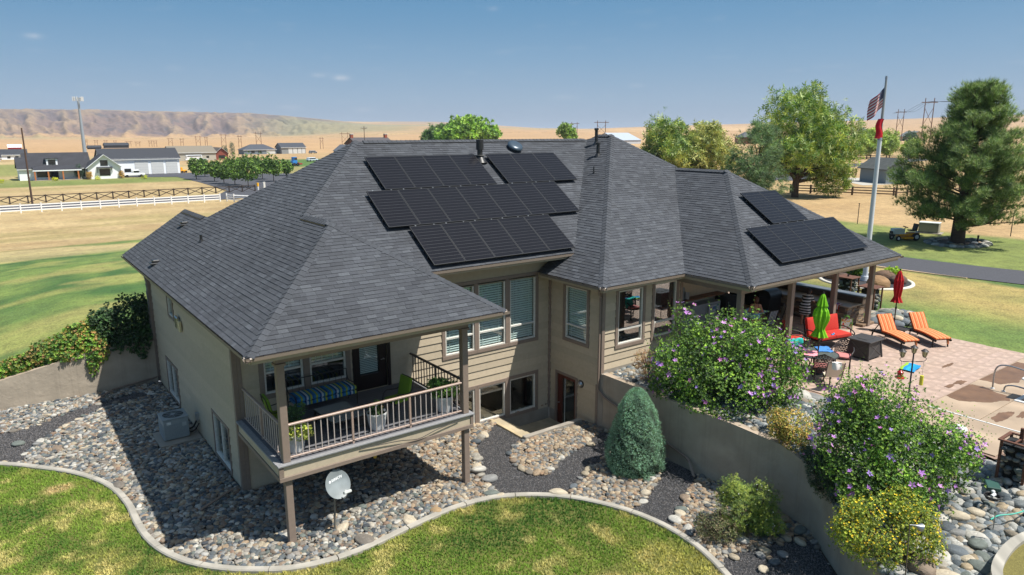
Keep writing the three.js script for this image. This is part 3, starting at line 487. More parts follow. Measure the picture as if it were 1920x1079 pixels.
// ---- doors
{
  const d = part('deck_door', house), c = -20.79, g = new GB(), [a0, a1, y0, y1] = deckDoor;
  g.box(a0 - 0.12, a0, y0, y1 + 0.12, c, c + 0.05, 0.005); g.box(a1, a1 + 0.12, y0, y1 + 0.12, c, c + 0.05, 0.005); g.box(a0, a1, y1, y1 + 0.12, c, c + 0.048); g.box(a0, a0 + 0.16, y0, y1, c - 0.08, c - 0.03); g.box(a1 - 0.28, a1, y0, y1, c - 0.08, c - 0.03); g.box(a0 + 0.16, a1 - 0.28, y0, y0 + 0.5, c - 0.08, c - 0.03); g.box(a0 + 0.16, a1 - 0.28, y1 - 0.16, y1, c - 0.08, c - 0.03);
  mesh('door_panel', g, MAT.brownDoor, d); const p = new GB(); p.box(a0 + 0.16, a1 - 0.28, y0 + 0.5, y1 - 0.16, c - 0.056, c - 0.054); mesh('pane', p, MAT.glass, d);
  const b = new GB(); for (let y = y0 + 0.55; y < y1 - 0.2; y += 0.06) b.box(a0 + 0.18, a1 - 0.3, y, y + 0.04, c - 0.11, c - 0.1); mesh('blind', b, MAT.blind, d, { kind: 'stuff' }); const k = new GB(); k.box(a0 - 0.02, a1 + 0.02, y0, y1, c - 0.5, c - 0.48); k.box(a0 - 0.03, a0 - 0.01, y0, y1, c - 0.48, c - 0.09); k.box(a1 + 0.01, a1 + 0.03, y0, y1, c - 0.48, c - 0.09); k.box(a0, a1, y1 + 0.01, y1 + 0.03, c - 0.48, c - 0.09); k.box(a0, a1, y0 - 0.03, y0 - 0.01, c - 0.48, c - 0.09); mesh('recess', k, MAT.dark, d);
  const h = new GB(); h.cyl([a1 - 0.12, 3.3, c - 0.03], [a1 - 0.12, 3.3, c + 0.04], 0.02); h.bar([a1 - 0.12, 3.3, c + 0.04], [a1 - 0.24, 3.3, c + 0.04], 0.018); mesh('handle', h, MAT.steel, d);
}
{
  const d = part('entry_door', house), c = 17.22, g = new GB(), [a0, a1, y0, y1] = w2Door, cs = new GB();
  cs.box(c - 0.05, c, y0, y1 + 0.1, a0 - 0.1, a0, 0.004); cs.box(c - 0.05, c, y0, y1 + 0.1, a1, a1 + 0.1, 0.004); cs.box(c - 0.048, c, y1, y1 + 0.1, a0, a1); mesh('casing', cs, MAT.trim, d);
  g.box(c + 0.02, c + 0.07, y0, y1, a0, a0 + 0.26); g.box(c + 0.02, c + 0.07, y0, y1, a1 - 0.12, a1); g.box(c + 0.02, c + 0.07, y0, y0 + 0.2, a0 + 0.26, a1 - 0.12); g.box(c + 0.02, c + 0.07, y1 - 0.14, y1, a0 + 0.26, a1 - 0.12); mesh('door_panel', g, MAT.redDoor, d);
  const p = new GB(); p.box(c + 0.044, c + 0.046, y0 + 0.2, y1 - 0.14, a0 + 0.26, a1 - 0.12); mesh('pane', p, MAT.glass, d); const k = new GB(); k.box(c + 0.4, c + 0.42, y0, y1, a0, a1); k.box(c + 0.08, c + 0.4, y0, y1, a0 - 0.03, a0 - 0.01); k.box(c + 0.08, c + 0.4, y0, y1, a1 + 0.01, a1 + 0.03); k.box(c + 0.08, c + 0.4, y0 - 0.03, y0 - 0.01, a0, a1); k.box(c + 0.08, c + 0.4, y1 + 0.01, y1 + 0.03, a0, a1); mesh('recess', k, MAT.dark, d);
  const h = new GB(); h.cyl([c + 0.02, 0.25, a0 + 0.1], [c - 0.05, 0.25, a0 + 0.1], 0.025); mesh('handle', h, MAT.steel, d);
  const l = part('wall_lamp', house), lg = new GB(); lg.geo(new THREE.SphereGeometry(0.13, 14, 8, 0, Math.PI * 2, 0, Math.PI / 2), new THREE.Matrix4().makeRotationZ(Math.PI / 2).setPosition(17.19, 1.39, -18.88)); mesh('lamp_shade', lg, MAT.steel, l);
  const lb = new GB(); lb.cyl([17.2, 1.39, -18.88], [17.17, 1.39, -18.88], 0.15, 0.15, 16); mesh('lamp_base', lb, MAT.blackMetal, l);
}
// ---- deck with its posts, beams and railings
{
  const deck = part('deck', house), fl = new GB(), R = rng(12);
  for (let z = -20.75; z < -17.2; z += 0.145) { const g = new GB(); g.box(5.30, 11.02, 2.30, 2.335, z, z + 0.14, 0.004); mesh('floor_board', g, MAT.deck, deck); }
  const e = new GB(); // ledge boards round the edge, dropped fascia with bands
  e.box(5.14, 11.16, 2.285, 2.33, -17.20, -17.0, 0.006); e.box(5.13, 5.295, 2.286, 2.331, -20.72, -17.21, 0.006); e.box(11.03, 11.16, 2.284, 2.329, -20.72, -17.21, 0.006); mesh('deck_edge', e, MAT.deckEdge, deck, { kind: 'stuff' });
  const bm = new GB(); bm.box(5.2, 11.1, 1.98, 2.28, -17.16, -17.06); bm.box(5.2, 5.3, 1.98, 2.28, -20.72, -17.17); bm.box(11.0, 11.1, 1.98, 2.28, -20.72, -17.17); bm.box(5.31, 10.99, 2.1, 2.29, -20.7, -17.18); mesh('beam', bm, MAT.siding, deck);
  const bd = new GB(); bd.box(5.17, 11.13, 1.86, 1.975, -17.18, -17.03, 0.005); bd.box(5.17, 5.31, 1.86, 1.975, -20.72, -17.19); bd.box(10.99, 11.13, 1.86, 1.975, -20.72, -17.19); bd.box(5.17, 5.29, 1.98, 2.282, -17.1, -17.035); bd.box(11.03, 11.13, 1.98, 2.282, -17.1, -17.035); bd.box(5.31, 10.99, 1.9, 2.0, -20.7, -17.2); mesh('beam_band', bd, MAT.trim, deck, { kind: 'stuff' });
  const post = (name, x, z, y0, y1, w, par) => { const g = new GB(); g.box(x - w / 2, x + w / 2, y0, y1, z - w / 2, z + w / 2, 0.012); return mesh(name, g, MAT.trim, par); };
  for (const x of [5.42, 10.93]) { post('post', x, -17.22, 2.33, 5.02, 0.2, deck); post('post', x, -17.2, -0.2, 1.87, 0.19, deck); const g = new GB(); g.box(x - 0.14, x + 0.14, 4.95, 5.02, -17.36, -17.08, 0.008); mesh('post_cap', g, MAT.trim, deck); }
  const top = new GB(); top.box(5.3, 11.05, 5.03, 5.22, -17.31, -17.12, 0.01); top.box(5.3, 5.5, 5.03, 5.22, -20.75, -17.32, 0.01); top.box(10.85, 11.05, 5.03, 5.22, -20.75, -17.32, 0.01); mesh('porch_beam', top, MAT.trim, deck, { kind: 'stuff' });
  const bnd = new GB(); bnd.box(5.3, 11.05, 5.222, 5.305, -17.3, -17.13); mesh('porch_frieze', bnd, MAT.siding, deck);
  const railing = (name, a, b, n, m, mb, newels) => { // balusters of one run, each its own piece
    const r = part(name, house), top = new GB(), bot = new GB(), dx = b[0] - a[0], dz = b[1] - a[1], L = Math.hypot(dx, dz), along = Math.abs(dx) > Math.abs(dz);
    const bx = (g, y, h, w, ch) => along ? g.box(a[0], b[0], y, y + h, a[1] - w / 2, a[1] + w / 2, ch) : g.box(a[0] - w / 2, a[0] + w / 2, y, y + h, Math.min(a[1], b[1]), Math.max(a[1], b[1]), ch);
    bx(top, 3.29, 0.06, 0.085, 0.014); mesh('top_rail', top, m, r); bx(bot, 2.40, 0.045, 0.055, 0.008); mesh('bottom_rail', bot, m, r);
    for (let i = 1; i < n; i++) { const t = i / n, x = a[0] + dx * t, z = a[1] + dz * t, g = new GB(), nw = newels.includes(i); const w = nw ? 0.055 : 0.024; g.box(x - w / 2, x + w / 2, nw ? 2.33 : 2.44, 3.295, z - w / 2, z + w / 2); mesh(nw ? 'newel' : 'baluster', g, nw ? m : mb, r); }
  };
  railing('front_railing', [5.52, -17.2], [10.83, -17.2], 30, MAT.rail, MAT.baluster, [10, 20]);
  railing('side_railing', [5.38, -20.6], [5.38, -17.32], 18, MAT.rail, MAT.baluster, [9]);
  railing('inner_railing', [10.98, -20.7], [10.98, -17.32], 18, MAT.darkRail, MAT.darkRail, [9]);
  const dp = new GB(); dp.cyl([8.0, 1.86, -17.4], [8.0, 1.62, -17.4], 0.055, 0.05, 12); mesh('drain_spout', dp, mat(lin(196, 160, 60), 0.5), deck);
  const cb = new GB(); cb.tube([[7.4, 2.2, -17.02], [8.6, 2.12, -17.0], [9.2, 2.02, -17.0], [9.8, 2.14, -17.0], [10.6, 2.22, -17.02]], 0.012, 5); mesh('cable', cb, MAT.blackMetal, deck);
}
// ---- the covered patio: posts, beam, ceiling lamps
{
  const pc = part('patio_cover', house);
  const col = (x, z) => { const g = new GB(); g.box(x - 0.1, x + 0.1, 2.35, 5.06, z - 0.1, z + 0.1, 0.012); mesh('post', g, MAT.trim, pc); };
  for (const x of [21.18, 24.35, 27.45, 30.42]) col(x, -14.95); for (const z of [-18.6, -22.4]) col(30.42, z);
  const b = new GB(); b.box(21.05, 30.55, 5.06, 5.305, -15.06, -14.84, 0.01); mesh('beam', b, MAT.trim, pc); const b2 = new GB(); b2.box(21.07, 21.29, 5.06, 5.305, -17.8, -15.07, 0.01); mesh('beam', b2, MAT.trim, pc); const b3 = new GB(); b3.box(30.31, 30.53, 5.06, 5.305, -25.9, -15.07, 0.01); mesh('beam', b3, MAT.trim, pc);
}
// ---- roof vents, pipes, downspouts, wall vent: parts of the house
{
  const onR = (i, s, run) => onSlope(slopes[i], s, run / CA);
  const flue = part('flue_pipe', house); { const [x, y, z] = onR(2, 16.66, 6.02), g = new GB(); g.cyl([x, y + 0.02, z], [x, y + 0.78, z], 0.11, 0.11, 20); g.cyl([x, y + 0.44, z], [x, y + 0.84, z], 0.155, 0.155, 20); mesh('pipe', g, MAT.blackMetal, flue); const f = new GB(); f.cyl([x, y - 0.12, z + 0.05], [x, y + 0.2, z], 0.28, 0.13, 20); mesh('flashing', f, MAT.blackMetal, flue); const c = new GB(); c.cyl([x, y + 0.2, z], [x, y + 0.225, z], 0.2, 0.2, 20); mesh('storm_collar', c, mat(lin(110, 108, 104), 0.5), flue); }
  { const [x, y, z] = onR(2, 18.9, 6.62), g = new GB(); const m = new THREE.Matrix4().makeTranslation(x, y + 0.1, z).multiply(new THREE.Matrix4().makeRotationX(0.588)); g.geo(new THREE.LatheGeometry([[0, 0.17], [0.2, 0.165], [0.31, 0.13], [0.35, 0.06], [0.34, 0.02], [0.25, 0.0], [0.24, -0.08], [0.3, -0.1]].map((p) => new THREE.Vector2(p[0], p[1])), 28), m); mesh('round_roof_vent', g, mat(lin(66, 80, 92), 0.32, { metalness: 0.3 }), house); }
  const pipe = (i, s, run, h, r, cap) => { const [x, y, z] = onR(i, s, run), g = new GB(); g.cyl([x, y - 0.05, z], [x, y + h, z], r, r, 14); g.cyl([x, y - 0.06, z], [x, y + 0.09, z], r * 2.1, r * 1.2, 14); if (cap) g.cyl([x, y + h * 0.86, z], [x, y + h, z], r * cap, r * cap, 14); mesh('vent_pipe', g, MAT.blackMetal, house); };
  pipe(3, -24.97, 6.92, 0.72, 0.075, 1.35); pipe(3, -24.04, 6.17, 0.58, 0.075, 1.45); pipe(3, -23.11, 5.07, 0.31, 0.028, 0);
  pipe(0, -27.86, 1.8, 0.27, 0.05, 0);
  for (const [s, r] of [[-31.88, 2.1], [-29.44, 0.46]]) { const [x, y, z] = onR(0, s, r), g = new GB(); g.box(x - 0.13, x + 0.13, y - 0.04, y + 0.14, z - 0.13, z + 0.13, 0.03); g.box(x - 0.22, x + 0.2, y - 0.02, y + 0.03, z - 0.2, z + 0.2, 0.01); mesh('box_vent', g, MAT.blackMetal, house); }
  const ds = (pts, nm = 'downspout') => { const g = new GB(); for (let i = 0; i < pts.length - 1; i++) { g.bar(pts[i], pts[i + 1], 0.07, 0.055); g.geo(new THREE.SphereGeometry(0.042, 8, 6), new THREE.Matrix4().makeTranslation(...pts[i + 1])); } mesh(nm, g, MAT.trim, house); };
  ds([[16.5, 5.4, -17.3], [16.62, 5.2, -17.42], [17.12, 4.95, -17.86], [17.12, 1.5, -17.86], [17.13, 1.3, -17.6], [17.13, 0.42, -13.72], [17.08, 0.36, -13.55], [16.85, 0.08, -13.15]]);
  ds([[4.55, 5.35, -33.9], [5.14, 5.05, -33.08], [5.14, 0.25, -33.06], [4.9, 0.2, -33.0], [3.3, 0.16, -32.6], [2.55, 0.15, -31.75]]);
  ds([[4.9, 0.16, -20.85], [3.85, 0.13, -20.2]], 'drain_pipe');
  const v = part('dryer_vent', house), g = new GB(); g.box(5.08, 5.2, 3.6, 4.05, -28.0, -27.55, 0.03); mesh('vent_hood', g, MAT.steel, v); const g2 = new GB(); g2.box(5.1, 5.18, 3.55, 3.95, -27.5, -27.3, 0.01); mesh('vent_grille', g2, MAT.cream, v);
}
// ================================================================ yard: lawn, kerb, rock beds, gravel paths, retaining walls
const curbPts = [[-9, -30.6], [-5.5, -29.6], [-2.6, -28.6], [-0.72, -27.27], [0.11, -26.41], [1.2, -25.0], [1.85, -23.6], [2.13, -22.1], [2.17, -20.7], [2.26, -19.64], [2.56, -18.5], [3.2, -17.37], [4.2, -16.42], [5.2, -15.85], [6.6, -15.65], [8.2, -15.85], [9.7, -16.0], [10.9, -15.85], [11.85, -15.38], [12.75, -14.58], [13.5, -13.33], [13.83, -12.19], [13.86, -11.04], [13.6, -9.9], [12.9, -8.4], [11.8, -6.5], [9.5, -3]];
const curb = smoothLine(curbPts, 12);
const offsetLine = (pl, d) => pl.map((p, i) => { const a = pl[Math.max(0, i - 1)], b = pl[Math.min(pl.length - 1, i + 1)], l = Math.hypot(b[0] - a[0], b[1] - a[1]) || 1; return [p[0] - (b[1] - a[1]) / l * d, p[1] + (b[0] - a[0]) / l * d]; });
const struct = (m) => { m.userData.kind = 'structure'; return m; };
// retaining walls, plastered
const plaster = mat(lin(178, 166, 150), 0.9, { map: rep(tex(256, (u, v) => { const k = 0.80 + 0.2 * fbm(u * 6, v * 6, 5, 71, 6) - 0.06 * step(0.52, 0.8, fbm(u * 44, v * 2, 3, 72, 0)) * fbm(u * 5, v * 3, 2, 73); return [k, k * 0.995, k * 0.985]; }), 0.3), bumpMap: rep(stucco, 0.55), bumpScale: 0.012 });
const capMat = mat(lin(186, 168, 148), 0.88, { map: rep(soft, 0.5), bumpMap: rep(bumpy, 1.4), bumpScale: 0.003 });
function gardenWall(name, label, line, top, t, side) { // side: offset of the back face
  const w = thing(name, label, 'garden wall'), back = offsetLine(line, side * t), g = new GB(), c = new GB();
  for (let i = 0; i < line.length - 1; i++) {
    const a = line[i], b = line[i + 1], A = back[i], B = back[i + 1], ya = top(a, i), yb = top(b, i + 1); let l = 0; for (let k = 0; k < i; k++) l += Math.hypot(line[k + 1][0] - line[k][0], line[k + 1][1] - line[k][1]); const l2 = l + Math.hypot(b[0] - a[0], b[1] - a[1]);
    const f = (p, q, yp, yq, fl) => fl ? g.quad([q[0], -0.4, q[1]], [p[0], -0.4, p[1]], [p[0], yp, p[1]], [q[0], yq, q[1]], [l2, -0.4], [l, -0.4], [l, yp], [l2, yq]) : g.quad([p[0], -0.4, p[1]], [q[0], -0.4, q[1]], [q[0], yq, q[1]], [p[0], yp, p[1]], [l, -0.4], [l2, -0.4], [l2, yq], [l, yp]);
    f(a, b, ya, yb, side > 0 ? 1 : 0); f(A, B, ya, yb, side > 0 ? 0 : 1);
    const q = [[a[0], ya + 0.001, a[1]], [b[0], yb + 0.001, b[1]], [B[0], yb + 0.001, B[1]], [A[0], ya + 0.001, A[1]]], uv = [[l, 0], [l2, 0], [l2, t], [l, t]]; if (side > 0) { q.reverse(); uv.reverse(); } c.quad(...q, ...uv);
  }
  mesh('wall_face', g, plaster, w); mesh('wall_cap', c, capMat, w); return w;
}
const rwLine = [[17.2, -17.72], [17.2, -15], [17.2, -12], [17.2, -10.4], [17.14, -9.85], [16.95, -9.3], [16.6, -8.8], [16.1, -8.18], [15.5, -7.45], [14.8, -6.6], [13.9, -5.5], [12.6, -3.9], [11, -2]];
const rwTop = (p) => p[1] < -10.8 ? 2.1 : p[1] < -9.3 ? lerp(2.1, 1.78, step(-10.8, -9.3, p[1])) : Math.max(1.2, lerp(1.78, 1.42, step(-9.3, -8.0, p[1])));
gardenWall('retaining_wall', 'curving plastered retaining wall holding up the flower bed below the patio', rwLine, rwTop, 0.26, -1);
const lwLine = [[5.1, -33.02], [3, -33.02], [1.4, -33.02], [-0.5, -33.06], [-2.5, -33.15], [-6, -33.4], [-14, -34]];
gardenWall('retaining_wall', 'plastered retaining wall under the ivy at the far corner of the house', lwLine, (p) => wallTopL(p[0]), 0.24, 1);
// lower yard base sheet (soil), front lawn, kerb
const yardPoly = [[-60, -33.1], [5.2, -33.1], [5.2, -20.85], [14.43, -20.85], [14.43, -18.74], [17.19, -18.74], [17.19, -17.72], ...rwLine.map((p) => [p[0] + 0.08, p[1]]), [14, 4], [14, 58], [-60, 58]];
struct(mesh('yard_ground', sheet(yardPoly.filter((p) => true), -0.045), mat(lin(96, 88, 78), 0.95, { map: rep(grit, 1.1) })));
const lawnPatch = (x, z) => { const n = fbm(x * 0.55, z * 0.55, 4, 200), n2 = fbm(x * 1.7, z * 1.7, 3, 204), n3 = fbm(x * 0.22 + 4, z * 0.22, 3, 207);
  const c = C3(116, 142, 50).lerp(C3(74, 108, 36), step(0.46, 0.68, n)).lerp(C3(188, 178, 98), 0.8 * step(0.42, 0.66, n3 * 0.5 + n2 * 0.5)).lerp(C3(202, 188, 126), 0.6 * step(0.58, 0.75, n2));
  const spot = (sx, sz, r, k) => { const d = Math.hypot((x - sx) / r, (z - sz) / (r * 0.7)) + (n2 - 0.5) * 0.8; c.lerp(C3(206, 180, 130), k * step(1, 0.35, d)); }; spot(0.65, -24.3, 0.62, 0.95); spot(2.2, -17.4, 0.5, 0.5); spot(10.9, -10.9, 0.9, 0.6); return c.multiplyScalar(1.15); };
const lawnPoly = [...curb, [9.5, 30], [-40, 30], [-40, -33]];
{
  const pts = []; const g0 = new GB(); const poly = lawnPoly; // gridded sheet clipped to the kerb
  const g = sheet(poly, -0.01);
  const grassBase = mat(lin(126, 128, 58), 0.97, { map: rep(grit, 0.9) });
  struct(mesh('lawn', g, grassBase));
  // blades: little tufts standing all over the part of the lawn in view
  const R = rng(401), tuft = new GB();
  for (let k = 0; k < 7; k++) { const a = R() * 6.28, b = R() * 6.28, r = R() * 0.035, x = Math.cos(b) * r, z = Math.sin(b) * r, h = 0.04 + R() * 0.035, w = 0.006, lx = (R() - 0.5) * 0.06, lz = (R() - 0.5) * 0.06, dx = Math.cos(a) * w, dz = Math.sin(a) * w; tuft.tri([x - dx, 0, z - dz], [x + dx, 0, z + dz], [x + lx, h, z + lz]); }
  const list = []; const inner = offsetLine(curb, 0.0);
  const blade = mat(new THREE.Color(1, 1, 1), 0.85);
  for (let n = 0; n < 190000; n++) { const x = -3 + R() * 17.2, z = -30 + R() * 24; if (!inPoly(poly, x, z)) continue; const px = x * RT[0] + z * RT[1], d = x * FW[0] + z * FW[1]; if (d < 9.5 || Math.abs(px) > d * 0.80 + 1) continue; let near = 9; for (let q = 0; q < curb.length; q += 5) { const e = Math.abs(curb[q][0] - x) + Math.abs(curb[q][1] - z); if (e < near) near = e; } if (near < 0.10) continue;
    const c = lawnPatch(x, z), k = 0.75 + R() * 0.55; c.multiplyScalar(k); const s = 0.75 + R() * 0.6; list.push([M4(x, -0.008, z, 0, R() * 6.28, 0, s * 1.2, s * (near < 0.3 ? 1.15 : 0.85), s * 1.2), c]); }
  inst('grass', tuft.build(), blade, list, null, { label: 'short patchy lawn grass in front of the house', category: 'grass' });
}
{ // concrete kerb, in lengths with joints
  const kerb = new THREE.Group(); kerb.name = 'kerb'; scene.add(kerb); struct(kerb); const km = mat(lin(186, 180, 168), 0.88, { map: rep(soft, 0.7), bumpMap: rep(bumpy, 1.6), bumpScale: 0.004 });
  let i = 0; while (i < curb.length - 1) { const n = Math.min(17, curb.length - 1 - i), seg = curb.slice(i, i + n + 1), o = offsetLine(curb, -0.2).slice(i, i + n + 1), g = new GB(); const h = 0.085, b = 0.03;
    const L = offsetLine(curb, -0.03).slice(i, i + n + 1), O = offsetLine(curb, -0.17).slice(i, i + n + 1);
    for (let k = 0; k < n; k++) { const t0 = k === 0 ? 0.12 : 0, t1 = k === n - 1 ? 0.88 : 1, m = (pl, t) => [lerp(pl[k][0], pl[k + 1][0], t), lerp(pl[k][1], pl[k + 1][1], t)]; const P = (pl, t, y) => { const q = m(pl, t); return [q[0], y, q[1]]; }; const rows = [[seg, -0.06], [seg, h - b], [L, h], [O, h], [o, h - b], [o, -0.06]];
      for (let r = 0; r < 5; r++) g.quad(P(rows[r][0], t1, rows[r][1]), P(rows[r][0], t0, rows[r][1]), P(rows[r + 1][0], t0, rows[r + 1][1]), P(rows[r + 1][0], t1, rows[r + 1][1]), ...[[t1, 0], [t0, 0], [t0, 0.1], [t1, 0.1]].map(([t, q]) => [(i + k + t) * 0.11, r * 0.1 + q]));
      if (k === 0 || k === n - 1) { const t = k === 0 ? t0 : t1; g.poly(rows.map(([pl, y]) => P(pl, t, y))); } }
    mesh('kerb_stone', g, km, kerb); i += n; }
}
// gravel paths: a thin sheet and loose chips
const pathMid = [[14.3, -20.35], [13.6, -19.85], [13.2, -19.6], [12.4, -18.9], [12.05, -18.1], [11.6, -17.2], [11.4, -16.2], [11.35, -15.72], [11.9, -15.32], [12.7, -14.62], [13.3, -14.85], [14.1, -15.15], [14.8, -15.6], [15.5, -15.9], [16.3, -16.1], [17.0, -15.9], [17.15, -17.4], [16.4, -17.35], [15.65, -16.98], [14.3, -16.62], [13.4, -16.12], [13.0, -16.25], [12.82, -16.95], [13.05, -17.75], [13.62, -18.38], [14.35, -18.7]];
const pathRight = [[13.72, -13.05], [14.3, -13.02], [15.0, -13.3], [15.8, -13.7], [16.3, -14.05], [17.1, -14.6], [17.12, -13.2], [16.3, -12.85], [15.6, -12.45], [14.9, -12.0], [14.4, -11.75], [14.02, -11.7], [13.96, -12.4]];
const pathFar = [[14.0, -9.9], [14.9, -9.7], [15.9, -9.45], [16.6, -9.3], [16.5, -8.85], [15.6, -7.7], [14.6, -6.5], [13.2, -8.3]];
const pathLeft = [[-9, -31.2], [-3, -30.75], [-0.65, -30.4], [0.4, -30.55], [1.45, -31.3], [2.7, -31.7], [4.2, -32.1], [4.4, -31.4], [3.0, -31.1], [2.0, -30.5], [1.3, -29.8], [0.6, -29.0], [0.2, -28.3], [-0.2, -27.3], [-0.75, -27.65], [-2.6, -28.95], [-5.5, -29.9], [-9, -30.9]];
const gravelM = mat(lin(80, 80, 82), 0.95, { map: rep(grit, 1.7), bumpMap: rep(bumpy, 2.2), bumpScale: 0.02 });
const paths = [smoothLine(pathMid, 3, true), smoothLine(pathRight, 3, true), smoothLine(pathFar, 3, true), smoothLine(pathLeft, 3, true)];
{
  const chips = []; const R = rng(77); const chip = new THREE.TetrahedronGeometry(1, 1);
  const P = chip.attributes.position; for (let i = 0; i < P.count; i++) { const v = V3().fromBufferAttribute(P, i); v.multiplyScalar(0.75 + 0.5 * hash(Math.round(v.x * 50), Math.round(v.y * 50) + 31, Math.round(v.z * 50))); P.setXYZ(i, v.x, v.y, v.z); } chip.computeVertexNormals();
  paths.forEach((pl) => { struct(mesh('gravel_path', sheet(pl, -0.012), gravelM)); let x0 = 99, x1 = -99, z0 = 99, z1 = -99; for (const p of pl) { x0 = Math.min(x0, p[0]); x1 = Math.max(x1, p[0]); z0 = Math.min(z0, p[1]); z1 = Math.max(z1, p[1]); } x0 = Math.max(x0, -3);
    for (let n = 0; n < (x1 - x0) * (z1 - z0) * 900; n++) { const x = x0 + R() * (x1 - x0), z = z0 + R() * (z1 - z0); if (!inPoly(pl, x, z)) continue; const s = 0.010 + R() * R() * 0.018, k = 0.06 + R() * 0.10, w = R(); chips.push([M4(x, -0.008 + s * 0.2, z, R() * 6, R() * 6, R() * 6, s * 1.3, s * 0.8, s), new THREE.Color(k * (1 + w * 0.12), k, k * (1.06 - w * 0.12))]); } });
  inst('gravel', chip, mat(new THREE.Color(1, 1, 1), 0.9), chips, null, { label: 'dark grey crushed gravel on the winding garden paths', category: 'gravel' });
}
// river rock ------------------------------------------------------------------------------------
const rockGeos = [0, 1, 2, 3, 4].map((k) => { const g = new THREE.IcosahedronGeometry(1, 2), P = g.attributes.position, v = V3(); for (let i = 0; i < P.count; i++) { v.fromBufferAttribute(P, i); const n = 0.86 + 0.34 * (fbm(v.x * 1.1 + k * 9 + 20, v.y * 1.1 + v.z * 1.3 + 20, 2, 300 + k)); P.setXYZ(i, v.x * n, v.y * n * 0.92, v.z * n); } g.computeVertexNormals(); const N = g.attributes.normal; for (let i = 0; i < P.count; i++) { v.fromBufferAttribute(P, i).normalize(); N.setXYZ(i, lerp(N.getX(i), v.x, 0.75), lerp(N.getY(i), v.y, 0.75), lerp(N.getZ(i), v.z, 0.75)); } return g; });
const rockMat = mat(new THREE.Color(1, 1, 1), 0.82, { map: rep(soft, 1.5), bumpMap: rep(bumpy, 1), bumpScale: 0.01 });
const rockTones = [[148, 148, 146], [112, 120, 126], [92, 100, 106], [172, 166, 154], [186, 172, 148], [172, 150, 124], [132, 124, 114], [206, 202, 192], [150, 132, 114], [120, 128, 122], [164, 156, 146], [78, 84, 90], [138, 136, 128], [146, 122, 104], [182, 180, 174], [198, 190, 174], [104, 110, 112]];
const warmTones = [[174, 154, 128], [192, 172, 144], [156, 138, 116], [148, 146, 140], [204, 192, 170], [176, 146, 118], [124, 124, 122], [146, 128, 110], [170, 162, 150], [98, 104, 108]];
const coolTones = [[150, 154, 154], [118, 128, 134], [96, 106, 112], [184, 182, 174], [206, 204, 196], [132, 138, 138], [166, 154, 136], [84, 94, 100], [160, 164, 162], [178, 160, 132]];
function rockColor(R, tones) { const t = tones[Math.floor(R() * tones.length)], c = lin(...t), k = 0.82 + R() * 0.4; return c.multiplyScalar(k); }
const rockBed = new THREE.Group(); rockBed.name = 'rock_bed'; scene.add(rockBed); struct(rockBed);
function scatterRocks(poly, o) { // o: per m2, s0, s1, tones, y, holes, seed
  const R = rng(o.seed), lists = rockGeos.map(() => []); let x0 = 99, x1 = -99, z0 = 99, z1 = -99; for (const p of poly) { x0 = Math.min(x0, p[0]); x1 = Math.max(x1, p[0]); z0 = Math.min(z0, p[1]); z1 = Math.max(z1, p[1]); } x0 = Math.max(x0, -3.2);
  const N = Math.round((x1 - x0) * (z1 - z0) * o.d);
  for (let n = 0; n < N; n++) { const x = x0 + R() * (x1 - x0), z = z0 + R() * (z1 - z0); if (!inPoly(poly, x, z) || (o.holes || []).some((h) => inPoly(h, x, z))) { continue; }
    const u = R(), s = o.s0 + (o.s1 - o.s0) * u * u * u, a = 1 + R() * 0.7, f = 0.6 + R() * 0.32, y = (typeof o.y === 'function' ? o.y(x, z) : o.y || 0);
    lists[Math.floor(R() * 5)].push([M4(x, y + s * f * 0.35 - 0.02 + R() * R() * (o.pile ?? 0.05), z, (R() - 0.5) * 0.5, R() * 6.28, (R() - 0.5) * 0.5, s * a, s * f, s), rockColor(R, o.tones)]); }
  lists.forEach((l, k) => l.length && inst('river_rocks', rockGeos[k], rockMat, l, rockBed));
}
const stoneMats = [...rockTones.slice(0, 10), [212, 198, 174], [190, 160, 122]].map((t) => { const m = rockMat.clone(); m.color.copy(lin(...t)).multiplyScalar(0.95); return m; });
let stoneN = 0;
const stone = (x, z, s, k, ti, y = 0, flat = 0.6, parent = rockBed, nm = 'stone') => { const R = rng(900 + stoneN++), m = new THREE.Mesh(rockGeos[k % 5], stoneMats[ti % stoneMats.length]); m.name = nm; m.castShadow = m.receiveShadow = true; m.position.set(x, y + s * flat * 0.5, z); m.rotation.set((R() - 0.5) * 0.4, R() * 6.28, (R() - 0.5) * 0.4); m.scale.set(s * (1.1 + R() * 0.5), s * flat, s); parent.add(m); return m; };
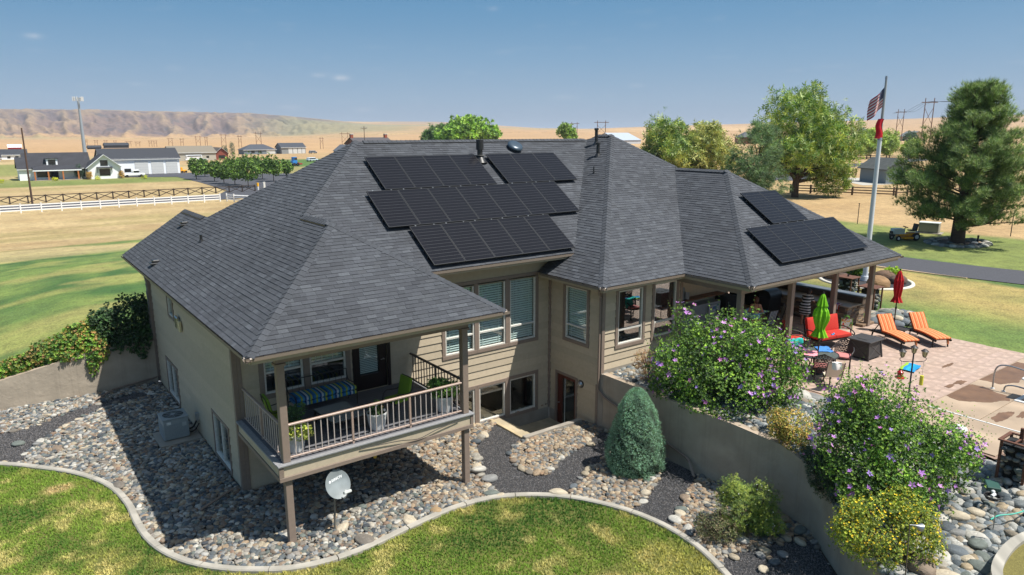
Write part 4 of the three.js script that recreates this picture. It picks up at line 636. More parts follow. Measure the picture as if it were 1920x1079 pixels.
{
  const bedL = [...offsetLine(curb, -0.2).slice(0, 74), [9.9, -16.25]].filter((p) => p[0] > -9), bedAll = [...offsetLine(curb, -0.22).filter((p) => p[1] < -8.2), [16.0, -8.15], [16.95, -9.3], [17.15, -10], [17.17, -17.6], [17.1, -18.5], [16.3, -18.35], [14.4, -18.7], [14.2, -20.7], [5.4, -20.7], [5.15, -20.9], [5.15, -32.95], [-9, -33.3]];
  const well = [[14.3, -20.8], [17.2, -20.8], [17.2, -18.6], [14.36, -18.55]], pad = [[3.75, -27.1], [5.2, -27.1], [5.2, -25.5], [3.75, -25.5]];
  const warm = [[11.3, -21], [17.2, -21], [17.2, -9], [12.4, -9], [12.4, -15.5], [9.2, -16.8]];
  const holes = [...paths, well, pad];
  scatterRocks(bedAll, { d: 330, s0: 0.026, s1: 0.085, tones: rockTones, holes: [...holes, warm], seed: 501 });
  scatterRocks(warm.map((p) => p), { d: 380, s0: 0.024, s1: 0.085, tones: warmTones, holes: [...holes, [[9, -8], [9, -17], ...offsetLine(curb, -0.2).filter((p) => p[0] > 9 && p[1] < -8), [13.2, -8]]], seed: 502 });
  // larger stones edging the paths, each its own
  const R = rng(61); const edge = (pts, gap, s0, s1) => { const L = smoothLine(pts, 6); let acc = 0; for (let i = 1; i < L.length; i++) { acc += Math.hypot(L[i][0] - L[i - 1][0], L[i][1] - L[i - 1][1]); if (acc > gap) { acc = 0; if (R() < 0.86) stone(L[i][0] + (R() - 0.5) * 0.12, L[i][1] + (R() - 0.5) * 0.12, s0 + R() * (s1 - s0), Math.floor(R() * 5), R() < 0.22 ? 10 : Math.floor(R() * 10), -0.01, 0.5 + R() * 0.2); } } };
  edge([[13.5, -19.95], [12.4, -18.95], [11.98, -18.1], [11.5, -17.2], [11.3, -16.1], [11.2, -15.75]], 0.2, 0.09, 0.17);
  edge([[14.3, -18.62], [13.58, -18.36], [13.05, -17.75], [12.88, -16.95], [13.06, -16.3], [13.45, -16.2], [14.3, -16.7], [15.6, -17.05], [16.3, -17.4]], 0.24, 0.08, 0.14);
  edge([[12.85, -14.7], [13.35, -15.0], [14.1, -15.3], [14.8, -15.75]], 0.3, 0.07, 0.13); edge([[13.8, -13.15], [14.35, -13.1], [15.0, -13.4], [15.8, -13.8], [16.25, -14.15]], 0.2, 0.08, 0.15); edge([[14.05, -11.62], [14.45, -11.75], [14.95, -12.05], [15.7, -12.5]], 0.2, 0.09, 0.16);
  edge([[-0.6, -30.3], [0.4, -30.45], [1.45, -31.2], [2.6, -31.55]], 0.34, 0.06, 0.12); edge([[-0.1, -27.4], [0.25, -28.3], [0.65, -29.0], [1.35, -29.75], [2.0, -30.4], [2.9, -31.0]], 0.3, 0.06, 0.13);
  edge([[5.4, -21.0], [8, -20.95], [11, -20.9]], 0.5, 0.07, 0.12);
  for (let i = 0; i < 60; i++) { const x = 14.2 + R() * 2.8, z = -11.5 + R() * 2.6; if (inPoly(bedAll, x, z)) stone(x, z, 0.07 + R() * 0.09, i, Math.floor(R() * 12)); }
  for (const [x, z, s, k, t] of [[12.78, -14.95, 0.2, 1, 10], [8.4, -16.2, 0.19, 2, 10], [7.0, -16.05, 0.2, 0, 6], [6.75, -17.0, 0.15, 1, 10], [9.3, -16.25, 0.15, 3, 11], [2.2, -23.4, 0.17, 2, 6], [-0.15, -28.9, 0.17, 3, 9], [0.9, -27.6, 0.14, 4, 8], [11.15, -16.12, 0.16, 1, 9], [11.7, -17.6, 0.22, 2, 7], [11.62, -16.9, 0.2, 0, 0], [3.2, -31.2, 0.15, 1, 6], [15.9, -16.9, 0.13, 3, 4], [16.4, -18.2, 0.16, 2, 4], [16.8, -18.1, 0.14, 1, 2], [17.0, -17.6, 0.16, 0, 6], [16.9, -17.0, 0.12, 2, 9]]) stone(x, z, s, k, t, 0, 0.55);
}
// the sunken stair down to the basement door
{
  const s = thing('basement_steps', 'concrete steps with a low side wall going down to the red basement door', 'steps'); const g0 = new GB();
  for (let i = 0; i < 4; i++) { const g = new GB(), x0 = 14.42 + i * 0.32; g.box(x0, i === 3 ? 17.2 : x0 + 0.34, -1.2, 0.02 - i * 0.2 - (i ? 0 : 0), -20.74, -18.74, 0.006); mesh('step', g, mat(lin(196, 180, 150), 0.88, { map: rep(soft, 0.6) }), s); }
  const w = new GB(); w.box(14.3, 17.0, -0.6, 0.13, -18.735, -18.54, 0.012); mesh('side_wall', w, MAT.concrete, s); const k = new GB(); k.box(14.28, 14.415, -0.3, 0.06, -20.74, -18.745, 0.01); mesh('curb', k, mat(lin(206, 186, 150), 0.85, { map: rep(soft, 0.6) }), s);
}
// upper bed behind the retaining wall
const terraceY = (x, z) => lerp(1.98, 2.24, step(17.4, 21, x)) - 0.55 * step(-10.6, -7, z) * step(21, 16, x);
const terrace = [[17.42, -17.8], [17.42, -10.3], [17.2, -9.5], [16.3, -8.35], [14.9, -6.7], [14.0, -5.5], [14.6, -4.4], [15.4, -4.4], [16.4, -4.7], [17.4, -4.75], [19.5, -4.6], [21.4, -5.9], [20.3, -6.3], [20.5, -7.0], [21.2, -8.0], [21.3, -9.6], [21.05, -11.2], [20.7, -12.1], [20.3, -13.2], [20.9, -14.6], [21.2, -15.0], [21.2, -17.8]];
{
  const g = new GB(), n = 0.5; for (let x = 12; x < 24; x += n) for (let z = -18; z < -2; z += n) { const q = [[x, z], [x + n, z], [x + n, z + n], [x, z + n]]; if (!q.some((p) => inPoly(terrace, ...p) || inPoly(terrace, p[0] - 0.2, p[1]))) continue; if (q.some((p) => { const b = rwLine; return false; })) continue; g.quad(...[...q].reverse().map((p) => [Math.max(p[0], p[1] < -9.8 ? 17.3 : 0), terraceY(...p) - 0.06, p[1]])); }
  // keep only what lies behind the wall
  const P = g.p, keep = new GB(); for (let i = 0; i < P.length; i += 9) { const cx = (P[i] + P[i + 3] + P[i + 6]) / 3, cz = (P[i + 2] + P[i + 5] + P[i + 8]) / 3; if (cz > -9.9 && cx + cz * 0.82 < 16.95 - 9.05 * 0.82) continue; keep.tri([P[i], P[i + 1], P[i + 2]], [P[i + 3], P[i + 4], P[i + 5]], [P[i + 6], P[i + 7], P[i + 8]]); }
  struct(mesh('flower_bed', keep, mat(lin(104, 98, 90), 0.95, { map: rep(grit, 1) })));
  scatterRocks(terrace, { d: 230, s0: 0.038, s1: 0.125, tones: coolTones, y: terraceY, seed: 510 });
  const R = rng(66); for (let i = 0; i < 95; i++) { const x = 15 + R() * 6, z = -7.6 + R() * 3.2; if (inPoly(terrace, x, z) && x + z * 0.82 > 9.7) stone(x, z, 0.10 + R() * 0.13, i, [0, 1, 2, 3, 7, 9, 10][Math.floor(R() * 7)], terraceY(x, z), 0.6); }
  stone(15.15, -5.75, 0.3, 1, 8, 1.45, 0.75); stone(20.6, -12.0, 0.3, 2, 7, 2.2, 0.6); stone(20.75, -11.6, 0.26, 0, 0, 2.2, 0.5); stone(14.7, -6.05, 0.2, 3, 7, 1.4, 0.7);
}
{ // kerb and lawn at the right-hand corner of the frame
  const c2 = smoothLine([[14.2, -3.2], [14.9, -3.9], [15.5, -4.35], [16.4, -4.55], [17.4, -4.55], [18.6, -4.2], [19.6, -3.4]], 5), g = new GB(), o = offsetLine(c2, -0.2), km = mat(lin(186, 180, 168), 0.88, { map: rep(soft, 0.7) }); const y = 1.9;
  for (let k = 0; k < c2.length - 1; k++) { const rows = [[c2, y - 0.3], [c2, y + 0.08], [o, y + 0.08], [o, y - 0.3]]; for (let r = 0; r < 3; r++) g.quad(...[[rows[r][0][k], rows[r][1]], [rows[r][0][k + 1], rows[r][1]], [rows[r + 1][0][k + 1], rows[r + 1][1]], [rows[r + 1][0][k], rows[r + 1][1]]].reverse().map(([p, yy]) => [p[0], yy, p[1]])); }
  struct(mesh('kerb', g, km)); struct(mesh('lawn', sheet([...c2, [24, -3], [24, 20], [14.2, 20]], y), mat(lin(150, 140, 74), 0.95, { map: rep(grit, 0.9) })));
}
// ================================================================ solar panels: each panel a thing on the roof
{
  const cell = phys(new THREE.Color(0.011, 0.011, 0.014), 0.22, { specularIntensity: 0.3 }), fr = mat(new THREE.Color(0.012, 0.012, 0.013), 0.4), clampM = mat(lin(190, 190, 190), 0.3, { metalness: 0.9 }), line = mat(new THREE.Color(0.016, 0.016, 0.02), 0.5);
  const W = 1.219, L = 1.965;
  const proto = new THREE.Group(); proto.name = 'solar_panel';
  { const g = new GB(); g.box(0.03, W - 0.03, 0.03, L - 0.03, 0.02, 0.034); mesh('glass', g, cell, proto);
    const f = new GB(); f.box(0.004, 0.03, 0, L, 0, 0.038); f.box(W - 0.03, W - 0.004, 0, L, 0, 0.038); f.box(0.03, W - 0.03, 0, 0.03, 0, 0.038); f.box(0.03, W - 0.03, L - 0.03, L, 0, 0.038); mesh('frame', f, fr, proto);
    const r = new GB(); for (let y = 0.19; y < L - 0.1; y += 0.158) r.box(0.035, W - 0.035, y - 0.006, y + 0.006, 0.0345, 0.0352); mesh('cell_lines', r, line, proto, { kind: 'stuff' });
    const b = new GB(); b.box(-0.01, W + 0.01, 0.42, 0.47, -0.09, -0.001); b.box(-0.01, W + 0.01, 1.5, 1.55, -0.09, -0.001); b.box(0.3, 0.36, 0.4, 0.49, -0.135, -0.09); b.box(0.3, 0.36, 1.48, 1.57, -0.135, -0.09); mesh('mounting_rail', b, fr, proto, { kind: 'stuff' }); }
  const clipG = (() => { const g = new GB(); g.box(W - 0.265, W - 0.225, L - 0.01, L + 0.02, 0.03, 0.046); g.box(0.225, 0.265, L - 0.015, L + 0.025, 0.03, 0.05); return g.build(); })();
  const place = (sl, s, t, label, group, clip) => { const o = proto.clone(); o.name = numbered('solar_panel'); scene.add(o); const p = onSlope(sl, s, t, 0.14); o.position.set(...p); o.rotation.x = -(Math.PI / 2 - 0.588); o.userData = { label, category: 'solar panel', group }; if (clip) mesh('clamp', clipG, clampM, o, { kind: 'stuff' }); };
  const M = slopes[2], E = slopes[6], nth = ['first', 'second', 'third', 'fourth', 'fifth', 'sixth', 'seventh'];
  const row = (sl, s0, t0, n, where, group, clip) => { for (let i = 0; i < n; i++) place(sl, s0 + i * 1.222, t0, `black solar panel, ${i === 0 ? 'leftmost' : i === n - 1 ? 'rightmost' : nth[i] + ' from left'} in ${where}`, group, clip); };
  const g1 = 'solar panels on the main roof slope', g2 = 'solar panels on the patio roof';
  row(M, 11.53, 5.46, 4, 'the top four beside the flue pipe', g1); row(M, 16.99, 5.46, 3, 'the top three right of the flue', g1);
  row(M, 10.76, 3.44, 7, 'the middle row on the main roof', g1, 1); row(M, 11.5, 1.42, 5, 'the bottom row on the main roof', g1, 1);
  row(E, 24.88, 2.66, 2, 'the upper pair on the patio roof', g2); row(E, 23.06, 0.64, 5, 'the lower row on the patio roof', g2, 1);
}
// ================================================================ patio, pool deck and what stands there
const PY = 2.35;
{
  const poly = [[31.4, -33], [31.4, -15.2], [31.38, -9.3], [31.5, -2], [22.4, -2], [21.5, -5.7], [20.35, -6.3], [20.55, -7.0], [21.25, -8.0], [21.35, -9.05], [21.25, -9.8], [21.05, -11.2], [20.75, -12.1], [20.35, -13.2], [20.9, -14.6], [21.1, -15.2], [21.1, -33]];
  const patio = new THREE.Group(); patio.name = 'patio'; scene.add(patio); struct(patio);
  mesh('slab_base', sheet(poly, PY - 0.035), mat(lin(172, 144, 126), 0.9, { map: rep(soft, 0.5) }), patio);
  const side = new GB(); for (let i = 9; i < poly.length - 2; i++) { const a = poly[i], b = poly[i + 1]; side.quad([a[0], 1.5, a[1]], [b[0], 1.5, b[1]], [b[0], PY - 0.03, b[1]], [a[0], PY - 0.03, a[1]]); } mesh('slab_edge', side, MAT.concrete, patio);
  const tones = [[208, 180, 162], [206, 178, 160], [210, 182, 165], [206, 178, 159], [208, 181, 163]].map((t) => mat(lin(...t).multiplyScalar(0.86), 0.72, { map: rep(soft, 0.8), bumpMap: rep(stucco, 0.8), bumpScale: 0.004 }));
  const R = rng(88), all = [];
  for (let z = -25.9, r = 0; z < -9.12; z += 0.3, r++) for (let x = 21.1 - R() * 1.2; x < 31.36;) { const L = 1.1 + R() * 1.5, x0 = Math.max(x, 21.12), x1 = Math.min(x + L - 0.005, 31.36); x += L; if (x1 - x0 < 0.1) continue; let a = x0; if (!inPoly(poly, x0, z + 0.15)) { for (a = x0; a < x1 && !inPoly(poly, a, z + 0.15); a += 0.05); if (x1 - a < 0.1) continue; } all.push([a, x1, z, Math.floor(R() * 5), R() * 0.0015]); }
  all.sort((p, q) => Math.hypot(p[0], p[2]) - Math.hypot(q[0], q[2]));
  all.slice(0, 300).forEach(([a, b, z, t, h]) => { const g = new GB(); g.box(a, b, PY - 0.03, PY - 0.004 + h, z, z + 0.295, 0.004); mesh('paving_slab', g, tones[t], patio); });
  const rest = new GB(); all.slice(300).forEach(([a, b, z, t, h]) => rest.box(a, b, PY - 0.03, PY - 0.004 + h, z, z + 0.295)); mesh('paving_slabs', rest, tones[0], patio, { kind: 'stuff' });
  // smooth pool deck in front
  const pd = new THREE.Group(); pd.name = 'pool_deck'; scene.add(pd); struct(pd); const pm = mat(lin(200, 176, 150).multiplyScalar(0.86), 0.8, { map: rep(soft, 0.22), bumpMap: rep(bumpy, 1.1), bumpScale: 0.002 });
  const slab = (x0, x1, z0, z1) => { const g = new GB(); g.box(x0, x1, PY - 0.08, PY, z0, z1, 0.006); mesh('deck_slab', g, pm, pd); };
  slab(22.78, 25.36, -9.09, -7.62); slab(25.38, 28.4, -9.09, -7.62); slab(28.42, 31.36, -9.09, -7.62); slab(22.78, 25.36, -7.60, -2); slab(20.5, 22.72, -8.05, -6.35); slab(21.3, 22.72, -9.09, -8.07); slab(21.6, 22.72, -6.33, -2.4);
  const wl = new GB(); wl.box(22.722, 22.778, PY - 0.06, PY + 0.012, -9.0, -2); mesh('white_joint_strip', wl, MAT.white, pd);
  const pool = new GB(); pool.box(25.4, 31.3, 1.0, PY - 0.15, -7.56, -2); struct(mesh('pool_water', pool, phys(new THREE.Color(0.3, 0.65, 0.75), 0.05, {})));
  const cop = new GB(); cop.box(25.37, 25.5, PY - 0.1, PY + 0.03, -7.6, -2, 0.01); cop.box(25.51, 31.3, PY - 0.1, PY + 0.03, -7.6, -7.48, 0.01); struct(mesh('pool_coping', cop, MAT.white));
  // wet patches left by swimmers
  const wet = mat(lin(158, 120, 90).multiplyScalar(0.72), 0.4, { map: rep(soft, 0.5) }); const RW = rng(5);
  const blob = (cx, cz, rx, rz, y, jag) => { const pts = []; for (let i = 0; i < 46; i++) { const a = i / 46 * 6.283, k = 0.45 + 0.9 * fbm(Math.cos(a) * jag + cx, Math.sin(a) * jag + cz, 3, 91); pts.push([cx + Math.cos(a) * rx * k, cz - Math.sin(a) * rz * k]); } struct(mesh('wet_patch', sheet(pts, y), wet)); };
  const wpoly = (P, y) => { const pts = []; P.forEach((p, i) => { const q = P[(i + 1) % P.length]; for (let t = 0; t < 1; t += 0.08) { const x = lerp(p[0], q[0], t), z = lerp(p[1], q[1], t); pts.push([x + 0.32 * (fbm(x * 2.2, z * 2.2, 4, 92) - 0.5), z + (z < -9 ? 0 : 0.32 * (fbm(x * 2.2 + 9, z * 2.2, 4, 93) - 0.5))]); } }); struct(mesh('wet_patch', sheet(pts, y), wet)); };
  wpoly([[24.2, -9.07], [25.9, -9.07], [26.1, -8.7], [25.75, -7.9], [25.2, -7.72], [24.7, -7.95], [24.05, -8.55]], PY + 0.004); wpoly([[26.7, -9.07], [30, -9.05], [30, -8.5], [27.4, -8.1], [26.7, -8.45]], PY + 0.004); blob(25.9, -9.35, 0.34, 0.14, PY + 0.005, 2.2); blob(25.2, -9.4, 0.3, 0.1, PY + 0.005, 2.2); blob(23.7, -7.3, 0.7, 0.2, PY + 0.004, 3); blob(24.4, -6.95, 0.5, 0.15, PY + 0.004, 3); blob(27.5, -10.4, 0.5, 0.08, PY + 0.005, 3);
}
const stripes = (cols, reps, vertical = true) => tex(256, (u, v) => { const t = ((vertical ? u : v) * reps) % 1, i = Math.floor(t * cols.length), c = cols[i], n = 0.92 + 0.08 * hash(u * 256, v * 256, 3); return [c[0] / 255 * n, c[1] / 255 * n, c[2] / 255 * n]; });
const wicker = mat(lin(58, 50, 46), 0.6, { map: rep(tex(64, (u, v) => 0.45 + 0.55 * ((Math.floor(u * 8) + Math.floor(v * 8)) % 2)), 14), bumpMap: rep(bumpy, 4), bumpScale: 0.004 });
const iron = mat(lin(38, 34, 34), 0.5), cushionRed = mat(lin(204, 50, 36), 0.85, { map: rep(grain, 3), bumpMap: rep(bumpy, 3), bumpScale: 0.003 });
const orangeT = stripes([[236, 112, 52], [244, 178, 118], [230, 96, 44], [240, 150, 84], [250, 214, 160], [232, 106, 48], [238, 132, 70], [226, 88, 40]], 4);
const orange = mat(new THREE.Color(0.8, 0.8, 0.8), 0.85, { map: orangeT, bumpMap: rep(bumpy, 3), bumpScale: 0.002 });
function pillow(w, h, d, puff = 0.03) { // soft box: w across x, h along y (thickness), d along z
  const g = new THREE.BoxGeometry(w, h, d, 12, 3, 14), P = g.attributes.position, v = V3();
  for (let i = 0; i < P.count; i++) { v.fromBufferAttribute(P, i); const a = 2 * v.x / w, b = 2 * v.z / d, c = 2 * v.y / h; const e = (1 - a ** 8) * (1 - b ** 8); v.y *= 0.72 + 0.28 * e; v.y += Math.sign(c) * puff * (1 - a * a) * (1 - b * b) * (Math.abs(c) > 0.9 ? 1 : 0.4); v.x *= 1 - 0.02 * (c * c); v.z *= 1 - 0.02 * c * c; P.setXYZ(i, v.x, v.y, v.z); }
  const U = g.attributes.uv; for (let i = 0; i < P.count; i++) U.setXY(i, P.getX(i) / w + 0.5, P.getZ(i) / d + 0.5); g.computeVertexNormals(); return g;
}
{ // chaise longues: head at -z, foot at +z in their own axes
  const l = thing('chaise_longue', 'orange striped chaise longue beside the square fire table', 'lounger', [0, 0, 0], 0, 'loungers at the edge of the patio');
  const fr = new GB(); const prof = (z) => 0.30 + 0.05 * Math.cos((z - 0.1) * 1.9);
  for (const s of [-1, 1]) { const pts = []; for (let z = -1.0; z <= 1.0; z += 0.1) pts.push([s * 0.33, prof(z), z]); fr.tube(pts, 0.045, 6); }
  for (let z = -0.95; z < 1; z += 0.13) fr.box(-0.33, 0.33, prof(z) - 0.012, prof(z) + 0.012, z - 0.04, z + 0.04); mesh('frame', fr, wicker, l);
  for (const s of [-1, 1]) for (const z of [-0.82, 0.82]) { const g = new GB(); g.cyl([s * 0.31, prof(z), z], [s * 0.33, 0, z + Math.sign(z) * 0.05], 0.035, 0.026, 8); mesh('leg', g, wicker, l); }
  const b = new GB(); b.bar([-0.3, prof(-0.3), -0.28], [-0.3, 0.98, -0.72], 0.05, 0.03); b.bar([0.3, prof(-0.3), -0.28], [0.3, 0.98, -0.72], 0.05, 0.03); for (let t = 0.1; t < 1; t += 0.14) b.box(-0.3, 0.3, lerp(0.34, 0.95, t), lerp(0.34, 0.95, t) + 0.08, lerp(-0.3, -0.7, t) - 0.012, lerp(-0.3, -0.7, t) + 0.012); b.bar([0.25, 0.7, -0.55], [0.25, 0.3, -0.85], 0.03); b.bar([-0.25, 0.7, -0.55], [-0.25, 0.3, -0.85], 0.03); mesh('backrest', b, wicker, l);
  const seat = pillow(0.66, 0.09, 1.28, 0.015), P = seat.attributes.position; for (let i = 0; i < P.count; i++) P.setY(i, P.getY(i) + prof(P.getZ(i) + 0.36) + 0.085); seat.translate(0, 0, 0.36); seat.computeVertexNormals(); mesh('seat_cushion', seat, orange, l);
  const bc = mesh('back_cushion', pillow(0.66, 0.09, 0.8, 0.015), orange, l); bc.position.set(0, 0.70, -0.47); bc.rotation.x = 0.97;
  const tie = new GB(); tie.box(0.3, 0.34, 0.1, 0.36, 0.86, 0.9); tie.box(0.27, 0.3, 0.12, 0.3, 0.88, 0.9); mesh('tie', tie, orange, l);
  l.position.set(28.72, PY, -12.98); l.rotation.y = -0.45;
  dup(l, [30.05, PY, -12.35], -0.5, 'orange striped chaise longue nearest the green lawn, right of the red umbrella', 'loungers at the edge of the patio');
  const st = thing('side_table', 'low dark wicker table between the two orange loungers', 'side table', [29.75, PY, -13.2]); const g = new GB(); g.box(-0.3, 0.3, 0.36, 0.4, -0.3, 0.3, 0.01); mesh('tabletop', g, wicker, st); for (const [x, z] of [[-1, -1], [1, -1], [1, 1], [-1, 1]]) { const q = new GB(); q.cyl([x * 0.26, 0, z * 0.26], [x * 0.26, 0.36, z * 0.26], 0.025, 0.025, 8); mesh('leg', q, wicker, st); }
}
{ // folded umbrellas
  const canopy = (profile, folds, amp) => { const g = new GB(), n = 64, m = profile.length; const pt = (i, j) => { const a = i / n * 6.2832, [y, r] = profile[j]; const k = r * (1 + amp * Math.cos(a * folds + Math.sin(j * 0.8) * 0.5) + 0.07 * Math.sin(a * 3 + j)); return [Math.cos(a) * k, y, Math.sin(a) * k]; }; for (let j = 0; j < m - 1; j++) for (let i = 0; i < n; i++) g.quad(pt(i + 1, j), pt(i, j), pt(i, j + 1), pt(i + 1, j + 1)); return g; };
  const umb = (name, label, pos, col, prof, cap, folds) => { const u = thing(name, label, 'patio umbrella', pos); const p = new GB(); p.cyl([0, 0, 0], [0, cap, 0], 0.024, 0.024, 10); p.cyl([0, 0.98, 0], [0, 1.08, 0], 0.04, 0.04, 10); mesh('pole', p, mat(lin(64, 46, 42), 0.4), u); const b = new GB(); b.cyl([0, 0, 0], [0, 0.07, 0], 0.26, 0.24, 24); b.cyl([0, 0.07, 0], [0, 0.3, 0], 0.04, 0.035, 12); mesh('base', b, iron, u); const f = new GB(); f.cyl([0, cap - 0.02, 0], [0, cap + 0.08, 0], 0.03, 0.022, 10); mesh('finial', f, iron, u);
    const m = mat(col, 0.85, { map: rep(grain, 3), bumpMap: rep(bumpy, 3), bumpScale: 0.002, side: THREE.DoubleSide }); mesh('canopy', canopy(prof, folds, 0.2), m, u); const v = new GB(); const s = canopy([[cap, 0.03], [cap - 0.08, 0.075], [cap - 0.22, 0.115], [cap - 0.4, 0.165], [cap - 0.44, 0.16]], folds, 0.18); mesh('vent_flap', s, m, u); const t = new GB(); t.geo(new THREE.TorusGeometry(0.1, 0.012, 6, 20), new THREE.Matrix4().makeRotationX(Math.PI / 2).setPosition(0, prof[prof.length - 3][0], 0)); mesh('tie_strap', t, m, u); return u; };
  umb('patio_umbrella', 'closed red patio umbrella standing between the orange loungers', [30.43, PY, -13.8], lin(196, 22, 28), [[2.6, 0.05], [2.4, 0.12], [2.2, 0.155], [2.0, 0.16], [1.8, 0.155], [1.62, 0.13], [1.52, 0.12], [1.4, 0.16], [1.29, 0.215]], 2.64, 8);
  umb('patio_umbrella', 'closed lime green patio umbrella over the round dining table', [22.86, PY, -12.82], lin(132, 204, 22), [[2.5, 0.05], [2.4, 0.12], [2.28, 0.20], [2.1, 0.235], [1.95, 0.225], [1.8, 0.19], [1.66, 0.14], [1.6, 0.13], [1.48, 0.18], [1.34, 0.245]], 2.86, 9);
}
{ // fire table
  const t = thing('fire_table', 'square dark fire table with a flat lid and crossed side panels', 'fire table', [26.06, PY, -12.78], -0.02), m = mat(lin(72, 70, 70), 0.45, { map: rep(grain, 2) }), m2 = mat(lin(52, 50, 50), 0.55);
  const top = new GB(); top.box(-0.52, 0.52, 0.68, 0.73, -0.46, 0.46, 0.012); mesh('tabletop', top, m, t); const lid = new GB(); lid.box(-0.3, 0.3, 0.731, 0.745, -0.2, 0.2, 0.006); mesh('burner_lid', lid, m, t);
  const side = new GB(); const q = (y) => lerp(0.47, 0.4, y / 0.68), z = (y) => q(y) * 0.9; for (let k = 0; k < 4; k++) { const a = k * Math.PI / 2, r = (x, y, d) => { const c = Math.cos(a), s = Math.sin(a); const X = k % 2 ? x * 0.9 : x, D = k % 2 ? d : d * 0.9; return [X * c + D * s, y, -X * s + D * c]; }; const lo = q(0.06), hi = q(0.68); side.quad(r(-lo, 0.06, lo), r(lo, 0.06, lo), r(hi, 0.68, hi), r(-hi, 0.68, hi)); const b = new GB(); b.bar(r(-lo * 0.9, 0.1, lo * 1.0), r(hi * 0.85, 0.6, hi * 1.02), 0.035, 0.02); b.bar(r(lo * 0.9, 0.1, lo * 1.0), r(-hi * 0.85, 0.6, hi * 1.02), 0.035, 0.02); mesh('cross_brace', b, m, t); } mesh('body', side, m2, t);
  for (const [x, zz] of [[-1, -1], [1, -1], [1, 1], [-1, 1]]) { const g = new GB(); g.bar([x * 0.48, 0, zz * 0.43], [x * 0.4, 0.68, zz * 0.36], 0.05, 0.05); mesh('leg', g, m, t); }
}
{ // red loveseat and armchair
  const sofa = (name, label, n, pos, turn) => { const s = thing(name, label, 'sofa', pos, turn, 'red cushioned patio seats'); const W = n * 0.66; 
    for (let i = 0; i < n; i++) { const x = (i - (n - 1) / 2) * 0.66; const c = mesh('seat_cushion', pillow(0.65, 0.15, 0.64, 0.02), cushionRed, s); c.position.set(x, 0.44, 0.06); const b = mesh('back_cushion', pillow(0.65, 0.15, 0.62, 0.025), cushionRed, s); b.position.set(x, 0.76, -0.30); b.rotation.x = 1.33; }
    const f = new GB(); f.box(-W / 2, W / 2, 0.3, 0.35, -0.3, 0.36); f.bar([-W / 2, 0.32, -0.3], [-W / 2, 1.0, -0.46], 0.03); f.bar([W / 2, 0.32, -0.3], [W / 2, 1.0, -0.46], 0.03); f.bar([-W / 2, 1.0, -0.46], [W / 2, 1.0, -0.46], 0.03); mesh('frame', f, iron, s);
    for (const k of [-1, 1]) { const g = new GB(), x = k * (W / 2 + 0.03); g.tube([[x, 0.62, -0.36], [x, 0.66, -0.1], [x, 0.62, 0.25], [x, 0.5, 0.46], [x, 0.42, 0.42], [x, 0.46, 0.36]], 0.022, 6); mesh('armrest', g, iron, s); for (const z of [-0.32, 0.34]) { const q = new GB(); q.tube([[x, 0.6, z * 0.8], [x, 0.3, z], [x, 0, z * 1.15]], 0.02, 6); mesh('leg', q, iron, s); } } return s; };
  sofa('loveseat', 'red cushioned iron loveseat behind the green umbrella, facing the pool', 2, [26.2, PY, -14.35], -0.2).scale.set(1.28, 1.08, 1.1);
  sofa('armchair', 'red cushioned iron armchair in the shade by the patio post', 1, [24.75, PY, -14.95], 0.7);
  const toy = new GB(); toy.geo(new THREE.CapsuleGeometry(0.03, 0.12, 4, 8), M4(0, 0, 0, 0, 0, 1.4)); toy.geo(new THREE.SphereGeometry(0.04, 8, 6), M4(0.08, 0.02, 0)); const tm = tag(mesh('sunglasses_case', toy, mat(lin(70, 150, 200), 0.5)), 'small blue case lying on the red seat cushion', 'case'); tm.position.set(26.0, PY + 0.57, -14.05);
  const et = thing('end_table', 'small square dark end table beside the red armchair', 'side table', [24.0, PY, -14.15]); const g = new GB(); g.box(-0.32, 0.32, 0.5, 0.53, -0.3, 0.3, 0.008); mesh('tabletop', g, iron, et); for (const [x, z] of [[-1, -1], [1, -1], [1, 1], [-1, 1]]) { const q = new GB(); q.cyl([x * 0.28, 0, z * 0.26], [x * 0.28, 0.5, z * 0.26], 0.018, 0.018, 6); mesh('leg', q, iron, et); }
}
function towelGeo(w, l, fall, seed, folds = 0.02) { // a cloth draped over an edge: lies flat, then hangs
  const nx = 16, nz = 22, g = new THREE.PlaneGeometry(w, l, nx, nz), P = g.attributes.position; for (let i = 0; i < P.count; i++) { const x = P.getX(i), t = P.getY(i) + l / 2; let y = 0, z = t; if (t > fall) { y = -(t - fall); z = fall + 0.03 * Math.sin((t - fall) * 9); } y += folds * (fbm(x * 7 + seed, t * 5, 3, seed) - 0.5) * 2; z += folds * Math.sin(x * 22 + seed) * (t > fall ? 1 : 0.1); P.setXYZ(i, x, y + 0.012, z); } g.computeVertexNormals(); return g;
}
const cloth = (c, o = {}) => mat(c, 0.95, { side: THREE.DoubleSide, ...o });
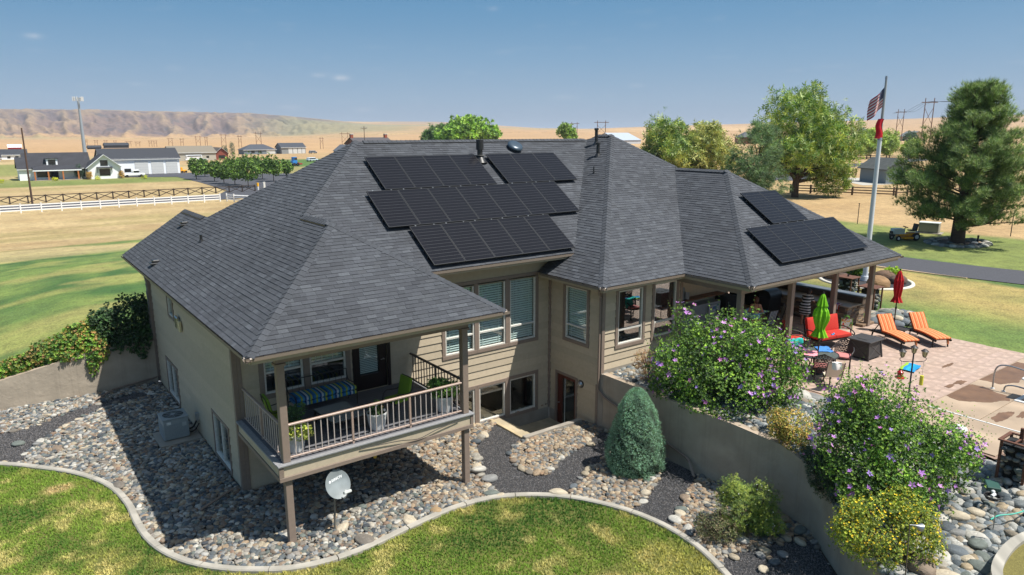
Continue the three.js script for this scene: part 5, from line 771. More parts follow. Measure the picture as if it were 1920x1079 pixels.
{ // round glass table and its wicker chairs
  const t = thing('dining_table', 'round glass-topped patio table under the green umbrella', 'table', [22.86, PY, -12.82]); const g = new GB(); g.cyl([0, 0.70, 0], [0, 0.712, 0], 0.68, 0.68, 48); mesh('tabletop', g, phys(lin(150, 165, 165), 0.06, { transmission: 0.7, thickness: 0, ior: 1.6 }), t); const r = new GB(); r.geo(new THREE.TorusGeometry(0.68, 0.02, 8, 48), M4(0, 0.706, 0, Math.PI / 2)); mesh('rim', r, iron, t); for (let k = 0; k < 4; k++) { const a = k * 1.571 + 0.4, q = new GB(); q.tube([[Math.cos(a) * 0.6, 0.69, Math.sin(a) * 0.6], [Math.cos(a) * 0.3, 0.4, Math.sin(a) * 0.3], [Math.cos(a) * 0.5, 0, Math.sin(a) * 0.5]], 0.02, 6); mesh('leg', q, iron, t); }
  const ch = thing('wicker_chair', 'dark wicker chair with its rounded back to the camera at the glass table', 'chair', [0, 0, 0], 0, 'chairs round the glass table');
  { const s = new GB(); s.cyl([0, 0.40, 0], [0, 0.45, 0], 0.28, 0.28, 20); mesh('seat', s, wicker, ch); const cu = mesh('seat_cushion', pillow(0.5, 0.06, 0.5, 0.015), mat(lin(190, 120, 116), 0.9), ch); cu.position.y = 0.48; const b = new GB(); const n = 16; for (let i = 0; i < n; i++) for (let j = 0; j < 8; j++) { const f = (a, h) => { const t2 = lerp(-1.15, 1.15, a / n), top = 0.95 - 0.16 * Math.abs(a / n - 0.5) * 2, y = lerp(0.46, top, h / 8); return [Math.sin(t2) * 0.29, y, -Math.cos(t2) * 0.29 - (y - 0.46) * 0.18]; }; if ((i + j) % 2 || i === 0 || i === n - 1 || j === 7) { b.quad(f(i, j), f(i + 1, j), f(i + 1, j + 1), f(i, j + 1)); } else b.quad(f(i, j + 0.2), f(i + 1, j + 0.2), f(i + 1, j + 0.75), f(i, j + 0.75)); } mesh('backrest', b, cloth(lin(56, 48, 46), { roughness: 0.6 }), ch); for (const k of [-1, 1]) { const a = new GB(); a.tube([[k * 0.27, 0.72, -0.2], [k * 0.31, 0.68, 0.05], [k * 0.28, 0.6, 0.24], [k * 0.25, 0.3, 0.26], [k * 0.25, 0, 0.28]], 0.022, 6); mesh('leg', a, iron, ch); const c = new GB(); c.cyl([k * 0.2, 0.42, -0.2], [k * 0.22, 0, -0.26], 0.02, 0.02, 6); mesh('leg', c, iron, ch); } }
  ch.position.set(22.25, PY, -12.25); ch.rotation.y = 2.1; ch.scale.setScalar(1.14);
  dup(ch, [23.85, PY, -12.45], -1.95, 'dark wicker chair seen from the side, nearest the fire table'); dup(ch, [21.9, PY, -13.3], 1.2, 'dark wicker chair half hidden behind the left flowering bush'); dup(ch, [23.1, PY, -13.75], -0.2, 'dark wicker chair with a teal towel on its back');
  const tw = mesh('towel', towelGeo(0.62, 0.62, 0.18, 3), cloth(lin(34, 186, 176), { map: rep(grain, 3) })); tag(tw, 'teal towel hung over the back of a wicker chair', 'towel'); tw.position.set(22.98, PY + 0.98, -13.88); tw.rotation.y = -0.2;
  const tow2 = mesh('towel', towelGeo(0.7, 0.5, 0.6, 8, 0.04), cloth(lin(236, 150, 160))); tag(tow2, 'crumpled pink towel on the glass table', 'towel'); tow2.position.set(22.5, PY + 0.73, -13.2); tow2.rotation.y = 0.5;
  const tow3 = mesh('towel', towelGeo(0.6, 0.5, 0.6, 12, 0.04), cloth(lin(66, 124, 190))); tag(tow3, 'crumpled blue towel beside the pole of the green umbrella', 'towel'); tow3.position.set(23.25, PY + 0.73, -13.1); tow3.rotation.y = 0.8;
}
{ // white canvas folding chair, seen from behind
  const c = thing('folding_chair', 'beige canvas folding chair with crossed legs on the patio corner', 'folding chair', [21.95, PY, -11.75], 2.3); const s = new GB(); s.quad([-0.24, 0.42, 0.22], [0.24, 0.42, 0.22], [0.24, 0.40, -0.2], [-0.24, 0.40, -0.2]); mesh('seat', s, cloth(lin(212, 196, 178)), c); const b = new GB(); b.quad([-0.25, 0.4, -0.2], [0.25, 0.4, -0.2], [0.25, 0.98, -0.48], [-0.25, 0.98, -0.48]); mesh('backrest', b, cloth(lin(216, 200, 184)), c); for (const k of [-1, 1]) { const g = new GB(); g.bar([k * 0.26, 0, 0.3], [k * 0.26, 0.42, -0.22], 0.022); g.bar([k * 0.26, 0.42, -0.22], [k * 0.26, 1.0, -0.49], 0.022); mesh('leg', g, iron, c); const h = new GB(); h.bar([k * 0.24, 0, -0.34], [k * 0.24, 0.44, 0.24], 0.022); mesh('leg', h, iron, c); }
  const tw = mesh('towel', towelGeo(0.3, 0.3, 0.06, 21, 0.03), cloth(lin(232, 224, 218))); tag(tw, 'white towel thrown over the beige folding chair', 'towel'); tw.position.set(21.95 - Math.sin(2.3) * 0.46, PY + 1.0, -11.75 - Math.cos(2.3) * 0.46); tw.rotation.y = 2.3 + Math.PI;
}
{ // towel lying flat, toys, rails
  const bt = mesh('beach_towel', (() => { const g = new THREE.PlaneGeometry(0.95, 0.5, 20, 12), P = g.attributes.position; for (let i = 0; i < P.count; i++) { const x = P.getX(i), y = P.getY(i); P.setXYZ(i, x + 0.03 * Math.sin(y * 9), 0.02 + 0.05 * fbm(x * 5 + 3, y * 6, 3, 8), -y + 0.02 * Math.sin(x * 8)); } g.computeVertexNormals(); return g; })(), cloth(new THREE.Color(0.9, 0.9, 0.9), { map: stripes([[18, 140, 200], [18, 150, 214], [30, 170, 220], [18, 140, 200], [150, 190, 50]], 1, false) })); tag(bt, 'blue and lime beach towel lying flat on the patio', 'towel'); bt.position.set(26.0, PY + 0.005, -11.05); bt.rotation.y = 0.2;
  const rail = thing('pool_handrail', 'tall curved stainless handrail at the pool edge', 'handrail', [26.08, PY, -8.45]); { const g = new GB(); g.tube([[0, 0, 0], [0, 0.62, 0], [0.02, 0.8, 0.08], [0.06, 0.86, 0.28], [0.08, 0.82, 0.8], [0.1, 0.7, 1.3], [0.1, 0.3, 1.5]], 0.026, 10); mesh('tube', g, MAT.steel, rail); const p = new GB(); p.cyl([0, 0, 0], [0, 0.03, 0], 0.06, 0.05, 16); mesh('floor_flange', p, MAT.white, rail); }
  const r2 = thing('pool_handrail', 'low curved stainless grab rail in front of the taller one', 'handrail', [26.05, PY, -8.12]); { const g = new GB(); g.tube([[0, 0, 0], [0.02, 0.18, 0.03], [0.04, 0.25, 0.18], [0.05, 0.25, 0.6], [0.05, 0.2, 1.2]], 0.026, 10); mesh('tube', g, MAT.steel, r2); const p = new GB(); p.cyl([0, 0, 0], [0, 0.03, 0], 0.06, 0.05, 16); mesh('floor_flange', p, MAT.white, r2); }
  const bag = thing('pool_cleaner', 'white pool hose float with a looped green hose behind the big bush', 'pool cleaner', [21.3, PY, -7.55]); { const g = new GB(); g.geo(new THREE.SphereGeometry(0.2, 20, 12), M4(0, 0.12, 0, 0, 0.4, 0, 1.3, 0.6, 1)); mesh('body', g, MAT.white, bag); const h = new GB(); h.tube([[0.1, 0.2, 0], [0.3, 0.05, 0.1], [0.5, 0.03, -0.1], [0.4, 0.03, -0.35], [0.05, 0.03, -0.3]], 0.02, 8); mesh('hose', h, mat(lin(20, 80, 84), 0.5), bag); }
  const board = thing('sun_shelf', 'white sloping board at the pool edge by the frame side', 'board', [26.0, PY, -7.1]); { const g = new GB(); g.geo(new THREE.BoxGeometry(0.6, 0.04, 1.4), M4(0, 0.5, 0.2, 0.25, 0, 0)); mesh('board', g, MAT.white, board); const q = new GB(); q.bar([0, 0, 0.1], [0, 0.48, 0.2], 0.08); mesh('leg', q, MAT.white, board); }
}
{ // lantern post with a bird feeder
  const l = thing('lamp_post', 'black garden lamp post with three lanterns above the big flowering bush', 'lamp post', [22.35, 2.1, -9.45]); const p = new GB(); p.cyl([0, 0, 0], [0, 1.92, 0], 0.028, 0.022, 10); p.cyl([0, 0, 0], [0, 0.4, 0], 0.05, 0.035, 12); mesh('post', p, mat(lin(34, 44, 58), 0.4), l); const arm = new GB(), dx = 0.34 * 0.8, dz = 0.34 * 0.6; arm.bar([-dx, 1.66, -dz], [dx, 1.66, dz], 0.016); arm.tube([[-dx, 1.66, -dz], [-dx * 1.2, 1.74, -dz * 1.2], [-dx, 1.82, -dz]], 0.01, 6); arm.tube([[dx, 1.66, dz], [dx * 1.2, 1.74, dz * 1.2], [dx, 1.82, dz]], 0.01, 6); mesh('arm', arm, iron, l);
  const glassM = mat(lin(206, 190, 140), 0.3); for (const [x, y, z] of [[0, 1.94, 0], [-dx, 1.82, -dz], [dx, 1.82, dz]]) { const h = part('lantern', l); const g = new GB(); g.cyl([x, y, z], [x, y + 0.17, z], 0.05, 0.085, 6); mesh('lantern_glass', g, glassM, h); const c = new GB(); c.cyl([x, y + 0.17, z], [x, y + 0.25, z], 0.125, 0.02, 6); c.cyl([x, y - 0.03, z], [x, y, z], 0.03, 0.055, 6); for (let k = 0; k < 6; k++) { const a = k * 1.047; c.bar([x + Math.cos(a) * 0.052, y, z + Math.sin(a) * 0.052], [x + Math.cos(a) * 0.088, y + 0.17, z + Math.sin(a) * 0.088], 0.01); } mesh('lantern_cage', c, iron, h); }
  const f = thing('bird_feeder', 'red hummingbird feeder hanging from the left arm of the lamp post', 'bird feeder', [22.35 - dx, 2.1, -9.45 - dz]); { const g = new GB(); g.cyl([0, 1.36, 0], [0, 1.66, 0], 0.004, 0.004, 5); mesh('hook', g, iron, f); const b = new GB(); b.cyl([0, 1.2, 0], [0, 1.32, 0], 0.075, 0.095, 16); b.cyl([0, 1.32, 0], [0, 1.38, 0], 0.095, 0.03, 16); mesh('bottle', b, mat(lin(150, 20, 18), 0.25), f); const d = new GB(); d.cyl([0, 1.12, 0], [0, 1.16, 0], 0.13, 0.15, 18); mesh('tray', d, mat(lin(180, 40, 24), 0.4), f); }
  const y = thing('wasp_trap', 'yellow tube trap hanging from the right arm of the lamp post', 'insect trap', [22.35 + dx, 2.1, -9.45 + dz]); { const g = new GB(); g.cyl([0, 1.2, 0], [0, 1.66, 0], 0.004, 0.004, 5); mesh('hook', g, iron, y); const b = new GB(); b.cyl([0, 0.9, 0], [0, 1.2, 0], 0.055, 0.055, 14); mesh('tube', b, mat(lin(206, 200, 60), 0.4), y); }
}
// gabion pillars: rusty steel frames filled with river stones
function gabion(name, label, pos, w, d, h, n, seed, o = {}) {
  const t = thing(name, label, 'gabion pillar', pos, o.turn || 0), f = new GB(), p = 0.03;
  for (const x of [-1, 1]) for (const z of [-1, 1]) { const g = new GB(); g.box(x * w / 2 - p, x * w / 2 + p, 0, h, z * d / 2 - p, z * d / 2 + p, 0.004); mesh('corner_post', g, MAT.rust, t); }
  const c = new GB(), e = 0.07; if (o.flat) { c.box(-w / 2 - e, w / 2 + e, h, h + 0.05, -d / 2 - e, d / 2 + e, 0.01); mesh('cap', c, MAT.rust, t); const k = new GB(); k.cyl([0, h + 0.05, 0], [0, h + 0.17, 0], 0.05, 0.035, 10); mesh('burner', k, iron, t); }
  else { c.box(-w / 2 - e, w / 2 + e, h, h + 0.035, -d / 2 - e, -d / 2 + 0.01); c.box(-w / 2 - e, w / 2 + e, h, h + 0.035, d / 2 - 0.01, d / 2 + e); c.box(-w / 2 - e, -w / 2 + 0.01, h, h + 0.035, -d / 2 + 0.012, d / 2 - 0.012); c.box(w / 2 - 0.01, w / 2 + e, h, h + 0.035, -d / 2 + 0.012, d / 2 - 0.012); c.box(-w / 2, w / 2, h, h + 0.03, -0.02, 0.02); mesh('cap', c, MAT.rust, t); const tr = new GB(); tr.box(-w / 2, w / 2, h - 0.09, h - 0.07, -d / 2, d / 2); mesh('tray', tr, MAT.dark, t); const k = new GB(); k.cyl([0.1, h - 0.07, 0], [0.1, h + 0.3, 0], 0.05, 0.05, 12); mesh('burner', k, MAT.rust, t); }
  const R = rng(seed); const core = new GB(); core.box(-w / 2 + 0.09, w / 2 - 0.09, 0.0, h - 0.1, -d / 2 + 0.09, d / 2 - 0.09); mesh('core', core, MAT.dark, t);
  for (let k = 0; k < n; k++) { const s = Math.floor(R() * 4), u = R() * 2 - 1, y = 0.05 + R() * (h - 0.2), sc = 0.06 + R() * 0.05; const x = s < 2 ? (s ? 1 : -1) * (w / 2 - 0.06) : u * (w / 2 - 0.06), z = s < 2 ? u * (d / 2 - 0.06) : (s === 2 ? 1 : -1) * (d / 2 - 0.06); const m = stone(x, z, sc, k, [0, 1, 2, 3, 9, 10, 6][Math.floor(R() * 7)], y - sc * 0.4, 0.75, t, 'stone'); m.scale.x *= s < 2 ? 0.7 : 1; m.scale.z *= s < 2 ? 1 : 0.7; }
  const wire = new GB(); for (let y = 0.12; y < h; y += 0.12) for (const s of [-1, 1]) { wire.box(-w / 2, w / 2, y, y + 0.004, s * d / 2 - 0.002, s * d / 2 + 0.002); wire.box(s * w / 2 - 0.002, s * w / 2 + 0.002, y, y + 0.004, -d / 2, d / 2); } for (let x = -w / 2 + 0.1; x < w / 2; x += 0.11) for (const s of [-1, 1]) wire.box(x, x + 0.004, 0, h, s * d / 2 - 0.003, s * d / 2 + 0.001); for (let z = -d / 2 + 0.1; z < d / 2; z += 0.11) for (const s of [-1, 1]) wire.box(s * w / 2 - 0.003, s * w / 2 + 0.001, 0, h, z, z + 0.004); mesh('wire_mesh', wire, iron, t, { kind: 'stuff' });
  return t;
}
gabion('gabion_pillar', 'rusty steel gabion pillar full of river stones at the pool corner', [19.98, 1.95, -5.72], 0.62, 0.56, 1.2, 90, 700);
gabion('gabion_pillar', 'stone-filled gabion pillar behind the bar, farther of the two', [35.2, 2.3, -18.5], 0.75, 0.75, 1.05, 70, 701, { flat: 1 });
gabion('gabion_pillar', 'stone-filled gabion pillar right beside the last patio post', [33.6, 2.3, -16.5], 0.75, 0.75, 1.1, 70, 702, { flat: 1 });
{ // things on the stones in the lower right
  const b = thing('valve_box', 'green plastic valve box set among the stones by the gabion pillar', 'valve box', [19.12, 2.08, -5.88], 0.5); { const g = new GB(); g.box(-0.22, 0.22, 0, 0.1, -0.15, 0.15, 0.02); mesh('lid', g, mat(lin(40, 78, 70), 0.6), b); }
  const bk = thing('skimmer_basket', 'round black basket holding white fittings on the stones', 'basket', [18.5, 2.08, -5.66]); { const g = new GB(); g.geo(new THREE.TorusGeometry(0.17, 0.018, 8, 28), M4(0, 0.08, 0, Math.PI / 2)); g.cyl([0, 0, 0], [0, 0.08, 0], 0.14, 0.17, 24, true); mesh('rim', g, MAT.blackMetal, bk); const q = new GB(); q.cyl([-0.05, 0.08, 0], [0.08, 0.1, 0.02], 0.04, 0.04, 12); mesh('fitting', q, MAT.white, bk); const q2 = new GB(); q2.geo(new THREE.SphereGeometry(0.05, 12, 8), M4(0.13, 0.12, -0.04)); mesh('fitting', q2, MAT.white, bk); }
  const hose = tag(mesh('garden_hose', new GB().tube([[17.6, 1.99, -5.35], [17.9, 2.01, -5.3], [18.2, 2.03, -5.12], [18.5, 2.06, -5.0], [19.0, 2.08, -4.95], [19.6, 2.1, -4.7]], 0.017, 8, false, 60), mat(lin(70, 170, 150), 0.45)), 'thin green garden hose snaking over the grey stones', 'hose');
  const lt = thing('path_light', 'bent metal garden spotlight on a stake before the yellow bush', 'garden light', [14.45, 1.42, -5.72]); { const g = new GB(); g.cyl([0, -0.1, 0], [0.02, 1.35, -0.06], 0.014, 0.012, 8); mesh('stake', g, mat(lin(96, 84, 72), 0.5), lt); const h = new GB(); h.geo(new THREE.ConeGeometry(0.09, 0.16, 16, 1, false), M4(0.13, 1.33, 0.05, 0, -0.5, 1.15)); h.bar([0.02, 1.35, -0.06], [0.1, 1.35, 0.02], 0.012); mesh('lamp_head', h, MAT.steel, lt); }
  const st2 = thing('path_light', 'short grey stake light among the stones right of the big bush', 'garden light', [17.35, 1.9, -5.2]); { const g = new GB(); g.cyl([0, 0, 0], [0, 0.4, 0], 0.012, 0.012, 8); mesh('stake', g, MAT.steel, st2); const h = new GB(); h.cyl([0, 0.4, 0], [0, 0.46, 0], 0.03, 0.02, 10); mesh('lamp_head', h, MAT.steel, st2); }
}
{ // outdoor kitchen: ledger-stone bar with raised counter, back cabinets, shelf
  const bar = thing('stone_bar', 'ledger-stone outdoor bar with a raised counter along the patio end', 'bar counter'); const R = rng(45);
  const core = new GB(); core.box(29.5, 30.9, PY, 3.18, -21.5, -15.45); mesh('core', core, MAT.dark, bar);
  const top = new GB(); top.box(29.42, 30.52, 3.2, 3.26, -21.5, -15.3, 0.01); mesh('worktop', top, mat(lin(176, 158, 138), 0.4, { map: rep(soft, 1) }), bar); const rt = new GB(); rt.box(30.5, 31.1, 3.52, 3.58, -21.5, -15.25, 0.01); mesh('counter', rt, mat(lin(120, 124, 132), 0.35, { map: rep(soft, 1) }), bar); const rw = new GB(); rw.box(30.56, 30.9, 3.2, 3.52, -21.5, -15.3); mesh('counter_wall', rw, mat(lin(110, 92, 78), 0.9, { map: rep(soft, 2) }), bar);
  const sm2 = [[150, 124, 100], [124, 102, 84], [168, 146, 122], [106, 92, 82], [140, 130, 120], [178, 152, 120]].map((t) => mat(lin(...t), 0.9, { map: rep(soft, 2), bumpMap: bumpy, bumpScale: 0.006 }));
  for (let y = PY + 0.01; y < 3.17;) { const h = 0.05 + R() * 0.05; for (let x = 29.44; x < 30.9;) { const w = 0.12 + R() * 0.28; const g = new GB(); g.box(x, Math.min(x + w - 0.008, 30.95), y, y + h - 0.007, -15.46, -15.38 + R() * 0.05); mesh('ledger_stone', g, sm2[Math.floor(R() * 6)], bar); x += w; } if (R() < 1) for (let z = -15.46; z > -18.6;) { const w = 0.15 + R() * 0.35; const g = new GB(); g.box(29.42 - R() * 0.04, 29.5, y, y + h - 0.007, Math.max(z - w + 0.008, -18.7), z); mesh('ledger_stone', g, sm2[Math.floor(R() * 6)], bar); z -= w; } y += h; }
  const foot = new GB(); foot.box(30.0, 31.0, PY, PY + 0.12, -15.24, -14.9, 0.02); mesh('foot_stone', foot, sm2[0], bar);
  const tw = mesh('towel', (() => { const g = towelGeo(0.5, 1.0, 0.3, 33, 0.025); return g; })(), cloth(new THREE.Color(0.9, 0.9, 0.9), { map: stripes([[36, 70, 170], [230, 232, 236], [36, 70, 170], [236, 236, 240], [36, 70, 170], [190, 30, 40], [236, 236, 240], [190, 30, 40]], 1) })); tag(tw, 'striped blue, white and red towel hanging off the stone bar', 'towel'); tw.position.set(29.7, 3.27, -15.95); tw.rotation.y = -Math.PI / 2;
  const bag = thing('shopping_bag', 'white patterned shopping bag with green trim leaning on the stone bar', 'bag', [29.25, PY, -15.25], -0.9); { const g = new GB(); const q = (y, k) => [[-0.24 * k, y, -0.1 * k], [0.24 * k, y, -0.1 * k], [0.24 * k, y, 0.1 * k], [-0.24 * k, y, 0.1 * k]]; const a = q(0, 1), b = q(0.46, 0.92); for (let i = 0; i < 4; i++) g.quad(a[(i + 1) % 4], a[i], b[i], b[(i + 1) % 4], [0, 0], [1, 0], [1, 1], [0, 1]); const pat = tex(64, (u, v) => { const n = vnoise(u * 9, v * 9, 5), m = vnoise(u * 8 + 30, v * 8, 6), k = vnoise(u * 8, v * 8 + 50, 7); return n > 0.72 ? [0.85, 0.3, 0.2] : m > 0.74 ? [0.3, 0.62, 0.25] : k > 0.74 ? [0.9, 0.7, 0.25] : [0.86, 0.86, 0.84]; }); mesh('body', g, cloth(new THREE.Color(0.8, 0.8, 0.8), { map: pat }), bag); const t = new GB(); for (const s of [-1, 1]) { t.bar([0.235 * s, 0, 0.1], [0.215 * s, 0.47, 0.09], 0.02); t.tube([[-0.1, 0.45, 0.09 * s], [-0.07, 0.56, 0.09 * s], [0.07, 0.56, 0.09 * s], [0.1, 0.45, 0.09 * s]], 0.01, 5); } mesh('handle', t, mat(lin(110, 190, 60), 0.7), bag); }
  const kit = thing('outdoor_kitchen', 'grey cabinets and a wooden shelf on the wall under the patio roof', 'cabinet'); const zb = -19.3;
  const wl = new GB(); wl.box(21.5, 26.2, PY, 5.3, zb - 0.15, zb); mesh('back_panel', wl, MAT.siding, kit); for (let i = 0; i < 3; i++) { const g = new GB(), x = 22.3 + i * 0.98; g.box(x, x + 0.95, PY + 0.1, 3.5, zb + 0.02, zb + 0.5, 0.01); mesh('cabinet_door', g, mat(lin(150, 156, 160), 0.5), kit); } const sh = new GB(); sh.box(22.2, 25.6, 3.72, 3.79, zb, zb + 0.42, 0.01); mesh('shelf', sh, mat(lin(128, 84, 54), 0.5, { map: rep(woodT, 1) }), kit);
  const fz = thing('refrigerator', 'tall dark refrigerator standing right of the grey cabinets', 'refrigerator', [25.75, PY, zb + 0.4]); { const g = new GB(); g.box(-0.36, 0.36, 0.02, 1.3, -0.34, 0.3, 0.02); mesh('body', g, MAT.dark, fz); const h = new GB(); h.bar([-0.3, 0.5, 0.34], [-0.3, 1.1, 0.34], 0.025); mesh('handle', h, MAT.steel, fz); }
  const bx = thing('grill_cover', 'grey folded cover leaning on the wooden shelf', 'cover', [22.95, 3.79, zb + 0.2]); { const g = new GB(); g.geo(new THREE.BoxGeometry(0.42, 0.5, 0.14, 4, 4, 2), M4(0, 0.25, 0, -0.2, 0.1, 0.06)); g.geo(new THREE.BoxGeometry(0.3, 0.3, 0.2), M4(0.22, 0.16, 0.04, -0.1, 0.2, -0.2)); mesh('fabric', g, mat(lin(160, 166, 172), 0.8, { map: rep(soft, 2) }), bx); }
  const gr = thing('barbecue_grill', 'black covered barbecue grill by the bar in the patio shade', 'grill', [28.9, PY, -18.8]); { const g = new GB(); g.box(-0.45, 0.45, 0.1, 0.85, -0.3, 0.3, 0.03); mesh('cabinet', g, MAT.blackMetal, gr); const h = new GB(); h.geo(new THREE.CylinderGeometry(0.32, 0.32, 0.9, 18, 1, false, 0, Math.PI), M4(0, 0.85, 0, 0, 0, Math.PI / 2)); mesh('hood', h, MAT.blackMetal, gr); }
  const mk = thing('patio_counter', 'dark back counter with drawers deep under the patio roof', 'counter', [27.5, PY, -24.6]); { const g = new GB(); g.box(-2.4, 2.4, 0, 0.9, -0.4, 0.4, 0.01); mesh('base', g, MAT.dark, mk); const h = new GB(); h.box(-2.45, 2.45, 0.9, 0.95, -0.43, 0.43, 0.01); mesh('worktop', h, mat(lin(80, 76, 74), 0.4), mk); }
  // dining set in the shade with striped chairs
  const dt = thing('patio_table', 'long dark table in the shade with striped chairs round it', 'table', [25.9, PY, -17.75], 0.1); { const g = new GB(); g.box(-0.85, 0.85, 0.68, 0.72, -0.45, 0.45, 0.01); mesh('tabletop', g, mat(lin(88, 84, 82), 0.3), dt); for (const [x, z] of [[-1, -1], [1, -1], [1, 1], [-1, 1]]) { const q = new GB(); q.cyl([x * 0.75, 0, z * 0.36], [x * 0.75, 0.68, z * 0.36], 0.03, 0.03, 8); mesh('leg', q, iron, dt); } }
  const strM = cloth(new THREE.Color(0.85, 0.85, 0.85), { map: stripes([[28, 34, 48], [222, 226, 230], [28, 34, 48], [200, 206, 214]], 3) });
  const sc = thing('striped_chair', 'navy and white striped chair left of the nearest corner post', 'chair', [0, 0, 0], 0, 'striped chairs in the patio shade'); { const s = new GB(); s.box(-0.25, 0.25, 0.42, 0.46, -0.25, 0.25, 0.01); mesh('seat', s, strM, sc); const b = new GB(); b.quad([-0.26, 0.44, -0.24], [0.26, 0.44, -0.24], [0.25, 1.02, -0.38], [-0.25, 1.02, -0.38], [0, 0], [1, 0], [1, 1], [0, 1]); mesh('backrest', b, strM, sc); const f = new GB(); f.bar([-0.26, 0.4, -0.24], [-0.25, 1.04, -0.39], 0.025); f.bar([0.26, 0.4, -0.24], [0.25, 1.04, -0.39], 0.025); f.bar([-0.26, 1.04, -0.39], [0.26, 1.04, -0.39], 0.025); mesh('back_frame', f, iron, sc); for (const [x, z] of [[-1, -1], [1, -1], [1, 1], [-1, 1]]) { const q = new GB(); q.cyl([x * 0.24, 0, z * 0.25], [x * 0.24, 0.43, z * 0.22], 0.016, 0.016, 6); mesh('leg', q, iron, sc); } }
  sc.position.set(24.35, PY, -17.75); sc.rotation.y = 1.2; dup(sc, [25.9, PY, -16.95], 3.0, 'navy and white striped chair just right of the woman in swimwear'); dup(sc, [26.9, PY, -17.2], -2.4, 'navy and white striped chair farthest right, turned sideways');
  const pst = thing('notice_board', 'framed colourful chart hanging on the shaded patio wall', 'poster', [24.7, 3.2, zb + 0.55]); { const g = new GB(); g.box(-0.35, 0.35, -0.2, 0.2, -0.02, 0.02); mesh('board', g, mat(new THREE.Color(0.7, 0.7, 0.7), 0.6, { map: tex(64, (u, v) => { const n = hash(u * 12, v * 8, 9); return n > 0.8 ? [0.4, 0.55, 0.75] : n > 0.7 ? [0.85, 0.6, 0.6] : n > 0.62 ? [0.5, 0.7, 0.5] : [0.85, 0.86, 0.88]; }) }), pst); }
  const wb = thing('water_bottle', 'bright blue bottle standing on the shaded patio table', 'bottle', [26.3, PY + 0.72, -17.7]); { const g = new GB(); g.cyl([0, 0, 0], [0, 0.24, 0], 0.04, 0.04, 12); mesh('body', g, mat(lin(30, 90, 190), 0.3), wb); const c = new GB(); c.cyl([0, 0.24, 0], [0, 0.29, 0], 0.025, 0.02, 10); mesh('cap', c, MAT.white, wb); }
}
// ================================================================ leaves and plants kit
const leafMat = (o = {}) => phys(new THREE.Color(1, 1, 1), 0.75, { transmission: 0.32, thickness: 0, side: THREE.DoubleSide, ...o });
const LM = leafMat();
const leafG = (() => { const g = new GB(), w = 0.36, y = 0.08; g.quad([0, 0, 0], [w, y, 0.5], [0, 0, 1], [0, -0.02, 0.5]); g.quad([0, 0, 0], [0, -0.02, 0.5], [0, 0, 1], [-w, y, 0.5]); return g.build(); })();
const sprigG = (() => { const g = new GB(), R = rng(4); for (let k = 0; k < 6; k++) { const a = k * 1.05 + R() * 0.5, e = 0.2 + R() * 0.9, m = new THREE.Matrix4().makeRotationFromEuler(new THREE.Euler(-e, a, 0, 'YXZ')); m.scale(V3(0.55, 0.55, 0.55 + R() * 0.3)); m.setPosition(0, R() * 0.35, 0); g.geo(leafG, m); } return g.build(); })();
const narrowG = (() => { const g = new GB(), R = rng(14); for (let k = 0; k < 7; k++) { const a = k * 0.9 + R() * 0.5, e = -0.3 + R() * 1.1, m = new THREE.Matrix4().makeRotationFromEuler(new THREE.Euler(-e, a, 0, 'YXZ')); m.scale(V3(0.28, 0.4, 0.8 + R() * 0.4)); m.setPosition(0, R() * 0.5, 0); g.geo(leafG, m); } return g.build(); })();
const needleG = (() => { const g = new GB(), R = rng(24); for (let k = 0; k < 11; k++) { const a = k * 2.4 + R(), e = 0.25 + R() * 1.0, c = Math.cos(e), s = Math.sin(e), L = 0.8 + R() * 0.4, d = [Math.cos(a) * c * L, s * L, Math.sin(a) * c * L], y = R() * 0.25, w = 0.035, p = [-Math.sin(a) * w, 0, Math.cos(a) * w]; g.tri([p[0], y, p[2]], [-p[0], y, -p[2]], [d[0], y + d[1], d[2]]); } return g.build(); })();
const qUp = new THREE.Quaternion(), yAxis = V3(0, 1, 0);
function orient(pos, dir, roll, s) { const q = new THREE.Quaternion().setFromUnitVectors(yAxis, dir).multiply(qUp.clone().setFromAxisAngle(yAxis, roll)); return new THREE.Matrix4().compose(pos, q, typeof s === 'number' ? V3(s, s, s) : s); }
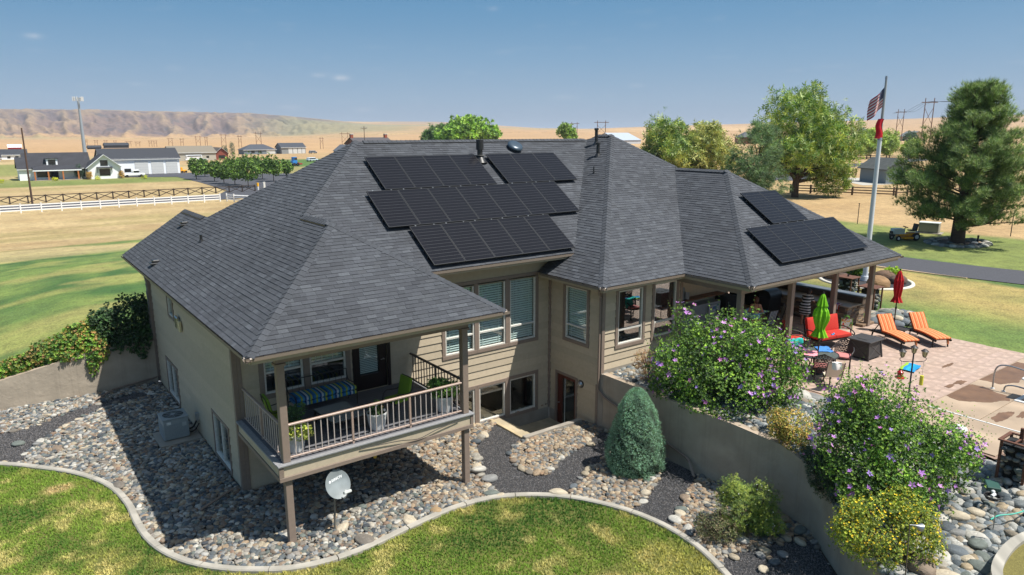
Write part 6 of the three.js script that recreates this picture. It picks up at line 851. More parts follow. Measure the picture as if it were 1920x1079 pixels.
// foliage filling blobs [x, y, z, rx, ry, rz]: mostly near the surface, pointing outwards
function foliage(blobs, n, s0, s1, geo, colors, R, o = {}) {
  const list = [], vol = blobs.map((b) => b[3] * b[4] + b[4] * b[5] + b[3] * b[5]), tot = vol.reduce((a, b) => a + b, 0);
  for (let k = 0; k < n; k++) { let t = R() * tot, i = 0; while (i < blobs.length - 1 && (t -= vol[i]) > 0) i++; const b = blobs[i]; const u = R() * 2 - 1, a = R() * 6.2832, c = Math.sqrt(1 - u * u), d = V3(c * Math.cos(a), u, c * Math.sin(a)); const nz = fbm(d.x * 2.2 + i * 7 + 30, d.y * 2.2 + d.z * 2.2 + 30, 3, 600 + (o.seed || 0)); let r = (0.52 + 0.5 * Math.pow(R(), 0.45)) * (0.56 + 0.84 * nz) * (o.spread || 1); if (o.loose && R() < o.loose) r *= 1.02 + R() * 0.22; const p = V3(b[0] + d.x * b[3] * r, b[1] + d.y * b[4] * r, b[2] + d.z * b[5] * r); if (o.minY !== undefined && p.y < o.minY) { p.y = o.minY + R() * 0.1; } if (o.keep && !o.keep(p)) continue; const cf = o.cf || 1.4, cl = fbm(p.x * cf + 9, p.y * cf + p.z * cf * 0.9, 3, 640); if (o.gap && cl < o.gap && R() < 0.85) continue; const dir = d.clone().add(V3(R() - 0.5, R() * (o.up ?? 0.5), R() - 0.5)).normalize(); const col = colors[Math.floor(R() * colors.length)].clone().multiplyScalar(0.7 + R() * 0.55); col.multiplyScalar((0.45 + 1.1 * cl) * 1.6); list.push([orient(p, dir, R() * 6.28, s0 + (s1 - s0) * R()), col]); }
  for (let k = 0; k < (o.shoots || 0); k++) { const b = blobs[Math.floor(R() * blobs.length)], u = R() * 0.9 + 0.05, a = R() * 6.2832, c = Math.sqrt(1 - u * u), d = V3(c * Math.cos(a), u, c * Math.sin(a)), q = V3(b[0] + d.x * b[3] * 0.92, b[1] + d.y * b[4] * 0.92, b[2] + d.z * b[5] * 0.92), e = d.clone().add(V3((R() - 0.5) * 0.7, 0.9, (R() - 0.5) * 0.7)).normalize(), L = (o.shootL || 0.5) * (0.5 + R()); if (o.keep && !o.keep(q)) continue; for (let t = 0; t < 1; t += 0.14) list.push([orient(q.clone().addScaledVector(e, t * L), e.clone().add(V3(R() - 0.5, R() - 0.5, R() - 0.5)).normalize(), R() * 6, (s0 + (s1 - s0) * R()) * (0.9 - 0.45 * t)), colors[Math.floor(R() * colors.length)].clone().multiplyScalar(1.7 + R() * 0.5)]); }
  return list;
}
const G = (...t) => t.map((c) => lin(...c));
// ================================================================ on the deck
{
  const pot = (label, pos) => { const p = thing('plant_pot', label, 'flower pot', pos, 0, 'white pots along the deck railing'); const g = new THREE.LatheGeometry([[0, 0], [0.2, 0], [0.21, 0.02], [0.265, 0.40], [0.285, 0.42], [0.29, 0.5], [0.27, 0.5], [0.255, 0.42], [0, 0.42]].map((q) => new THREE.Vector2(...q)), 32); mesh('pot', g, MAT.white, p); const r = new GB(); for (let k = 0; k < 16; k++) { const a = k / 16 * 6.283; r.bar([Math.cos(a) * 0.212, 0.03, Math.sin(a) * 0.212], [Math.cos(a) * 0.268, 0.4, Math.sin(a) * 0.268], 0.012); } mesh('ribs', r, MAT.white, p, { kind: 'stuff' }); const s = new GB(); s.cyl([0, 0.43, 0], [0, 0.445, 0], 0.255, 0.255, 24); mesh('soil', s, mat(lin(46, 34, 26), 0.95), p); return p; };
  const plant = (name, label, pos, blobs, n, s, geo, cols, seed, stems, extra) => { const p = thing(name, label, 'plant', pos); const R = rng(seed); inst('foliage', geo, LM, foliage(blobs, n, s * 0.7, s * 1.2, geo, cols, R, { seed }), p); const g = new GB(); for (let k = 0; k < stems; k++) { const a = R() * 6.28, b = blobs[k % blobs.length]; g.tube([[Math.cos(a) * 0.05, 0, Math.sin(a) * 0.05], [b[0] * 0.5, b[1] * 0.5, b[2] * 0.5], [b[0] + Math.cos(a) * b[3] * 0.5, b[1] + b[4] * 0.3, b[2] + Math.sin(a) * b[5] * 0.5]], 0.006, 5); } mesh('stem', g, mat(lin(74, 88, 44), 0.8), p); if (extra) extra(p, R); return p; };
  pot('ribbed white pot behind the near corner post of the deck', [5.86, 2.335, -17.72]); pot('ribbed white pot in the middle of the front deck railing', [8.27, 2.335, -17.74]); pot('ribbed white pot at the right end of the front deck railing', [10.52, 2.335, -17.72]);
  plant('potted_plant', 'variegated yellow-green plant spilling from the near corner pot', [5.86, 2.77, -17.72], [[0.08, 0.12, 0.1, 0.3, 0.2, 0.26], [0.22, 0.08, 0.2, 0.18, 0.16, 0.14]], 420, 0.075, sprigG, G([150, 160, 60], [182, 184, 86], [120, 140, 48], [196, 196, 120]), 31, 6, (p, R) => { const g = new GB(); for (let k = 0; k < 14; k++) { const a = R() * 6.28, r = 0.15 + R() * 0.2; g.geo(new THREE.SphereGeometry(0.022, 6, 5), M4(Math.cos(a) * r + 0.1, 0.1 + R() * 0.18, Math.sin(a) * r + 0.1)); } mesh('blossoms', g, mat(lin(226, 200, 50), 0.7), p, { kind: 'stuff' }); });
  plant('potted_plant', 'tall dark green plant behind the near corner pot', [5.95, 2.34, -18.3], [[0.05, 0.75, 0, 0.28, 0.22, 0.28], [0.25, 0.9, 0.05, 0.2, 0.14, 0.2], [0, 0.5, 0, 0.22, 0.3, 0.22]], 420, 0.085, sprigG, G([52, 78, 40], [66, 96, 46], [40, 62, 36]), 32, 7);
  plant('potted_plant', 'small leafy plant with a white bloom in the middle deck pot', [8.27, 2.77, -17.74], [[0, 0.14, 0, 0.2, 0.16, 0.2], [0.05, 0.28, 0, 0.1, 0.12, 0.1]], 220, 0.07, sprigG, G([72, 100, 44], [98, 122, 54], [60, 84, 40]), 33, 6, (p) => { const g = new GB(); g.geo(new THREE.IcosahedronGeometry(0.045, 1), M4(0.18, 0.12, 0.12)); g.geo(new THREE.IcosahedronGeometry(0.035, 1), M4(-0.05, 0.3, 0.1)); mesh('blossoms', g, mat(lin(240, 226, 220), 0.7), p, { kind: 'stuff' }); const q = new GB(); q.geo(new THREE.IcosahedronGeometry(0.04, 1), M4(0.1, 0.24, 0.15)); mesh('blossoms', q, mat(lin(226, 150, 40), 0.7), p, { kind: 'stuff' }); });
  plant('potted_plant', 'bushy dark green plant in the right-hand deck pot', [10.52, 2.77, -17.72], [[-0.1, 0.3, -0.05, 0.4, 0.28, 0.36], [0.2, 0.25, 0.1, 0.3, 0.22, 0.25], [-0.25, 0.42, 0, 0.22, 0.22, 0.22]], 900, 0.08, sprigG, G([70, 104, 40], [92, 128, 50], [50, 78, 34], [112, 146, 60]), 34, 9);
  // glider sofa with blue and green plaid cushions
  const plaid = mat(new THREE.Color(0.85, 0.85, 0.85), 0.9, { map: tex(256, (u, v) => { const P = [[28, 96, 158], [36, 120, 180], [150, 172, 60], [60, 140, 190], [24, 70, 130], [190, 206, 214], [40, 110, 140], [170, 186, 70]]; const c = P[Math.floor(u * 16) % 8], d = (v * 6) % 1 < 0.12 ? 1.18 : 1, n = 0.92 + 0.1 * hash(u * 256, v * 256, 2); return c.map((k) => k / 255 * d * n); }), bumpMap: rep(bumpy, 3), bumpScale: 0.002 });
  const s = thing('deck_sofa', 'iron deck sofa with blue and green striped cushions under the windows', 'sofa', [7.62, 2.335, -20.12], 0.02); for (let i = 0; i < 2; i++) for (let k = 0; k < 2; k++) { const c = mesh(k ? 'back_cushion' : 'seat_cushion', pillow(0.95, 0.14, 0.66, 0.02), plaid, s); c.position.set((i - 0.5) * 0.96, 0.42 + k * 0.15, 0.02 + k * 0.01); }
  const f = new GB(); for (const x of [-0.98, 0.98]) { f.tube([[x, 0.98, -0.42], [x, 0.66, -0.3], [x, 0.66, 0.2], [x, 0.55, 0.36]], 0.016, 6); f.cyl([x, 0, 0.3], [x, 0.6, 0.34], 0.016, 0.016, 6); f.cyl([x, 0, -0.34], [x, 0.98, -0.42], 0.016, 0.016, 6); } f.bar([-0.98, 0.98, -0.42], [0.98, 0.98, -0.42], 0.025); f.bar([-0.98, 0.34, 0.3], [0.98, 0.34, 0.3], 0.025); f.bar([-0.98, 0.34, -0.3], [0.98, 0.34, -0.3], 0.025); for (let x = -0.8; x < 0.9; x += 0.2) f.bar([x, 0.5, -0.36], [x, 0.98, -0.42], 0.008); mesh('frame', f, iron, s);
  const t = thing('coffee_table', 'low grey glass-topped coffee table in the middle of the deck', 'coffee table', [7.5, 2.335, -18.6], 0.05); { const g = new GB(); g.box(-0.5, 0.5, 0.40, 0.42, -0.66, 0.66, 0.006); mesh('tabletop', g, phys(lin(120, 126, 128), 0.15), t); const r = new GB(); r.box(-0.52, 0.52, 0.36, 0.4, -0.68, 0.68, 0.01); mesh('frame', r, iron, t); const sh = new GB(); sh.box(-0.45, 0.45, 0.1, 0.12, -0.6, 0.6); mesh('shelf', sh, mat(lin(92, 92, 92), 0.6), t); for (const [x, z] of [[-1, -1], [1, -1], [1, 1], [-1, 1]]) { const q = new GB(); q.box(x * 0.48 - 0.025, x * 0.48 + 0.025, 0, 0.37, z * 0.62 - 0.025, z * 0.62 + 0.025); mesh('leg', q, iron, t); } }
  const gm = mat(lin(122, 154, 40), 0.9, { map: rep(grain, 3) }), chair = thing('deck_chair', 'iron deck chair with lime green cushions at the right end of the deck', 'chair', [9.3, 2.335, -18.45], -1.45); { const a = mesh('seat_cushion', pillow(0.55, 0.1, 0.55, 0.015), gm, chair); a.position.y = 0.44; const b = mesh('back_cushion', pillow(0.55, 0.1, 0.62, 0.015), gm, chair); b.position.set(0, 0.76, -0.3); b.rotation.x = 1.36; const q = new GB(); for (const x of [-0.31, 0.31]) { q.tube([[x, 1.05, -0.42], [x, 0.66, -0.28], [x, 0.66, 0.22], [x, 0.4, 0.32], [x, 0, 0.3]], 0.014, 6); q.cyl([x, 0, -0.3], [x, 0.66, -0.28], 0.014, 0.014, 6); } q.bar([-0.31, 0.38, 0.26], [0.31, 0.38, 0.26], 0.02); q.bar([-0.31, 1.05, -0.42], [0.31, 1.05, -0.42], 0.02); mesh('frame', q, iron, chair); }
  dup(chair, [6.0, 2.335, -19.35], 1.5, 'iron deck chair with lime green cushions beside the side railing');
}
{ // satellite dish
  const d = thing('satellite_dish', 'grey satellite dish on a pole standing in the river rock before the deck', 'satellite dish', [6.57, 0, -17.1]); const p = new GB(); p.cyl([0, -0.1, 0], [0.06, 1.12, 0.0], 0.028, 0.028, 12); mesh('pole', p, mat(lin(120, 118, 112), 0.5, { metalness: 0.4 }), d);
  const head = part('reflector', d); head.position.set(0.1, 1.38, 0.1); head.lookAt(V3(0.1, 1.38, 0.1).add(V3(6.57, 0, -17.1)).add(V3(0.12, 0.42, 0.87))); const k = 0.5, rim = 0.375, g = new GB(), n = 48, m = 8; const P = (i, j, b) => { const a = i / n * 6.2832, r = rim * j / m, x = Math.cos(a) * r * 0.97, y = Math.sin(a) * r * 1.04; return [x, y, k * r * r - b]; }; for (let j = 0; j < m; j++) for (let i = 0; i < n; i++) { g.quad(P(i, j, 0), P(i, j + 1, 0), P(i + 1, j + 1, 0), P(i + 1, j, 0)); g.quad(P(i + 1, j, 0.012), P(i + 1, j + 1, 0.012), P(i, j + 1, 0.012), P(i, j, 0.012)); if (j === m - 1) g.quad(P(i, m, 0), P(i, m, 0.012), P(i + 1, m, 0.012), P(i + 1, m, 0)); }
  const dishM = mat(lin(150, 158, 160), 0.45, { map: rep(soft, 0.8) }); mesh('dish', g, dishM, head);
  const font = await new FontLoader().loadAsync('fonts/droid/droid_sans_bold.typeface.json'); const tg = new TextGeometry('DIRECTV', { font, size: 0.068, depth: 0.003, curveSegments: 3, bevelEnabled: false }); tg.computeBoundingBox(); const w = tg.boundingBox.max.x; tg.scale(0.84, 1, 1); tg.translate(-w * 0.36, 0.115, 0); const lg = new THREE.CylinderGeometry(0.032, 0.032, 0.003, 20); lg.rotateX(Math.PI / 2); lg.translate(-w * 0.36 - 0.05, 0.143, 0); const bend = (q) => { const A = q.attributes.position; for (let i = 0; i < A.count; i++) { const x = A.getX(i), y = A.getY(i) + 0.12 * x; A.setXYZ(i, x, y, k * (x * x + y * y) + 0.003 + A.getZ(i)); } return q; }; const lt = new GB(); lt.geo(bend(tg)); lt.geo(bend(lg)); mesh('lettering', lt, mat(lin(236, 238, 238), 0.6), head, { kind: 'stuff' });
  const arm = new GB(); arm.tube([[0, -0.36, 0.05], [0.02, -0.4, 0.18], [0.04, -0.3, 0.36]], 0.014, 8); mesh('feed_arm', arm, MAT.steel, head); const l = new GB(); l.box(-0.07, 0.15, -0.29, -0.21, 0.33, 0.44, 0.015); l.cyl([0.04, -0.25, 0.36], [0.04, -0.22, 0.30], 0.03, 0.035, 14); mesh('receiver', l, mat(lin(190, 192, 188), 0.5), head); const b = new GB(); b.box(-0.06, 0.06, -0.16, 0.02, -0.1, -0.012); mesh('bracket', b, MAT.steel, head);
}
{ // air conditioner
  const a = thing('air_conditioner', 'grey air conditioner on a concrete pad by the shaded west wall', 'air conditioner', [4.4, 0, -26.3]); const pad = new GB(); pad.box(-0.62, 0.75, -0.05, 0.07, -0.7, 0.75, 0.01); mesh('pad', pad, MAT.concrete, a); const m = mat(lin(158, 166, 168), 0.5, { map: rep(grain, 2) }), c = new GB(); c.box(-0.42, 0.42, 0.09, 0.84, -0.42, 0.42, 0.03); mesh('case', c, m, a); const lv = new GB(); for (let y = 0.14; y < 0.66; y += 0.035) { lv.box(-0.4, 0.4, y, y + 0.018, 0.418, 0.43); lv.box(-0.43, -0.418, y, y + 0.018, -0.4, 0.4); } mesh('louvre', lv, m, a, { kind: 'stuff' }); const top = new GB(); top.box(-0.44, 0.44, 0.842, 0.872, -0.44, 0.44, 0.02); mesh('top_cover', top, m, a);
  const fan = new GB(); fan.cyl([0, 0.873, 0], [0, 0.876, 0], 0.34, 0.34, 32); mesh('fan_opening', fan, MAT.dark, a); const gr = new GB(); for (let r = 0.08; r < 0.36; r += 0.045) gr.geo(new THREE.TorusGeometry(r, 0.004, 5, 36), M4(0, 0.888, 0, Math.PI / 2)); for (let k = 0; k < 8; k++) gr.bar([0, 0.888, 0], [Math.cos(k * 0.785) * 0.34, 0.888, Math.sin(k * 0.785) * 0.34], 0.008); gr.cyl([0, 0.88, 0], [0, 0.895, 0], 0.08, 0.08, 18); mesh('grille', gr, m, a, { kind: 'stuff' }); const st = new GB(); st.box(-0.3, -0.16, 0.66, 0.76, 0.421, 0.426); st.box(0.2, 0.34, 0.52, 0.66, 0.421, 0.426); mesh('sticker', st, MAT.white, a); const pp = new GB(); pp.tube([[0.42, 0.2, 0], [0.6, 0.25, 0.05], [0.75, 0.5, 0.1], [0.82, 0.62, 0.1]], 0.03, 8); pp.tube([[0.42, 0.14, 0.1], [0.6, 0.16, 0.2], [0.8, 0.4, 0.2]], 0.02, 8); mesh('line_set', pp, MAT.dark, a); const db = new GB(); db.box(0.72, 0.83, 0.5, 0.78, 0.02, 0.2, 0.01); mesh('disconnect_box', db, mat(lin(150, 150, 146), 0.5), a);
}
// ================================================================ people
function bodyMesh(bones, k, cell, margin = 0.03) { // bones: [ax,ay,az, bx,by,bz, ra, rb]; smooth union, meshed
  const lo = [9, 9, 9], hi = [-9, -9, -9]; for (const b of bones) for (const [p, r] of [[[b[0], b[1], b[2]], b[6]], [[b[3], b[4], b[5]], b[7]]]) for (let i = 0; i < 3; i++) { lo[i] = Math.min(lo[i], p[i] - r - margin); hi[i] = Math.max(hi[i], p[i] + r + margin); }
  const size = Math.max(hi[0] - lo[0], hi[1] - lo[1], hi[2] - lo[2]), n = Math.ceil(size / cell) + 4, mc = new MarchingCubes(n, new THREE.MeshBasicMaterial(), false, false, 260000), c = [0, 1, 2].map((i) => (lo[i] + hi[i]) / 2), half = size / 2 * n / (n - 4);
  mc.isolation = 0;
  for (let z = 0; z < n; z++) for (let y = 0; y < n; y++) for (let x = 0; x < n; x++) { const px = c[0] + (x - n / 2) / (n / 2) * half, py = c[1] + (y - n / 2) / (n / 2) * half, pz = c[2] + (z - n / 2) / (n / 2) * half; let d = 9; for (const b of bones) { const ex = b[3] - b[0], ey = b[4] - b[1], ez = b[5] - b[2], fx = px - b[0], fy = py - b[1], fz = pz - b[2], L = ex * ex + ey * ey + ez * ez, t = L > 1e-9 ? clamp((fx * ex + fy * ey + fz * ez) / L, 0, 1) : 0; const sx = b[8] || 1; const qx = (fx - ex * t) / sx, qy = fy - ey * t, qz = fz - ez * t, e = Math.sqrt(qx * qx + qy * qy + qz * qz) - lerp(b[6], b[7], t); const h = clamp(0.5 + 0.5 * (d - e) / k, 0, 1); d = lerp(d, e, h) - k * h * (1 - h); } mc.field[x + y * n + z * n * n] = -d; }
  mc.update(); const cnt = mc.count ?? mc.geometry.drawRange.count, P = new Float32Array(cnt * 3), N = new Float32Array(cnt * 3); for (let i = 0; i < cnt * 3; i++) { P[i] = mc.positionArray[i] * half + c[i % 3]; N[i] = mc.normalArray[i]; }
  const g = new THREE.BufferGeometry(); g.setAttribute('position', new THREE.BufferAttribute(P, 3)); g.setAttribute('normal', new THREE.BufferAttribute(N, 3)); const U = new Float32Array(cnt * 2); for (let i = 0; i < cnt; i++) { U[i * 2] = P[i * 3] + P[i * 3 + 2]; U[i * 2 + 1] = P[i * 3 + 1]; } g.setAttribute('uv', new THREE.BufferAttribute(U, 2)); return g;
}
function handBones(w, d, side, up) { // wrist, direction, thumb side, curl direction: palm and five fingers
  const D = V3(...d).normalize(), S = V3(...side).normalize(), C = V3(...up).normalize(), W = V3(...w), out = [], at = (a, b, c) => { const v = W.clone().addScaledVector(D, a).addScaledVector(S, b).addScaledVector(C, c); return [v.x, v.y, v.z]; };
  out.push([...at(0, 0, 0), ...at(0.07, 0.012, 0), 0.026, 0.028], [...at(0.02, -0.012, 0), ...at(0.075, -0.02, 0), 0.022, 0.022]);
  [[0.03, 0.07], [0.011, 0.078], [-0.009, 0.072], [-0.028, 0.058]].forEach(([s, L]) => { out.push([...at(0.08, s, 0), ...at(0.08 + L * 0.5, s * 1.15, 0.012), 0.0095, 0.009], [...at(0.08 + L * 0.5, s * 1.15, 0.012), ...at(0.08 + L * 0.85, s * 1.15, 0.04), 0.009, 0.0075]); });
  out.push([...at(0.03, 0.03, 0), ...at(0.06, 0.055, 0.015), 0.012, 0.01], [...at(0.06, 0.055, 0.015), ...at(0.088, 0.058, 0.03), 0.01, 0.008]); return out;
}
const skinM = mat(lin(196, 140, 112), 0.6), hairM = (c) => mat(c, 0.7, { bumpMap: rep(woodT, 6), bumpScale: 0.004 });
function headBones(x, y, z, fx, fz, tilt) { const b = [[x, y + 0.03, z, x - fx * 0.02, y + 0.05, z - fz * 0.02, 0.092, 0.094], [x + fx * 0.03, y - 0.05, z + fz * 0.03, x + fx * 0.045, y - 0.075, z + fz * 0.045, 0.062, 0.045], [x + fx * 0.095, y + 0.0, z + fz * 0.095, x + fx * 0.112, y - 0.025, z + fz * 0.112, 0.011, 0.016]]; for (const s of [-1, 1]) b.push([x + fz * s * 0.092, y - 0.005, z - fx * s * 0.092, x + fz * s * 0.098, y + 0.03, z - fx * s * 0.098, 0.013, 0.018]); return b; }
{ // woman in swimwear, back to the camera; own axes: she looks along -z
  const p = thing('person', 'person with brown hair in a light blue swimsuit standing with back turned', 'person', [24.95, PY, -16.85], -0.75);
  const b = [[0, 0.93, 0, 0, 1.0, 0, 0.135, 0.125, 1.25], [0, 1.02, 0, 0, 1.12, -0.01, 0.115, 0.112, 1.15], [0, 1.15, -0.01, 0, 1.29, -0.02, 0.115, 0.118, 1.3], [-0.15, 1.345, -0.02, 0.15, 1.345, -0.02, 0.062, 0.062], [0, 1.36, -0.02, 0, 1.47, -0.03, 0.052, 0.046],
    [-0.09, 0.9, 0.01, -0.1, 0.5, 0, 0.098, 0.062], [0.09, 0.9, 0.01, 0.1, 0.5, 0, 0.098, 0.062], [-0.1, 0.5, 0, -0.1, 0.09, 0.02, 0.06, 0.038], [0.1, 0.5, 0, 0.11, 0.09, 0.02, 0.06, 0.038], [-0.1, 0.05, 0.03, -0.11, 0.03, -0.14, 0.036, 0.026], [0.11, 0.05, 0.03, 0.13, 0.03, -0.14, 0.036, 0.026],
    [0.17, 1.335, -0.02, 0.27, 1.10, 0.02, 0.05, 0.042], [0.27, 1.10, 0.02, 0.16, 1.02, -0.2, 0.04, 0.028], [-0.17, 1.335, -0.02, -0.26, 1.09, -0.02, 0.05, 0.042], [-0.26, 1.09, -0.02, -0.15, 1.02, -0.2, 0.04, 0.028]];
  mesh('body', (() => { const g = new GB(); g.geo(bodyMesh([...b, ...headBones(0, 1.56, -0.05, -0.4, -0.92)], 0.03, 0.015)); g.geo(bodyMesh(handBones([0.16, 1.02, -0.2], [-0.5, 0, -1], [0, 1, 0], [-1, 0, 0.3]), 0.008, 0.005)); g.geo(bodyMesh(handBones([-0.15, 1.02, -0.2], [0.5, 0, -1], [0, 1, 0], [1, 0, 0.3]), 0.008, 0.005)); return g; })(), skinM, p);
  mesh('swimsuit_bottom', bodyMesh([[0, 0.88, 0.01, 0, 0.96, 0.005, 0.138, 0.14, 1.27], [-0.08, 0.87, 0.015, 0.08, 0.87, 0.015, 0.112, 0.112]], 0.03, 0.015), mat(lin(140, 190, 226), 0.7), p);
  const top = new GB(); top.tube([[-0.17, 1.2, -0.08], [-0.12, 1.19, 0.11], [0, 1.18, 0.125], [0.12, 1.19, 0.11], [0.17, 1.2, -0.08], [0.1, 1.2, -0.17], [-0.1, 1.2, -0.17]], 0.018, 6, true); top.tube([[-0.1, 1.19, 0.12], [-0.09, 1.32, 0.075], [-0.07, 1.41, -0.01], [-0.08, 1.28, -0.16]], 0.012, 6); top.tube([[0.1, 1.19, 0.12], [0.09, 1.32, 0.075], [0.07, 1.41, -0.01], [0.08, 1.28, -0.16]], 0.012, 6); mesh('swimsuit_top', top, mat(lin(46, 50, 66), 0.7), p);
  mesh('hair', bodyMesh([[0, 1.62, -0.03, 0, 1.58, 0.02, 0.103, 0.098], [0, 1.55, 0.05, 0, 1.47, 0.055, 0.07, 0.05], [0, 1.69, 0.05, 0, 1.7, 0.06, 0.05, 0.05]], 0.03, 0.012), hairM(lin(92, 56, 38)), p);
}
{ // woman in a striped dress, leaning over the counter; she looks along -z in her own axes
  const p = thing('person', 'person in a black and white striped dress leaning towards the stone bar', 'person', [28.3, PY, -16.65], -1.35);
  const stripe = mat(new THREE.Color(0.85, 0.85, 0.85), 0.85, { map: (() => { const t = tex(64, (u, v) => ((v * 2) % 1 < 0.5 ? 0.9 : 0.03)); t.repeat.set(1, 4.2); return t; })() });
  const hip = [0, 0.9, 0.04], ch = [0, 1.2, -0.16], nk = [0, 1.36, -0.27];
  const b = [[-0.09, 0.86, 0.03, -0.1, 0.47, -0.01, 0.1, 0.062], [0.09, 0.86, 0.03, 0.1, 0.47, -0.01, 0.1, 0.062], [-0.1, 0.47, -0.01, -0.1, 0.08, 0.04, 0.06, 0.036], [0.1, 0.47, -0.01, 0.1, 0.08, 0.04, 0.06, 0.036], [-0.1, 0.05, 0.04, -0.11, 0.03, -0.12, 0.036, 0.026], [0.1, 0.05, 0.04, 0.12, 0.03, -0.12, 0.036, 0.026], [...hip, ...ch, 0.14, 0.13, 1.2], [-0.14, 1.29, -0.2, 0.14, 1.29, -0.2, 0.06, 0.06], [0, 1.3, -0.22, ...nk, 0.055, 0.046], [0.17, 1.28, -0.21, 0.24, 1.07, -0.3, 0.05, 0.042], [0.24, 1.07, -0.3, 0.17, 0.98, -0.52, 0.04, 0.028], [-0.17, 1.28, -0.21, -0.24, 1.07, -0.32, 0.05, 0.042], [-0.24, 1.07, -0.32, -0.12, 0.99, -0.52, 0.04, 0.028]];
  mesh('body', (() => { const g = new GB(); g.geo(bodyMesh([...b, ...headBones(0, 1.44, -0.35, 0, -1)], 0.03, 0.015)); g.geo(bodyMesh(handBones([0.17, 0.98, -0.52], [-0.2, -0.1, -1], [-1, 0, 0], [0, -1, 0]), 0.008, 0.005)); g.geo(bodyMesh(handBones([-0.12, 0.99, -0.52], [0.2, -0.1, -1], [1, 0, 0], [0, -1, 0]), 0.008, 0.005)); return g; })(), skinM, p);
  mesh('striped_dress', bodyMesh([[0, 0.9, 0.04, 0, 1.2, -0.16, 0.16, 0.15, 1.2], [-0.1, 0.86, 0.05, -0.12, 0.6, 0.02, 0.14, 0.125], [0.1, 0.86, 0.05, 0.12, 0.6, 0.02, 0.14, 0.125], [0, 0.86, 0.05, 0, 0.6, 0.02, 0.15, 0.14], [-0.15, 1.28, -0.2, 0.15, 1.28, -0.2, 0.075, 0.075], [0.17, 1.27, -0.21, 0.215, 1.14, -0.27, 0.064, 0.062], [-0.17, 1.27, -0.21, -0.215, 1.14, -0.27, 0.064, 0.062]], 0.04, 0.015), stripe, p);
  mesh('hair', bodyMesh([[0, 1.5, -0.32, 0, 1.47, -0.28, 0.105, 0.1], [0, 1.45, -0.26, 0, 1.36, -0.25, 0.085, 0.06]], 0.03, 0.012), hairM(lin(44, 30, 26)), p);
}
// ================================================================ planting near the house
const bark = mat(lin(92, 74, 60), 0.95, { map: rep(soft, 2), bumpMap: rep(stucco, 2), bumpScale: 0.02 });
function bumps(B, n, seed) { const R = rng(seed + 99), out = [...B]; for (let k = 0; k < n; k++) { const b = B[k % B.length], u = R() * 1.15 - 0.25, a = R() * 6.2832, c = Math.sqrt(Math.max(0, 1 - u * u)), s = (0.22 + 0.2 * R()) * Math.min(b[3], b[4], b[5]) + 0.02; out.push([b[0] + Math.cos(a) * c * b[3] * 0.93, b[1] + u * b[4] * 0.93, b[2] + Math.sin(a) * c * b[5] * 0.93, s, s * (1 + R() * 0.9), s]); } return out; }
function shrub(name, label, category, blobs, n, s, geo, cols, seed, o = {}) {
  const c = [0, 1, 2].map((k) => blobs.reduce((a, b) => a + b[k], 0) / blobs.length), y0 = o.y0 ?? c[1] - 1, p = thing(name, label, category, [c[0], y0, c[2]]), R = rng(seed), B = bumps(blobs.map((b) => [b[0] - c[0], b[1] - y0, b[2] - c[2], b[3], b[4], b[5]]), o.bumps ?? 9, seed);
  const keep = o.keep ? (q) => o.keep(q.x + c[0], q.y + y0, q.z + c[2]) : null; inst('foliage', geo, o.mat || LM, foliage(B, n, s * 0.65, s * 1.25, geo, cols, R, { seed, minY: 0.02, loose: 0.12, gap: 0.3, cf: 1.9, ...o, keep }), p);
  const g = new GB(); for (let k = 0; k < (o.stems ?? 12); k++) { const b = B[k % B.length], a = R() * 6.28, e = 0.3 + R() * 0.5; g.tube([[(R() - 0.5) * 0.3, -0.1, (R() - 0.5) * 0.3], [b[0] * 0.4, b[1] * 0.45, b[2] * 0.4], [b[0] + Math.cos(a) * b[3] * e, b[1] + b[4] * e, b[2] + Math.sin(a) * b[5] * e]], o.sr ?? 0.018, 5); } mesh('stem', g, bark, p, { kind: 'stuff' });
  if (o.blossoms) { const [N, bc, bs] = o.blossoms; inst('blossoms', flowerG[0], mat(new THREE.Color(1, 1, 1), 0.7, { side: THREE.DoubleSide }), foliage(B, N, bs * 0.8, bs * 1.3, flowerG[0], [bc.clone().multiplyScalar(0.6)], rng(seed + 5), { seed, spread: 1.06, minY: 0.05 }), p); }
  if (o.flowers) { const { n: N, geos, mats: MM, s: fs } = o.flowers; for (let k = 0; k < N; k++) { let t = Math.floor(R() * B.length), b = B[t]; const u = R() * 1.5 - 0.5, a = R() * 6.28, cc = Math.sqrt(Math.max(0, 1 - u * u)), d = V3(cc * Math.cos(a), u, cc * Math.sin(a)); const nz = fbm(d.x * 2.2 + t * 7 + 30, d.y * 2.2 + d.z * 2.2 + 30, 3, 600 + seed), r = (1.04 + R() * 0.12) * (0.56 + 0.84 * nz); const q = V3(b[0] + d.x * b[3] * r, b[1] + d.y * b[4] * r, b[2] + d.z * b[5] * r); if (q.y < 0.1 || (keep && !keep(q))) { k--; continue; } if (B.some((e, j) => j !== t && ((q.x - e[0]) / e[3]) ** 2 + ((q.y - e[1]) / e[4]) ** 2 + ((q.z - e[2]) / e[5]) ** 2 < 0.75)) { if (R() < 0.97) { k--; continue; } }
    const m = mesh('flower', geos[k % geos.length], MM[Math.floor(R() * MM.length)], p), dir = d.clone().add(V3(R() - 0.5, R() * 0.6, R() - 0.5)).normalize(), sc = fs * (0.7 + R() * 0.6); m.position.copy(q); m.quaternion.setFromUnitVectors(yAxis, dir); m.scale.setScalar(sc); } }
  return p;
}
